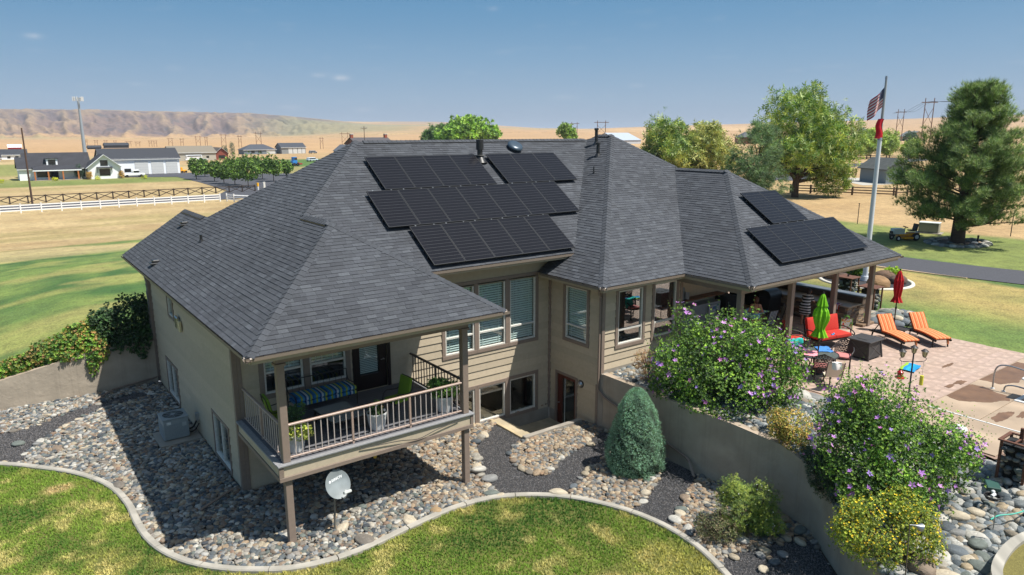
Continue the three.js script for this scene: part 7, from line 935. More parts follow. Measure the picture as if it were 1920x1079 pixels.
const flowerG = [0, 1, 2].map((k) => { const g = new GB(), R = rng(50 + k); for (let i = 0; i < 5; i++) { const a = i * 1.2566 + k, P = (r, t, h) => [Math.cos(a + t) * r, h, Math.sin(a + t) * r]; const h = k === 2 ? 0.9 : 0.35 + R() * 0.2, w = k === 2 ? 0.5 : 1; g.quad([0, 0, 0], P(0.6 * w, 0.5, h * 0.6), P(1.0 * w, 0.12, h), P(0.75 * w, -0.2, h * 0.75)); g.tri([0, 0, 0], P(0.75 * w, -0.2, h * 0.75), P(0.55 * w, -0.55, h * 0.5)); } return g.build(); });
const flowerM = G([176, 116, 190], [160, 104, 184], [196, 140, 200], [186, 108, 172], [150, 120, 196]).map((c) => phys(c.multiplyScalar(1.25), 0.7, { transmission: 0.25, thickness: 0, side: THREE.DoubleSide }));
const hib = G([88, 120, 38], [66, 98, 32], [110, 142, 46], [50, 78, 28], [78, 110, 36], [130, 158, 54]);
const behindWall = (x, y, z) => y > 2.25 || (z < -9.6 ? x > 17.0 : x + z * 0.82 > 9.0) ;
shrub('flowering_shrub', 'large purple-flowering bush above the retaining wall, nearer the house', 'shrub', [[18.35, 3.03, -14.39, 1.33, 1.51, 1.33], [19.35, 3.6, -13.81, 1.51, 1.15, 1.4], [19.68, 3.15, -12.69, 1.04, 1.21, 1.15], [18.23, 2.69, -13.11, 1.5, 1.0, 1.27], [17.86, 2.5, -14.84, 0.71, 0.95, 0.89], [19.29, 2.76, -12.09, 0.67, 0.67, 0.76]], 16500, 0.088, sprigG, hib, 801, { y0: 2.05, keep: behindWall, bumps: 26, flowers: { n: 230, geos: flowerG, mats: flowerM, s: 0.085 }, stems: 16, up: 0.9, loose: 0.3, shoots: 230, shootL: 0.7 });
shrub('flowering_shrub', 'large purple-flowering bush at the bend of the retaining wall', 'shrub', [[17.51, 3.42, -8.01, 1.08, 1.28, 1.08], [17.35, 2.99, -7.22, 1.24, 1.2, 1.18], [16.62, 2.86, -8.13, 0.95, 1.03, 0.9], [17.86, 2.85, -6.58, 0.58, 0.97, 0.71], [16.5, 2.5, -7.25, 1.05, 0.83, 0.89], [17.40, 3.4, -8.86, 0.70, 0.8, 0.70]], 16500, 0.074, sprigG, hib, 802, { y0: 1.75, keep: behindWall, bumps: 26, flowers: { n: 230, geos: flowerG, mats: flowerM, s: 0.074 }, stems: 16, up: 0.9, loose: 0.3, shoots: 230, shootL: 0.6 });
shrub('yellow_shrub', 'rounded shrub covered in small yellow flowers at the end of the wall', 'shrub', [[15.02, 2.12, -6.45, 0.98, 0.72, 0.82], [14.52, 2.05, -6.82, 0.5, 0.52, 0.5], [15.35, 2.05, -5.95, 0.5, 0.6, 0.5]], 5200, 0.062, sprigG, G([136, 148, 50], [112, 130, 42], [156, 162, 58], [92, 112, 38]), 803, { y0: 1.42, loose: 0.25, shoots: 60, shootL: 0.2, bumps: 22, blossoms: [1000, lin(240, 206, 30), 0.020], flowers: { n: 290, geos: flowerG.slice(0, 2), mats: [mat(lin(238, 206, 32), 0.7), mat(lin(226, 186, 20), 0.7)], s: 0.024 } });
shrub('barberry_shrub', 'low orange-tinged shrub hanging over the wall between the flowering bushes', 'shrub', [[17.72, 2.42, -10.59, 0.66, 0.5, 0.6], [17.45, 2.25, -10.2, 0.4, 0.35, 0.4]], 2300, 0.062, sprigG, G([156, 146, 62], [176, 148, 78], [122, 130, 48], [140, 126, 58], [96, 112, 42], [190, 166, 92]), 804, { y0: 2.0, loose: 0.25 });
shrub('rust_shrub', 'small reddish-brown shrub at the top of the wall by the corner windows', 'shrub', [[18.11, 2.55, -16.45, 0.5, 0.5, 0.46], [18.0, 2.4, -16.1, 0.34, 0.32, 0.32]], 850, 0.06, narrowG, G([150, 108, 74], [132, 92, 66], [170, 130, 84], [112, 104, 56], [138, 124, 70]), 805, { y0: 2.05, loose: 0.4, sr: 0.008, stems: 18 });
shrub('juniper_shrub', 'dark feathery shrub trailing over the bend of the wall', 'shrub', [[16.75, 1.95, -8.75, 0.55, 0.55, 0.45], [16.5, 1.75, -8.3, 0.4, 0.45, 0.35], [17.0, 2.2, -9.3, 0.35, 0.4, 0.35]], 1500, 0.1, narrowG, G([40, 62, 34], [54, 76, 38], [34, 50, 30]), 806, { y0: 1.5, keep: null, loose: 0.3 });
shrub('spirea_shrub', 'upright bright green shrub with tiny white flowers below the wall', 'shrub', [[15.50, 0.62, -10.38, 0.66, 0.66, 0.62], [15.47, 0.98, -10.72, 0.40, 0.46, 0.40], [16.03, 0.85, -10.18, 0.34, 0.58, 0.42], [15.9, 0.4, -9.95, 0.45, 0.4, 0.4]], 3600, 0.07, narrowG, G([118, 134, 44], [94, 118, 38], [142, 152, 58], [70, 94, 34]), 807, { y0: 0, loose: 0.3, flowers: { n: 60, geos: flowerG.slice(0, 1), mats: [mat(lin(226, 226, 216), 0.7)], s: 0.018 }, up: 1.3 });
shrub('boxwood_shrub', 'small dull green mounded shrub in front of the bright spirea', 'shrub', [[14.60, 0.32, -10.59, 0.50, 0.36, 0.46], [14.75, 0.3, -10.35, 0.4, 0.32, 0.38]], 1900, 0.045, sprigG, G([98, 104, 62], [84, 92, 54], [116, 116, 76], [108, 96, 72]), 808, { y0: 0 });
{ // dwarf blue spruce: dense cone of fine tufts
  const p = thing('dwarf_spruce', 'dense blue-green cone-shaped dwarf spruce on the gravel by the wall', 'spruce', [15.85, 0, -14.75]), R = rng(811), list = [], cols = G([80, 110, 86], [98, 128, 106], [62, 90, 66], [116, 144, 122], [70, 98, 66]);
  const H = 2.72, rad = (t) => 1.1 * Math.pow(1 - t, 0.52) * (t < 0.2 ? 0.8 + t : 1);
  for (let k = 0; k < 12500; k++) { const t = Math.pow(R(), 1.25) * 0.995, a = R() * 6.2832, nz = fbm(Math.cos(a) * 3.0 + 9, t * 8 + Math.sin(a) * 3.0, 2, 90), r = rad(t) * (0.76 + 0.42 * nz) * (0.86 + 0.14 * R()), d = V3(Math.cos(a), 0.55, Math.sin(a)).normalize(), c = cols[Math.floor(R() * 5)].clone().multiplyScalar((0.35 + 1.25 * nz) * (1.75 + 0.7 * R())); if (nz > 0.6 && R() < 0.12) c.lerp(lin(110, 136, 54), 0.6); list.push([orient(V3(Math.cos(a) * r, t * H + 0.03, Math.sin(a) * r), d.add(V3(R() - 0.5, R() - 0.3, R() - 0.5).multiplyScalar(0.9)).normalize(), R() * 6, 0.046 + R() * 0.025), c]); }
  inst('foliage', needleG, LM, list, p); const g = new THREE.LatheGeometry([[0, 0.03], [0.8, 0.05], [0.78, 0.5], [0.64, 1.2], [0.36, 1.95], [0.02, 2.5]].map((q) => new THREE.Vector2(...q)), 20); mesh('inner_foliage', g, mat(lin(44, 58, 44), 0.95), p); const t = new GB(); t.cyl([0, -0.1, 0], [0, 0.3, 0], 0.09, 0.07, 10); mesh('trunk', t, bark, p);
}
// ivy over the far retaining wall
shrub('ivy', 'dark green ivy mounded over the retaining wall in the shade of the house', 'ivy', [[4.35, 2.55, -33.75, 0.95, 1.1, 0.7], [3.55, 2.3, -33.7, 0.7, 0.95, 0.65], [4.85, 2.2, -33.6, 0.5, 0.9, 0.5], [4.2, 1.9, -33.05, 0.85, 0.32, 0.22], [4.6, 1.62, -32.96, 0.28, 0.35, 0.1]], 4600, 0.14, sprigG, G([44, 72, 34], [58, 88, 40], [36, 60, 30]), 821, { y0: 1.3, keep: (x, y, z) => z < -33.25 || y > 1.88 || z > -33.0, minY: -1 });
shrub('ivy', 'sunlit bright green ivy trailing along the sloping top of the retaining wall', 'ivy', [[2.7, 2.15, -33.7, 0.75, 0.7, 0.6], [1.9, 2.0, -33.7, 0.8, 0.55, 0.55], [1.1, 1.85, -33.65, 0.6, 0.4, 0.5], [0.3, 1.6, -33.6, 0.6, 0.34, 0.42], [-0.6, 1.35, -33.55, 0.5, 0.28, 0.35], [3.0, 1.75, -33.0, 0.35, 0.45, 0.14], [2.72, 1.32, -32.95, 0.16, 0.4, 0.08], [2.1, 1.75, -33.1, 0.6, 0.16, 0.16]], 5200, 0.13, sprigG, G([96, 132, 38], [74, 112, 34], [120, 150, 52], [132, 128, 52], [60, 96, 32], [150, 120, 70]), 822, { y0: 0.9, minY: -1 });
// ================================================================ trees
function limb(g, a, b, r0, r1, bend, R, n = 5) { const A = V3(...a), B = V3(...b), k = V3(R() - 0.5, (R() - 0.2) * 0.6, R() - 0.5).multiplyScalar(bend); let p = A.clone(), r = r0; for (let i = 1; i <= n; i++) { const t = i / n, q = A.clone().lerp(B, t).addScaledVector(k, Math.sin(t * 3.14)); const rr = lerp(r0, r1, t); g.cyl([p.x, p.y, p.z], [q.x, q.y, q.z], r, rr, 8); p = q; r = rr; } }
function tree(name, label, base, blobs, n, s, geo, cols, seed, o = {}) { // blobs in world places
  const p = thing(name, label, 'tree', base, 0, o.group), R = rng(seed), B0 = blobs.map((b) => [b[0] - base[0], b[1] - base[1], b[2] - base[2], b[3], b[4], b[5]]), B = bumps(B0, o.bumps ?? 10, seed); let list = foliage(B, n, s * 0.6, s * 1.3, geo, cols, R, { seed, loose: 0.15, cf: 0.55, gap: 0.42, ...o });
  inst('crown', geo, LM, list, p); const g = new GB(), th = o.fork ?? B.reduce((a, b) => Math.min(a, b[1] - b[4]), 99) + 0.4, r = o.r ?? 0.22; limb(g, [0, -0.2, 0], [0, th, 0], r, r * 0.8, 0.2, R, 3); for (const b of B0) { limb(g, [0, th * (0.8 + R() * 0.2), 0], [b[0], b[1], b[2]], r * 0.55, 0.04, 0.8, R); for (let k = 0; k < 3; k++) limb(g, [b[0] * 0.6, lerp(th, b[1], 0.6), b[2] * 0.6], [b[0] + (R() - 0.5) * b[3] * 1.3, b[1] + (R() - 0.3) * b[4], b[2] + (R() - 0.5) * b[5] * 1.3], r * 0.2, 0.02, 0.4, R, 3); } mesh('trunk', g, o.bark || bark, p); return p;
}
const willowC = G([124, 140, 50], [100, 126, 44], [78, 108, 40], [144, 154, 62], [66, 94, 36], [150, 162, 110]);
const drop = (list) => list;
tree('willow_tree', 'large yellow-green willow with a forked trunk behind the patio roof', [84.6, 2.1, -52.6], [[86.57, 12.0, -54.79, 4.2, 3.6, 4.2], [85.0, 9.4, -56.0, 2.7, 3.2, 2.7], [88.34, 9.43, -51.47, 4.0, 3.8, 4.0], [84.60, 7.6, -52.33, 4.5, 2.6, 4.5], [89.42, 6.8, -50.03, 2.7, 2.8, 2.7], [88.0, 5.0, -49.8, 2.2, 2.4, 2.0], [83.6, 7.0, -54.8, 2.0, 1.8, 2.0]], 7600, 0.6, narrowG, willowC, 831, { r: 0.5, fork: 2.6, up: -1.2, loose: 0.4, bumps: 26, shoots: 40, shootL: 1.2 });
tree('spruce_tree', 'dark green conifer tucked against the left side of the willow', [72.2, 2.1, -50.2], [[72.24,7.9,-50.24,2.6,2.95,2.6],[71.09,5.6,-50.55,2.7,2.3,2.7],[73.03,5.2,-49.03,2.2,2.2,2.2],[72.97,9.76,-50.19,1.5,1.8,1.5]], 4600, 0.55, needleG, G([72, 98, 56], [90, 116, 66], [56, 80, 48], [104, 128, 78]), 832, { r: 0.3 });
tree('leafy_tree', 'pale green bushy tree directly above the bay roof hip', [112, 2, -97.5], [[112.21, 8.75, -99.85, 3.8, 4.2, 3.8], [113.24, 6.14, -97.10, 5.3, 3.7, 5.3], [110.80, 6.64, -100.32, 2.7, 3.2, 2.7], [109.5, 5, -99, 3, 3, 3]], 5200, 0.85, narrowG, willowC, 833, { up: -0.6, loose: 0.25 });
tree('leafy_tree', 'olive green bushy tree between the spruce and the paler tree', [117, 2, -93], [[116.55, 8.04, -93.90, 3.5, 4.0, 3.5], [118.38, 5.64, -91.89, 4.0, 3.6, 4.0], [113.22, 5.17, -94.30, 3.8, 2.8, 3.8]], 4800, 0.85, narrowG, G([150, 150, 70], [120, 130, 58], [160, 162, 96], [98, 112, 52]), 834, { up: -0.6, loose: 0.25 });
tree('leafy_tree', 'bright green round tree rising behind the main roof ridge', [168, -0.5, -258], [[168.28, 11.0, -257.69, 8.1, 5.4, 8.1], [164.73, 8.96, -259.71, 9.4, 4.5, 9.4], [172.6, 9.2, -254.07, 6.5, 4.0, 6.5]], 4200, 1.7, sprigG, G([120, 152, 50], [96, 130, 42], [140, 168, 66], [78, 110, 38]), 835, { r: 0.5 });
tree('poplar_trees', 'small dark green tree beside the bright round tree behind the ridge', [158, -0.5, -271], [[159.47, 8.8, -270.15, 3.4, 4.2, 3.4], [155.98, 7.6, -272.37, 2.0, 3.6, 2.0], [162, 9.4, -268.5, 2.2, 4.4, 2.2]], 1500, 1.3, narrowG, G([70, 100, 46], [86, 116, 54]), 836, { r: 0.3, up: 1.4 });
tree('leafy_tree', 'treetop peeping over the peak of the bay roof', [196, 0.5, -228], [[196, 11.2, -228, 3.0, 2.4, 3.0], [197.5, 9.2, -227, 2.6, 2.4, 2.6]], 700, 1.2, sprigG, G([96, 122, 48], [116, 140, 58]), 837, { r: 0.3 });
{ // big pine on the lawn: branches sweeping up, tufted with long needles
  const base = [59.4, 2.3, -23.0], p = thing('pine_tree', 'big bushy pine on the right lawn with a curving low limb', 'tree', base), R = rng(841), g = new GB(), list = [], cols = G([98, 126, 58], [120, 144, 66], [80, 106, 52], [144, 160, 84], [106, 132, 60]);
  limb(g, [0, -0.2, 0], [0.1, 3.2, 0], 0.55, 0.42, 0.1, R, 4); limb(g, [0.1, 3.2, 0], [0.4, 11.2, 0.2], 0.42, 0.06, 0.3, R, 6); g.tube([[0.1, 1.5, 0.1], [1.0, 1.55, 0.75], [1.9, 1.9, 1.4], [2.4, 3.0, 1.8], [2.6, 5.2, 2.0]], 0.26, 9, false, 20);
  for (let k = 0; k < 250; k++) { const t = k / 250, h = lerp(1.5, 11.9, Math.pow(t, 0.95)), az = k * 2.39996 + R() * 0.8, prof = h < 3.4 ? lerp(3.6, 5.1, (h - 1.5) / 1.9) : lerp(5.1, 0.55, Math.pow((h - 3.4) / 8.6, 0.95)), L = prof * (0.55 + 0.6 * R()), up = lerp(0.05, 1.0, t) + R() * 0.35, st = h > 11 ? [0.4, h - 0.8, 0.2] : [0.1 + 0.3 * t, h - 0.3, 0.1 * t];
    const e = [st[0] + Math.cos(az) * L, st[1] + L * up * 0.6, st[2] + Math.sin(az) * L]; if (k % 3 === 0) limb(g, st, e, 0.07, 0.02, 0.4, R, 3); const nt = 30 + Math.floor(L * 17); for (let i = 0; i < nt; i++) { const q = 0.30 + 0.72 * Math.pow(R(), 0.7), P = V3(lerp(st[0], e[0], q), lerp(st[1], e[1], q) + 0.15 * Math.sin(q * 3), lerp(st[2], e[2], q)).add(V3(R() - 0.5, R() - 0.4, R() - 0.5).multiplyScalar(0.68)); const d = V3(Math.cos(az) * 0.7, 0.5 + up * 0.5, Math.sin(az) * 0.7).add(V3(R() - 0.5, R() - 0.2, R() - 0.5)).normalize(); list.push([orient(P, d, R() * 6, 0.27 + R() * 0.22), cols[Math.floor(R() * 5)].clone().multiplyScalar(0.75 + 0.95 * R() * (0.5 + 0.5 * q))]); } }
  inst('crown', needleG, LM, list, p); mesh('trunk', g, bark, p);
  const bed = new GB(); const ring = []; for (let i = 0; i < 40; i++) { const a = i / 40 * 6.2832; ring.push([59.4 + Math.cos(a) * 2.5, -23.0 + Math.sin(a) * 1.9]); } struct(mesh('tree_bed', sheet(ring, 2.32), mat(lin(96, 80, 70), 0.95, { map: rep(soft, 0.8) }))); for (let i = 0; i < 40; i++) stone(ring[i][0], ring[i][1], 0.17 + R() * 0.06, i, [0, 3, 7, 9][i % 4], 2.28, 0.7); for (let i = 0; i < 26; i++) { const a = R() * 6.28, r = Math.sqrt(R()); stone(59.4 + Math.cos(a) * 2.2 * r, -23 + Math.sin(a) * 1.6 * r, 0.12 + R() * 0.1, i, i, 2.28, 0.6); }
}
// ================================================================ beyond the garden: east side
const asphalt = mat(lin(98, 98, 104), 0.9, { map: rep(grit, 0.6) });
struct(mesh('driveway', sheet(smoothLine([[44.9, -70], [44.95, -40], [45.0, -22], [45.3, -18], [46.2, -13], [48, -6], [50.5, 6], [55.5, 5], [53, -6], [51.2, -13], [50.1, -18], [49.7, -23], [49.5, -40], [49.5, -70]], 4), 2.335), asphalt));
{ // edging of the drive, circle bed, boulders, flagpole
  const e = new GB(); const pl = smoothLine([[44.75, -24], [44.9, -21], [45.1, -18.6], [45.35, -16.8]], 4); for (let i = 0; i < pl.length - 1; i++) e.bar([pl[i][0], 2.31, pl[i][1]], [pl[i + 1][0], 2.31, pl[i + 1][1]], 0.2, 0.1); struct(mesh('drive_edging', e, mat(lin(206, 176, 140), 0.9)));
  const cx = 40, cz = -20, ring = (r) => { const o = []; for (let i = 0; i < 56; i++) { const a = i / 56 * 6.2832; o.push([cx + Math.cos(a) * r, cz + Math.sin(a) * r]); } return o; }; struct(mesh('flagpole_bed', sheet(ring(2.35), 2.33), gravelM)); const k = new GB(); k.geo(new THREE.TorusGeometry(2.4, 0.11, 8, 64), M4(cx, 2.32, cz, Math.PI / 2, 0, 0, 1, 1, 0.8)); struct(mesh('bed_kerb', k, mat(lin(206, 200, 188), 0.85)));
  const bM = [[122, 96, 76], [158, 124, 88], [104, 84, 72], [140, 112, 86]].map((t) => mat(lin(...t), 0.9, { map: rep(soft, 1.4), bumpMap: rep(stucco, 1), bumpScale: 0.04 })); const bl = ['tan boulder nearest the patio in the flagpole bed', 'large brown boulder behind the tan one in the flagpole bed', 'dark boulder at the right of the flagpole bed', 'weathered boulder seen between the patio posts left of the flagpole', 'brown boulder just left of the flagpole foot']; [[38.9, -18.75, 0.58, 1], [40.9, -19.3, 0.58, 0], [40.7, -18.5, 0.46, 2], [39.3, -21.5, 0.52, 3], [39.2, -20.9, 0.4, 2]].forEach(([x, z, s, m], i) => { const b = tag(mesh('boulder', rockGeos[i], bM[m]), bl[i], 'boulder', 'boulders in the flagpole bed'); b.position.set(x, 2.3 + s * 0.35, z); b.scale.set(s * 1.15, s * 0.78, s); b.rotation.y = i * 1.3; });
  shrub('round_shrub', 'rounded lime green shrub in the flagpole bed left of the pole', 'shrub', [[41.0, 2.85, -21.2, 0.6, 0.55, 0.6]], 700, 0.2, sprigG, G([150, 170, 50], [110, 140, 42], [70, 100, 40]), 851, { y0: 2.3 }); shrub('round_shrub', 'small lime green shrub between the boulders and the red umbrella', 'shrub', [[41.3, 2.65, -19.1, 0.32, 0.32, 0.32]], 320, 0.16, sprigG, G([160, 180, 50], [130, 156, 46]), 852, { y0: 2.3 });
  const fp = thing('flagpole', 'tall white flagpole standing in the round bed beyond the patio', 'flagpole', [39.92, 2.35, -20.0]); { const g = new GB(); g.cyl([0, 0, 0], [0, 7.9, 0], 0.145, 0.11, 16); g.cyl([0, 0, 0], [0, 0.25, 0], 0.26, 0.22, 16); mesh('lower_pole', g, mat(lin(206, 210, 216), 0.4), fp); const u = new GB(); u.cyl([0, 7.9, 0], [-0.0, 11.1, 0], 0.085, 0.05, 12); u.cyl([0, 7.86, 0], [0, 8.0, 0], 0.13, 0.1, 16); u.cyl([0, 11.1, 0], [0, 11.25, 0], 0.07, 0.05, 10); mesh('upper_pole', u, mat(lin(150, 154, 158), 0.35, { metalness: 0.5 }), fp); const r = new GB(); r.cyl([0.12, 1.2, 0.05], [0.07, 11.0, 0.03], 0.008, 0.008, 4); mesh('halyard', r, MAT.white, fp); }
  const flagT = (() => { const c = document.createElement('canvas'); c.width = 256; c.height = 136; const x = c.getContext('2d'); for (let i = 0; i < 13; i++) { x.fillStyle = i % 2 ? '#e8e4e2' : '#b01c30'; x.fillRect(0, i * 136 / 13, 256, 136 / 13 + 1); } x.fillStyle = '#2a2f58'; x.fillRect(0, 0, 102, 73); x.fillStyle = '#eeeeee'; for (let j = 0; j < 9; j++) for (let i = 0; i < (j % 2 ? 5 : 6); i++) { x.beginPath(); for (let k = 0; k < 10; k++) { const a = -1.5708 + k * 0.62832, q = k % 2 ? 1.4 : 3.2, px = 9 + i * 17 + (j % 2 ? 8.5 : 0) + Math.cos(a) * q, py = 7 + j * 7.4 + Math.sin(a) * q; k ? x.lineTo(px, py) : x.moveTo(px, py); } x.fill(); } const t = new THREE.CanvasTexture(c); t.colorSpace = THREE.SRGBColorSpace; return t; })();
  const fl = tag(mesh('flag', (() => { const g = new THREE.PlaneGeometry(1, 1, 40, 24), P = g.attributes.position; for (let i = 0; i < P.count; i++) { const u = P.getX(i) + 0.5, v = P.getY(i) + 0.5, out = u * 0.95; const x = -out * 0.72 - 0.05, dy = -out * 0.8; P.setXYZ(i, x * RT[0] + 0.16 * Math.sin(u * 7 + v * 2) * u, v * 1.0 + dy, x * RT[1] - 0.2 * Math.sin(u * 7 + v * 2) * u); } g.computeVertexNormals(); return g; })(), cloth(new THREE.Color(0.9, 0.9, 0.9), { map: flagT })), 'red and white striped national flag with a blue starred corner on the pole', 'flag'); fl.position.set(39.92, 12.0, -20);
  const f2 = tag(mesh('flag', (() => { const g = new THREE.PlaneGeometry(1, 1, 16, 20), P = g.attributes.position; for (let i = 0; i < P.count; i++) { const u = P.getX(i) + 0.5, v = P.getY(i) + 0.5; const w = (u - 0.7 - 0.15 * v) * (0.42 - 0.2 * v) + 0.05 * Math.sin(v * 7); P.setXYZ(i, w * RT[0] + 0.12 * Math.sin(u * 12), (v - 1) * 1.05, w * RT[1] + 0.12 * Math.cos(u * 11 + v)); } g.computeVertexNormals(); return g; })(), cloth(lin(196, 26, 44))), 'limp plain red flag hanging lower on the flagpole', 'flag'); f2.position.set(39.9, 11.35, -20);
}
{ const pile = new THREE.Group(); pile.name = 'rock_pile'; scene.add(pile); struct(pile); const R = rng(71); for (let i = 0; i < 70; i++) { const a = R() * 6.28, r = Math.sqrt(R()), s = 0.14 + R() * 0.16; stone(32.6 + Math.cos(a) * 1.3 * r, -14.75 + Math.sin(a) * 1.0 * r, s, i, [0, 1, 3, 9, 9, 10][i % 6], 2.25 + (1 - r) * 0.35, 0.7, pile); } }
{ // lawn tractor, generator
  const t = thing('riding_mower', 'yellow and grey riding mower parked in the pine shade', 'mower', [57.9, 2.3, -26.2], -2.1), ye = mat(lin(222, 150, 24), 0.4), gy = mat(lin(176, 184, 180), 0.4), bk = mat(lin(28, 28, 30), 0.6); // faces -x... length along z
  const body = new GB(); body.box(-0.32, 0.32, 0.38, 0.52, -0.95, 0.7, 0.03); body.box(-0.42, 0.42, 0.5, 0.62, -0.95, -0.25, 0.06); mesh('frame', body, ye, t); const hood = new GB(); hood.geo(new THREE.BoxGeometry(0.56, 0.42, 0.86, 4, 4, 4), M4(0, 0.72, 0.68)); hood.geo(new THREE.SphereGeometry(0.3, 16, 10), M4(0, 0.72, 1.05, 0, 0, 0, 0.94, 0.7, 0.6)); mesh('hood', hood, gy, t); const gr = new GB(); gr.box(-0.2, 0.2, 0.55, 0.75, 1.18, 1.24, 0.02); gr.box(-0.27, 0.27, 0.34, 0.5, 1.0, 1.22, 0.03); mesh('grille', gr, bk, t); const dk = new GB(); dk.box(-0.6, 0.6, 0.14, 0.32, -0.35, 0.45, 0.06); mesh('mower_deck', dk, ye, t); const se = new GB(); se.box(-0.26, 0.26, 0.72, 0.82, -0.75, -0.25, 0.04); se.geo(new THREE.BoxGeometry(0.5, 0.55, 0.1), M4(0, 1.02, -0.78, -0.2)); mesh('seat', se, bk, t); const sw = new GB(); sw.cyl([0, 0.7, 0.2], [0, 1.02, 0.05], 0.03, 0.03, 8); sw.geo(new THREE.TorusGeometry(0.19, 0.02, 8, 24), M4(0, 1.04, 0.05, Math.PI / 2 - 0.4)); sw.box(-0.2, 0.2, 0.7, 0.9, 0.18, 0.28, 0.03); mesh('steering_wheel', sw, bk, t);
  const rimM = mat(lin(196, 198, 196), 0.4); for (const [z, r, w] of [[-0.62, 0.31, 0.3], [0.85, 0.2, 0.18]]) for (const s of [-1, 1]) { const wh = part('wheel', t), g = new GB(); g.geo(new THREE.TorusGeometry(r * 0.7, r * 0.32, 10, 24), M4(s * 0.42, r, z, 0, Math.PI / 2, 0, 1, 1, w / r * 1.4)); mesh('tyre', g, bk, wh); const q = new GB(); q.cyl([s * 0.38, r, z], [s * (0.44 + w * 0.3), r, z], r * 0.55, r * 0.5, 18); mesh('rim', q, rimM, wh); }
  const gb = thing('generator_box', 'beige standby generator cabinet on the grass behind the mower', 'generator', [63.6, 2.3, -26.9], 0.25); { const g = new GB(); g.box(-0.45, 0.45, 0.06, 0.85, -0.75, 0.75, 0.05); mesh('case', g, mat(lin(168, 164, 148), 0.6, { map: rep(soft, 1) }), gb); const l = new GB(); l.box(-0.48, 0.48, 0.855, 0.93, -0.78, 0.78, 0.03); mesh('lid', l, mat(lin(206, 210, 204), 0.5), gb); const d = new GB(); d.box(-0.462, -0.45, 0.16, 0.74, -0.62, -0.04); d.box(-0.462, -0.45, 0.16, 0.74, 0.04, 0.62); mesh('door_panel', d, mat(lin(150, 146, 130), 0.6), gb, { kind: 'stuff' }); const b = new GB(); b.box(-0.7, 0.7, 0, 0.055, -1, 1); mesh('pad', b, MAT.concrete, gb); }
  const st = thing('tree_stake', 'short dark stake standing beside the pine trunk', 'stake', [60.7, 2.3, -22.1]); { const g = new GB(); g.cyl([0, 0, 0], [0, 0.55, 0], 0.08, 0.07, 8); mesh('post', g, MAT.dark, st); const c = new GB(); c.cyl([0, 0.55, 0], [0, 0.6, 0], 0.1, 0.06, 8); mesh('cap', c, MAT.dark, st); }
}
const wood = mat(lin(104, 86, 70), 0.9, { map: rep(woodT, 1) });
function railFence(label, name, pts, h, rails, mt, o = {}) { // posts and rails, each its own piece; pts: posts
  const f = thing(name, label, 'fence'); const w = o.w || 0.14, rw = o.rw || 0.13, rd = o.rd || 0.05;
  pts.forEach(([x, z], i) => { const y = landH(x, z); const g = new GB(); g.box(x - w / 2, x + w / 2, y - 0.2, y + h + 0.06, z - w / 2, z + w / 2, 0.01); if (o.cap) g.box(x - w * 0.62, x + w * 0.62, y + h + 0.06, y + h + 0.1, z - w * 0.62, z + w * 0.62); mesh('post', g, mt, f); if (i === pts.length - 1) return; const [X, Z] = pts[i + 1], Y = landH(X, Z); if (o.gap && o.gap.includes(i)) return; for (const r of rails) { const q = new GB(); q.bar([x, y + r, z], [X, Y + r, Z], Math.abs(X - x) > Math.abs(Z - z) ? rw : rw, rd, Math.abs(X - x) > Math.abs(Z - z) ? 0 : Math.PI / 2); mesh('rail', q, mt, f); } if (o.cross) { const q = new GB(); q.bar([x, y + 0.12, z], [X, Y + h - 0.1, Z + 0.03], rw * 0.9, rd); mesh('brace', q, mt, f); const q2 = new GB(); q2.bar([x, y + h - 0.1, z], [X, Y + 0.12, Z - 0.03], rw * 0.9, rd); mesh('brace', q2, mt, f); } }); return f;
}
const line2 = (a, b, n) => Array.from({ length: n + 1 }, (_, i) => [lerp(a[0], b[0], i / n), lerp(a[1], b[1], i / n)]);
railFence('brown three-rail fence in front of the grey shed', 'rail_fence', line2([90.5, -57], [95.6, -45], 5), 1.15, [0.35, 0.7, 1.05], wood, { w: 0.2 });
railFence('brown rail fence running on behind the pine in front of the pergola', 'rail_fence', line2([97, -46], [112, -44], 5), 1.1, [0.4, 0.9], wood, { w: 0.18 });
railFence('brown fence left of the grey shed by the drive', 'rail_fence', line2([118, -77], [136, -72], 4), 1.3, [0.3, 0.65, 1.0, 1.25], wood, { w: 0.2 });
railFence('long rail fence below the three young trees beyond the shed', 'rail_fence', line2([216, -122], [232, -84], 8), 1.3, [0.5, 1.0], wood, { w: 0.25, rw: 0.2 });
railFence('far rail fence across the golden field near the two houses', 'rail_fence', line2([300, -150], [318, -100], 9), 1.3, [0.5, 1.1], wood, { w: 0.3, rw: 0.25 });
{ // wire fence posts along the dry field
  [[64.6, -33.6], [65.6, -28.6], [66.8, -22], [67.4, -16.5]].forEach(([x, z], i) => { const p = thing('fence_post', ['thin steel fence post at the edge of the dry field, leftmost by the flagpole', 'thin steel fence post behind the mower', 'thin steel fence post right of the pine trunk', 'thin steel fence post at the right frame edge'][i], 'fence post', [x, landH(x, z), z]); const g = new GB(); g.cyl([0, -0.2, 0], [0, 1.9, 0], 0.035, 0.035, 6); mesh('post', g, MAT.dark, p); const q = new GB(); q.box(-0.05, 0.05, 1.86, 1.92, -0.05, 0.05); mesh('cap', q, MAT.dark, p); });
}
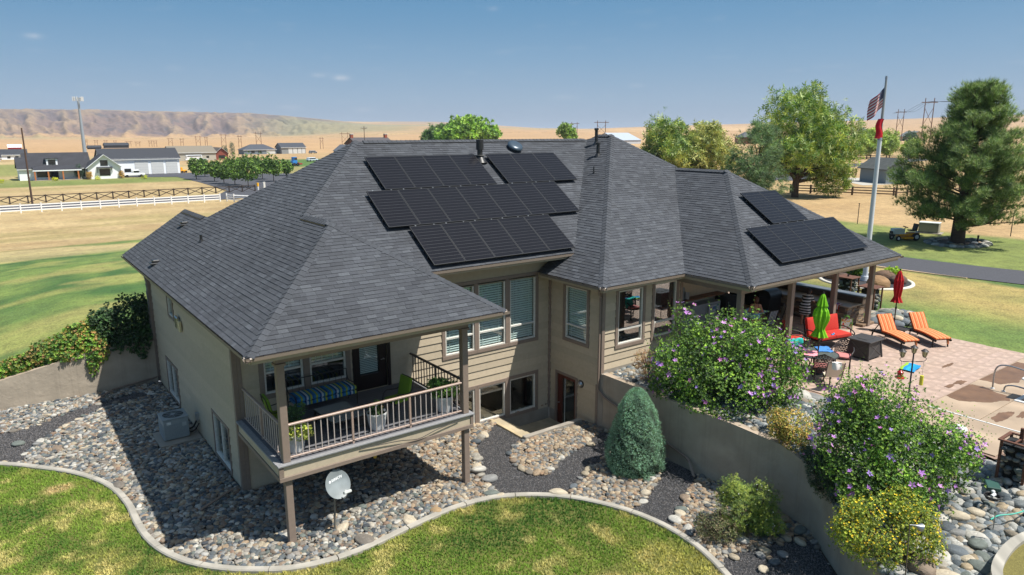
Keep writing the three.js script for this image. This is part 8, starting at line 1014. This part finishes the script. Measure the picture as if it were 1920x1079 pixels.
{ // shed with a pergola
  const s = thing('garden_shed', 'grey board shed with a shingled gable roof behind the flagpole', 'shed', [121.5, 2.1, -59.4], 1.09), w = mat(lin(116, 126, 132), 0.8), rf = mat(lin(92, 96, 94), 0.9, { map: rep(soft, 0.6) }); const a = new GB(); a.box(-3.4, 3.4, 0, 2.7, -2.2, 2.2); a.poly([[3.4, 2.7, -2.2], [3.4, 4.2, 0], [3.4, 2.7, 2.2]].reverse()); a.poly([[-3.4, 2.7, -2.2], [-3.4, 4.2, 0], [-3.4, 2.7, 2.2]]); mesh('wall', a, w, s);
  for (const k of [-1, 1]) { const r = new GB(); r.quad([-3.8, 2.5, k * 2.6], [3.8, 2.5, k * 2.6], [3.8, 4.28, 0], [-3.8, 4.28, 0]); r.quad([-3.8, 2.38, k * 2.6], [3.8, 2.38, k * 2.6], [3.8, 2.5, k * 2.6], [-3.8, 2.5, k * 2.6]); mesh('roof', r, rf, s); } for (let x = -3.2; x < 3.3; x += 0.8) { const b = new GB(); b.box(x, x + 0.06, 0, 2.6, 2.2, 2.23); mesh('batten', b, w, s); } const d = new GB(); d.box(3.4, 3.45, 0, 2.0, 0.1, 1.3); mesh('door', d, MAT.white, s);
  struct(mesh('shed_apron', sheet([[112, -58], [120, -66], [127, -70], [132, -66], [124, -55]], 2.315), mat(lin(170, 166, 156), 0.9)));
  const p = thing('pergola', 'dark metal pergola with a red tiled roof by the shed', 'pergola', [121.6, 2.1, -54.2], 1.09); for (const [x, z] of [[-1.3, -1.3], [1.3, -1.3], [1.3, 1.3], [-1.3, 1.3]]) { const g = new GB(); g.box(x - 0.2, x - 0.14, 0, 2.3, z - 0.04, z + 0.04); g.box(x + 0.14, x + 0.2, 0, 2.3, z - 0.04, z + 0.04); for (let y = 0.2; y < 2.2; y += 0.36) { g.bar([x - 0.17, y, z], [x + 0.17, y + 0.18, z], 0.035); g.bar([x + 0.17, y, z], [x - 0.17, y + 0.18, z], 0.035); } mesh('trellis_post', g, MAT.dark, p); } const r = new GB(); r.box(-1.7, 1.7, 2.3, 2.36, -1.7, 1.7); r.geo(new THREE.CylinderGeometry(0.8, 2.4, 0.3, 4), M4(0, 2.5, 0, 0, Math.PI / 4)); mesh('roof', r, mat(lin(186, 112, 84), 0.8), p);
}
const birchC = G([140, 160, 62], [112, 138, 50], [160, 176, 84], [96, 120, 46]);
[[220.9, -114.1, 8.9, 'left'], [225.6, -110.4, 8.1, 'middle'], [231, -106, 5.6, 'right']].forEach(([x, z, h, k], i) => tree('young_tree', `yellow-green young tree, ${k} of the three beyond the grey shed`, [x, 2, z], [[x, 2 + h * 0.58, z, h * 0.42, h * 0.36, h * 0.42], [x + 0.8, 2 + h * 0.78, z + 0.3, h * 0.22, h * 0.26, h * 0.22], [x - 1, 2 + h * 0.45, z, h * 0.3, h * 0.22, h * 0.3]], 1300, 0.95, narrowG, birchC, 860 + i, { up: 1.4, r: 0.18, group: 'young trees beyond the shed' }));
struct(mesh('far_road', sheet([[150, -95], [118, -80], [112, -74], [113, -70], [124, -74], [152, -88], [250, -100], [250, -107]], 2.32), asphalt));
// ================================================================ beyond the garden: north-west side
struct(mesh('road', sheet([[-60, -131.5], [36, -131.8], [41, -133], [47, -152], [40, -152], [36, -142.6], [-60, -142.2]], -0.93), asphalt));
struct(mesh('parking_lot', sheet([[40, -151], [48, -152], [62, -176], [76, -196], [70, -206], [52, -214], [51, -226], [31, -226], [31, -213], [42, -207], [41.5, -180]], -0.94), asphalt));
{
  const wv = mat(lin(232, 232, 232), 0.5), bw = mat(lin(52, 42, 38), 0.85);
  railFence('white three-rail vinyl fence along the near side of the road', 'rail_fence', line2([-6.3, -127.4], [32.6, -128.6], 15), 1.3, [0.4, 0.78, 1.16], wv, { w: 0.17, rw: 0.17, rd: 0.06, cap: 1 });
  railFence('short white fence piece returning towards the house by the gate', 'rail_fence', [[33.6, -128.2], [34.2, -126], [36.5, -122]], 1.3, [0.4, 0.78, 1.16], wv, { w: 0.17, rw: 0.17, rd: 0.06, cap: 1 });
  railFence('black crossbuck fence along the far side of the road', 'rail_fence', line2([-6.9, -144.2], [44, -146.4], 20), 1.3, [1.25], bw, { w: 0.2, rw: 0.13, rd: 0.06, cross: 1 });
}
function building(name, label, x0, x1, z0, z1, y, eave, ridge, o = {}) { // ridge along x unless o.z; front at z1
  const b = thing(name, label, 'building', [(x0 + x1) / 2, y, (z0 + z1) / 2], o.turn || 0, o.group), w = (x1 - x0) / 2, d = (z1 - z0) / 2, wm = o.wall, rm = o.roof, ov = 0.4, g = new GB(); g.box(-w, w, -2, eave, -d, d);
  const R = new GB(), t = 0.16, side = (k) => { if (o.hip) { const i = o.z ? w : d; } if (o.z) { const q = [[k * (w + ov), eave - 0.2, d + ov], [k * (w + ov), eave - 0.2, -d - ov], [0, ridge, o.hip ? -d + w : -d - ov], [0, ridge, o.hip ? d - w : d + ov]]; if (k < 0) q.reverse(); R.quad(...q); R.quad(...q.map((p) => [p[0], p[1] - t, p[2]]).reverse()); } else { const q = [[-w - ov, eave - 0.2, k * (d + ov)], [w + ov, eave - 0.2, k * (d + ov)], [o.hip ? w - d : w + ov, ridge, 0], [o.hip ? -w + d : -w - ov, ridge, 0]]; if (k < 0) q.reverse(); R.quad(...q); R.quad(...q.map((p) => [p[0], p[1] - t, p[2]]).reverse()); } };
  side(1); side(-1); if (o.hip) for (const k of [-1, 1]) { if (o.z) { const q = [[-w - ov, eave - 0.2, k * (d + ov)], [w + ov, eave - 0.2, k * (d + ov)], [0, ridge, k * (d - w)]]; if (k < 0) q.reverse(); R.tri(...q); } else { const q = [[k * (w + ov), eave - 0.2, d + ov], [k * (w + ov), eave - 0.2, -d - ov], [k * (w - d), ridge, 0]]; if (k < 0) q.reverse(); R.tri(...q); } }
  else if (o.z) for (const k of [-1, 1]) { const q = [[-w, eave, k * d], [w, eave, k * d], [0, ridge - 0.1, k * d]]; if (k < 0) q.reverse(); g.tri(...q); } else for (const k of [-1, 1]) { const q = [[k * w, eave, d], [k * w, eave, -d], [k * w, ridge - 0.1, 0]]; if (k < 0) q.reverse(); g.tri(...q); }
  mesh('wall', g, wm, b); const rr = mesh('roof', R, rm, b);
  if (!o.plain) { const f = new GB(); if (o.z) { f.bar([-w - ov, eave - 0.25, d + ov], [0, ridge - 0.05, d + ov], 0.08, 0.25); f.bar([w + ov, eave - 0.25, d + ov], [0, ridge - 0.05, d + ov], 0.08, 0.25); } else f.box(-w - ov, w + ov, eave - 0.42, eave - 0.2, d + ov - 0.05, d + ov + 0.02); mesh('fascia', f, o.trim || MAT.white, b); }
  for (const [p, q, a, c] of o.win || []) { const wd = part('window', b), f = new GB(); f.box(p - 0.12, q + 0.12, a - 0.12, c + 0.12, d, d + 0.05); mesh('frame', f, o.frame || MAT.dark, wd); const gl = new GB(); gl.box(p, q, a, c, d + 0.051, d + 0.07); mesh('pane', gl, farGlass, wd); const m = new GB(); m.box((p + q) / 2 - 0.05, (p + q) / 2 + 0.05, a, c, d + 0.071, d + 0.085); mesh('mullion', m, o.frame || MAT.dark, wd); }
  for (const [p, q, a, c] of o.doors || []) { const f = new GB(); f.box(p, q, a, c, d, d + 0.08); for (let y = a + 0.6; y < c - 0.2; y += 0.7) f.box(p, q, y, y + 0.04, d + 0.08, d + 0.1); mesh(o.doorName || 'garage_door', f, o.doorMat || MAT.white, b); }
  return b;
}
const farGlass = phys(lin(40, 44, 46), 0.08), whiteW = mat(lin(240, 243, 247), 0.7), charcoal = mat(lin(60, 60, 66), 0.85, { map: rep(soft, 0.2) }), dark2 = mat(lin(52, 54, 60), 0.8), orangeW = mat(lin(176, 108, 58), 0.7);
const FY = -1, ORD = 'first second third fourth fifth sixth seventh eighth ninth tenth eleventh twelfth thirteenth fourteenth fifteenth sixteenth seventeenth'.split(' ');
{ // white farmhouse
  const f = building('farmhouse', 'white farmhouse with dark roof, front porch on orange posts and a gable wing', 7.6, 21.9, -223, -214, FY, 3.0, 5.6, { wall: whiteW, roof: charcoal, win: [[-2.6, -0.3, 0.8, 2.4], [5.0, 6.8, 0.7, 2.4]], frame: MAT.dark });
  const cx = 14.75, cz = -218.5, L = (x, y, z) => [x - cx, y, z - cz];
  const pr = new GB(); pr.quad(L(10.4, 2.6, -211.2), L(20.6, 2.6, -211.2), L(20.6, 3.5, -214.2), L(10.4, 3.5, -214.2)); pr.box(10.4 - cx, 20.6 - cx, 2.42, 2.6, -211.35 - cz, -211.2 - cz); mesh('porch_roof', pr, charcoal, f); const pe = new GB(); pe.box(10.3 - cx, 20.7 - cx, 2.3, 2.55, -211.36 - cz, -211.19 - cz); mesh('porch_beam', pe, whiteW, f);
  for (const x of [10.7, 13.5, 16.6, 19.9]) { const g = new GB(); g.box(x - cx - 0.16, x - cx + 0.16, 0, 2.4, -211.55 - cz, -211.25 - cz); mesh('porch_post', g, orangeW, f); } const fl = new GB(); fl.box(10.2 - cx, 20.8 - cx, 0, 0.15, -214 - cz, -211 - cz); mesh('porch_floor', fl, MAT.concrete, f); const dr = new GB(); dr.box(14.2 - cx, 15.8 - cx, 0.15, 2.3, 4.5, 4.6); mesh('front_door', dr, MAT.dark, f); const fw = part('window', f), w2 = new GB(); w2.box(11.2 - cx, 12.9 - cx, 0.7, 2.3, 4.5, 4.58); mesh('pane', w2, farGlass, fw);
  const dm = part('dormer', f), db = new GB(); db.box(13.6 - cx, 16.0 - cx, 3.4, 5.2, 1.5, 3.4); mesh('wall', db, whiteW, dm); const dr2 = new GB(); dr2.box(13.3 - cx, 16.3 - cx, 5.2, 5.36, 1.2, 3.7); mesh('roof', dr2, charcoal, dm); const dw = new GB(); dw.box(14.0 - cx, 15.6 - cx, 3.7, 4.95, 3.4, 3.46); mesh('pane', dw, farGlass, dm);
  const wing = part('gable_wing', f), wg = new GB(); const X0 = 22.0 - cx, X1 = 29.4 - cx, Z1 = -210.4 - cz, Z0 = -219 - cz, M = (X0 + X1) / 2; wg.box(X0, X1, -1, 3.1, Z0, Z1); wg.tri([X0, 3.1, Z1], [X1, 3.1, Z1], [M, 6.0, Z1]); mesh('wall', wg, whiteW, wing); const wr = new GB(); for (const k of [-1, 1]) { const e = k < 0 ? X0 - 0.5 : X1 + 0.5; const q = [[e, 2.75, Z1 + 0.5], [e, 2.75, Z0], [M, 6.15, Z0], [M, 6.15, Z1 + 0.5]]; if (k < 0) q.reverse(); wr.quad(...q); } mesh('roof', wr, charcoal, wing); const wf = new GB(); wf.bar([X0 - 0.5, 2.7, Z1 + 0.52], [M, 6.1, Z1 + 0.52], 0.1, 0.3); wf.bar([X1 + 0.5, 2.7, Z1 + 0.52], [M, 6.1, Z1 + 0.52], 0.1, 0.3); mesh('rake_trim', wf, whiteW, wing); const ww = new GB(); ww.box(M - 1.2, M + 1.2, 0.8, 2.5, Z1, Z1 + 0.06); ww.box(M - 0.85, M + 0.85, 3.3, 4.7, Z1, Z1 + 0.06); mesh('pane', ww, farGlass, wing, { kind: 'stuff' }); const aw = new GB(); aw.quad([M - 1.8, 2.7, Z1 + 0.9], [M + 1.8, 2.7, Z1 + 0.9], [M + 1.8, 3.05, Z1], [M - 1.8, 3.05, Z1]); aw.bar([M - 1.6, 1.6, Z1], [M - 1.6, 2.68, Z1 + 0.85], 0.12); aw.bar([M + 1.6, 1.6, Z1], [M + 1.6, 2.68, Z1 + 0.85], 0.12); mesh('awning', aw, charcoal, wing);
  const bk = part('rear_wing', f), bg = new GB(); bg.box(9.5 - cx, 24 - cx, 0, 3.2, -232 - cz, -224 - cz); mesh('wall', bg, whiteW, bk); const br = new GB(); br.quad([9 - cx, 3.0, -223.5 - cz], [24.3 - cx, 3.0, -223.5 - cz], [24.3 - cx, 6.4, -228 - cz], [9 - cx, 6.4, -228 - cz]); br.quad([24.3 - cx, 3.0, -232.5 - cz], [9 - cx, 3.0, -232.5 - cz], [9 - cx, 6.4, -228 - cz], [24.3 - cx, 6.4, -228 - cz]); mesh('roof', br, charcoal, bk);
}
building('workshop_barn', 'long white workshop with a black roof and three tall garage doors', 27, 46.8, -237.5, -225.5, FY, 4.5, 7.2, { wall: whiteW, roof: dark2, doors: [[-1.8, 1.6, 0.1, 3.7], [2.4, 5.6, 0.1, 3.7], [6.2, 9.3, 0.1, 3.7]], win: [[-4.4, -3.0, 0.9, 1.6]] });
building('pole_barn', 'pale grey pole barn behind the row of young trees', 63.5, 81, -334, -320, FY, 3.6, 6.0, { wall: mat(lin(172, 168, 156), 0.8), roof: mat(lin(122, 114, 100), 0.8), win: [[5, 5.8, 1.2, 1.8]] });
building('red_house', 'small red-brown house at the right end of the grey pole barn', 81.8, 87, -336, -324, FY, 2.9, 5.2, { z: 1, wall: mat(lin(128, 66, 52), 0.8), roof: mat(lin(92, 84, 78), 0.85), win: [[-1.2, 1.2, 0.8, 1.8]] });
building('grey_house', 'low grey house with white gables far beyond the tree row', 113.5, 130.6, -402, -392, FY, 2.6, 5.2, { hip: 1, wall: mat(lin(110, 122, 132), 0.8), roof: mat(lin(70, 74, 82), 0.85), win: [[-4.6, -3, 0.8, 2], [-1, 0.6, 0.8, 2]], doors: [[3.4, 8, 0.1, 2.3]] });
building('grey_workshop', 'grey workshop with four white bay doors beside the low grey house', 133, 146.4, -400, -390, FY, 3.6, 5.8, { wall: mat(lin(132, 136, 138), 0.8), roof: mat(lin(62, 66, 74), 0.85), doors: [[-3, -0.8, 0.1, 3], [-0.4, 1.9, 0.1, 3], [2.3, 4.3, 0.1, 3], [4.6, 6.4, 0.1, 3]] });
{ const b = building('brick_house', 'brick house with dark roof and two chimneys behind the main ridge', 130.5, 148, -300, -288, FY, 6.8, 9.3, { wall: mat(lin(140, 84, 66), 0.85, { map: rep(soft, 1) }), roof: mat(lin(78, 74, 76), 0.85), plain: 1 }); for (const x of [-8.2, 8.0]) { const c = part('chimney', b), g = new GB(); g.box(x - 0.6, x + 0.6, 5, 10.6, -0.7, 0.7); mesh('stack', g, mat(lin(150, 82, 62), 0.85), c); const p = new GB(); p.box(x - 0.7, x + 0.7, 10.6, 10.8, -0.8, 0.8); mesh('cap', p, MAT.white, c); } }
building('small_outbuilding', 'small pale gabled outbuilding peeping over the hip of the main roof', 119, 125, -285, -279, FY, 4.2, 6.6, { wall: mat(lin(150, 152, 152), 0.8), roof: mat(lin(92, 96, 104), 0.85), plain: 1, z: 1 });
building('far_farm_shed', 'white farm shed with a black roof at the far left', 8.2, 17.6, -396, -385, FY, 2.2, 4.4, { wall: whiteW, roof: dark2, win: [[-2.5, -1.6, 0.6, 1.3], [0.4, 1.4, 0.6, 1.3]] });
building('far_farm_shed', 'lower white shed at the left frame edge beside the black-roofed one', 0.5, 7.4, -378, -368, FY, 1.5, 3.2, { wall: whiteW, roof: charcoal });
building('red_barn', 'tiny red barn with a white roof in the golden field', 15.6, 22.2, -546, -538, FY, 2.9, 4.4, { wall: mat(lin(186, 44, 40), 0.7), roof: whiteW, plain: 1 });
building('long_shed', 'long dark low shed in the field left of the cell tower base', 63, 71, -592, -585, FY, 1.3, 2.6, { wall: dark2, roof: dark2, plain: 1 });
building('long_shed', 'long dark low shed in the field above the workshop barn', 77, 93, -622, -614, FY, 2.2, 3.9, { wall: dark2, roof: dark2, plain: 1 });
building('metal_barn', 'big pale metal-roofed barn just behind the peak of the bay roof', 350, 372, -378, -352, 2, 3.0, 7.8, { wall: mat(lin(176, 182, 190), 0.6), roof: mat(lin(168, 176, 188), 0.45), plain: 1 });
building('far_house', 'grey-roofed house on the golden rise just left of the flagpole', 738, 756, -400, -386, 2, 6, 12.5, { hip: 1, wall: mat(lin(150, 140, 128), 0.8), roof: mat(lin(102, 102, 110), 0.85), turn: 1.0 });
building('far_house', 'tan house with a grey roof just left of the big pine', 618, 634, -294, -280, 2, 4.5, 8.6, { wall: mat(lin(176, 152, 124), 0.8), roof: mat(lin(112, 116, 116), 0.85), turn: 1.0, win: [[-4, -2, 1, 3], [1.5, 4, 1, 3]] });
building('far_house', 'far roof half hidden between the pale trees and the willow', 412, 426, -306, -296, 2, 5, 8.2, { hip: 1, wall: mat(lin(120, 70, 60), 0.8), roof: mat(lin(84, 86, 92), 0.85), turn: 0.9 });
// young trees of the lot
[[43.6, -192.4, 5.4, 2.6], [48.1, -202.6, 4.5, 2.2], [45.1, -181.5, 4.8, 2.3], [44.9, -172.5, 5.2, 2.7], [45.5, -165.8, 6.1, 3.4], [46, -157.6, 6.7, 3.7], [56.8, -182.2, 6.1, 3.4], [56.5, -172.6, 6.3, 3.2], [66.9, -193.8, 3.7, 2.6], [52.6, -196.2, 5, 2.8], [57.5, -201.2, 5.2, 3.2], [59.4, -196.7, 4.9, 2.9]].forEach(([x, z, h, w], i) => tree('lot_tree', `round-headed young green tree, ${ORD[[0, 0, 1, 2, 3, 4, 4, 5, 6, 1, 2, 3][i]]} from the left on the ${[0, 2, 3, 4, 5].includes(i) ? 'near' : 'far'} side of the asphalt lot`, [x, FY, z], [[x, FY + h * 0.64, z, w * 0.52, h * 0.36, w * 0.52], [x + w * 0.15, FY + h * 0.5, z, w * 0.48, h * 0.22, w * 0.48]], 620, 0.62, sprigG, G([92, 122, 44], [74, 104, 38], [110, 138, 52], [60, 88, 34]), 870 + i, { r: 0.09, fork: h * 0.3, group: 'young trees round the asphalt lot' }));
[[22.0, -209.8, 1.6, 0.6, 'left'], [29.4, -210.0, 1.6, 0.6, 'right']].forEach(([x, z, h, w, k], i) => shrub('tall_grass', `orange-tan ornamental grass clump at the ${k} corner of the farmhouse gable`, 'ornamental grass', [[x, FY + h * 0.55, z, w, h * 0.6, w]], 160, 0.32, narrowG, G([176, 140, 66], [150, 124, 58]), 890 + i, { y0: FY, up: 2, stems: 4 }));
shrub('conifer', 'small dark conifer in front of the farmhouse wall', 'conifer', [[20.3, FY + 1.2, -212.6, 1.0, 1.4, 0.9], [20.2, FY + 2.6, -212.6, 0.5, 1.0, 0.5]], 420, 0.4, needleG, G([48, 76, 52], [62, 90, 60]), 895, { y0: FY });
shrub('conifer', 'dark conifer just right of the red-brown house', 'conifer', [[94.5, FY + 2.4, -357, 1.6, 2.8, 1.6]], 380, 0.6, needleG, G([52, 76, 58], [66, 90, 66]), 896, { y0: FY }); shrub('conifer', 'slim grey-green conifer left of the low grey house', 'conifer', [[99.4, FY + 3.2, -362, 1.0, 3.6, 1.0]], 340, 0.6, needleG, G([76, 92, 72], [92, 108, 84]), 897, { y0: FY });
shrub('conifer', 'dark rounded tree between the two far houses on the right', 'conifer', [[560, 6, -258, 3.4, 4.2, 3.4]], 300, 1.5, sprigG, G([52, 78, 42], [64, 92, 48]), 898, { y0: 2 });
[[14.5, -208.5], [23.4, -206], [3.6, -207], [33.5, -203]].forEach(([x, z], i) => shrub('low_shrub', ['small yellow shrub in the verge before the porch', 'small yellow-green shrub below the farmhouse gable', 'small yellow shrub at the left frame edge', 'small yellow shrub before the workshop barn'][i], 'shrub', [[x, FY + 0.4, z, 0.6, 0.45, 0.6]], 120, 0.22, sprigG, G([190, 186, 40], [150, 160, 44]), 900 + i, { y0: FY, stems: 3 }));
{ // cell tower, poles
  const t = thing('cell_tower', 'tall grey cell tower pole with antenna arms on top', 'cell tower', [40.5, FY, -391]); const g = new GB(); g.cyl([0, 0, 0], [0, 27.4, 0], 0.85, 0.42, 16); mesh('pole', g, mat(lin(140, 150, 160), 0.5), t); for (let k = 0; k < 3; k++) { const a = k * 2.094 + 0.4, p = new GB(), dx = Math.cos(a), dz = Math.sin(a); for (const y of [26.2, 27.0]) { p.bar([0, y, 0], [dx * 1.6, y, dz * 1.6], 0.16); p.bar([dx * 1.6 - dz * 1.4, y, dz * 1.6 + dx * 1.4], [dx * 1.6 + dz * 1.4, y, dz * 1.6 - dx * 1.4], 0.14); } mesh('antenna_frame', p, MAT.steel, t); for (const s of [-1, 0, 1]) { const q = new GB(), x = dx * 1.75 - dz * 1.3 * s, z = dz * 1.75 + dx * 1.3 * s; q.box(x - 0.15, x + 0.15, 25.7, 27.7, z - 0.1, z + 0.1); mesh('antenna', q, MAT.white, t); } }
  const pole = (label, x, y, z, h, arm) => { const p = thing('utility_pole', label, 'utility pole', [x, y, z]), g = new GB(); g.cyl([0, -1, 0], [0, h, 0], 0.17, 0.11, 10); mesh('pole', g, mat(lin(84, 64, 52), 0.9), p); if (arm) { const a = new GB(); a.box(-1.5, 1.5, h - 0.9, h - 0.68, -0.07, 0.07); a.bar([-0.8, h - 0.8, 0], [0, h - 1.6, 0], 0.06); a.bar([0.8, h - 0.8, 0], [0, h - 1.6, 0], 0.06); mesh('crossarm', a, mat(lin(96, 80, 68), 0.9), p); for (const q of [-1.35, -0.6, 0.6, 1.35]) { const i = new GB(); i.cyl([q, h - 0.68, 0], [q, h - 0.4, 0], 0.06, 0.04, 6); mesh('insulator', i, MAT.white, p); } } };
  pole('plain brown utility pole standing by the black crossbuck fence', 6.3, FY, -142.9, 12.4, 0); pole('utility pole with a crossarm in front of the brick house roof', 131, FY, -280.8, 14, 1); pole('utility pole with a crossarm left of the pale bushy trees', 329, 2, -307, 13.6, 1);
  const HF = JSON.parse('[[82,-769,5.1,1.5],[89,-763,4.6,2.5],[96,-757,4.6,2.5],[101,-738,4.2,2.0],[103,-679,4.3,3.6],[109,-674,3.8,3.2],[113,-642,5.0,2.2],[116,-639,5.0,2.2],[121,-607,7.2,2.9],[128,-601,6.8,2.1],[127,-546,9.0,3.1],[137,-565,8.2,1.6],[132,-499,10.6,2.9],[147,-515,9.4,1.9],[140,-451,11.9,3.0],[195,-488,7.9,1.9],[186,-427,11.5,3.7],[440,-499,17.1,5.0],[373,-393,16.6,6.0],[569,-271,24.9,4.6],[444,-196,27.2,5.1]]'); HF.forEach(([x, z, h, s], i) => { const y = x > 350 ? 2 : FY, p = thing('power_pole', i < 17 ? `double wooden power pole, ${ORD[i]} from the left in the golden field` : ['double wooden power pole rising behind the main ridge', 'double wooden power pole behind the peak of the bay roof', 'double wooden power pole just right of the flagpole', 'tall double wooden power pole left of the big pine'][i - 17], 'power pole', [x, y, z], -0.64, i < 17 ? 'power poles across the golden field' : undefined), r = i > 16 ? 0.3 : 0.16, m = mat(lin(112, 84, 66), 0.9); for (const k of [-1, 1]) { const g = new GB(); g.cyl([k * s / 2, -3, 0], [k * s / 2, h, 0], r, r * 0.75, 8); mesh('pole', g, m, p); } const a = new GB(); a.box(-s * 0.9, s * 0.9, h * 0.9 + 0.1, h * 0.9 + 0.1 + r * 1.4, -r * 0.6, r * 0.6); mesh('crossarm', a, m, p); const b = new GB(); b.bar([-s / 2, h * 0.45, 0], [s / 2, h * 0.8, 0], r * 0.6); b.bar([s / 2, h * 0.45, 0], [-s / 2, h * 0.8, 0], r * 0.6); mesh('brace', b, m, p); });
  for (const k of [-1, 0, 1]) { const c = tag(mesh('power_line', new GB().tube([[700 + k * 3, 27, -340], [569 + k * 2, 25, -271], [500, 23.5, -232 + k * 3], [444 + k * 3, 27, -196], [410, 25.5, -165 + k * 3], [380, 27, -140]], 0.07, 4, false, 40), MAT.dark), `thin dark power line, ${['left', 'middle', 'right'][k + 1]} strand between the double poles`, 'power line', 'power lines on the right'); }
}
{ // vehicles and oddments
  const vehicle = (name, label, pos, turn, col, L, H, van) => { const v = thing(name, label, 'vehicle', pos, turn), m = mat(col, 0.35), g = new GB(); g.box(-L / 2, L / 2, 0.4, 1.0, -0.9, 0.9, 0.12); if (van) g.box(-L * 0.45, L * 0.28, 0.9, H, -0.85, 0.85, 0.2); else g.box(-L * 0.05, L * 0.28, 0.95, H, -0.82, 0.82, 0.2); mesh('body', g, m, v); const w = new GB(); w.box(van ? -L * 0.4 : 0, L * 0.24, H - 0.62, H - 0.16, -0.87, 0.87); w.box(L * 0.27, L * 0.285, H - 0.6, H - 0.2, -0.7, 0.7); mesh('window', w, farGlass, v, { kind: 'stuff' }); for (const x of [-1, 1]) for (const z of [-1, 1]) { const q = new GB(); q.cyl([x * L * 0.32, 0.36, z * 0.72], [x * L * 0.32, 0.36, z * 0.94], 0.36, 0.36, 16); mesh('wheel', q, MAT.dark, v); } return v; };
  vehicle('pickup_truck', 'white pickup truck parked before the workshop barn', [32.6, FY, -213.5], 0.1, lin(226, 228, 230), 5.4, 1.9, false); vehicle('parked_car', 'silver car parked at the far right of the grey workshop', [149.7, FY, -388], 0.2, lin(120, 128, 136), 4.6, 1.6, true); vehicle('parked_car', 'pale blue car beyond the lot trees by the green field', [108.5, FY, -282.7], 0.3, lin(190, 202, 214), 4.8, 1.6, true); vehicle('cargo_trailer', 'white trailer standing in front of the pale grey pole barn', [72, FY, -316], 0, lin(222, 224, 226), 8.5, 2.5, true);
  const tr = thing('wheel_loader', 'blue loader with a red bucket by the green field', 'loader', [88.5, FY, -246.8], 0.3); { const g = new GB(); g.box(-1.4, 0.6, 0.7, 1.9, -0.8, 0.8, 0.1); g.box(-0.9, 0.5, 1.9, 3.2, -0.7, 0.7, 0.1); mesh('body', g, mat(lin(40, 120, 190), 0.4), tr); const w = new GB(); w.box(-0.7, 0.52, 2.2, 3.0, -0.72, 0.72); mesh('window', w, farGlass, tr); const b = new GB(); b.box(0.6, 2.6, 0.5, 1.0, -0.8, 0.8, 0.06); b.bar([0.4, 1.4, 0.6], [1.8, 0.9, 0.6], 0.2); mesh('bucket', b, mat(lin(150, 36, 44), 0.5), tr); for (const x of [-0.9, 0.5]) for (const z of [-0.9, 0.9]) { const q = new GB(); q.cyl([x, 0.6, z - 0.2], [x, 0.6, z + 0.2], 0.6, 0.6, 16); mesh('wheel', q, MAT.dark, tr); } }
  const mini = (name, label, pos, col) => { const t = thing(name, label, 'machine', pos, 0.3), g = new GB(); g.box(-0.9, 0.9, 0.35, 0.85, -0.5, 0.5, 0.08); g.box(-0.8, -0.3, 0.85, 1.6, -0.4, 0.4, 0.05); mesh('body', g, mat(col, 0.4), t); for (const x of [-0.6, 0.6]) for (const z of [-0.55, 0.55]) { const q = new GB(); q.cyl([x, 0.3, z - 0.12], [x, 0.3, z + 0.12], 0.3, 0.3, 12); mesh('wheel', q, MAT.dark, t); } }; mini('lawn_tractor', 'small yellow tractor parked at the corner of the workshop barn', [48.1, FY, -228], lin(226, 160, 30)); mini('lawn_tractor', 'small orange machine beside the blue loader', [84.6, FY, -249.7], lin(220, 130, 50));
  const yp = thing('marker_post', 'yellow capped marker post at the right end of the black fence', 'post', [45.4, FY, -149.1]); { const g = new GB(); g.cyl([0, 0, 0], [0, 0.8, 0], 0.2, 0.2, 10); mesh('post', g, MAT.white, yp); const c = new GB(); c.cyl([0, 0.8, 0], [0, 1.5, 0], 0.22, 0.22, 10); mesh('cap', c, mat(lin(236, 176, 30), 0.5), yp); } const wp = thing('marker_post', 'white utility pedestal right of the yellow marker post', 'post', [47.3, FY, -151]); { const g = new GB(); g.box(-0.22, 0.22, 0, 1.4, -0.18, 0.18, 0.05); mesh('case', g, MAT.white, wp); const c = new GB(); c.box(-0.25, 0.25, 1.4, 1.5, -0.2, 0.2, 0.04); mesh('cap', c, MAT.white, wp); }
}
renderer.render(scene, camera);
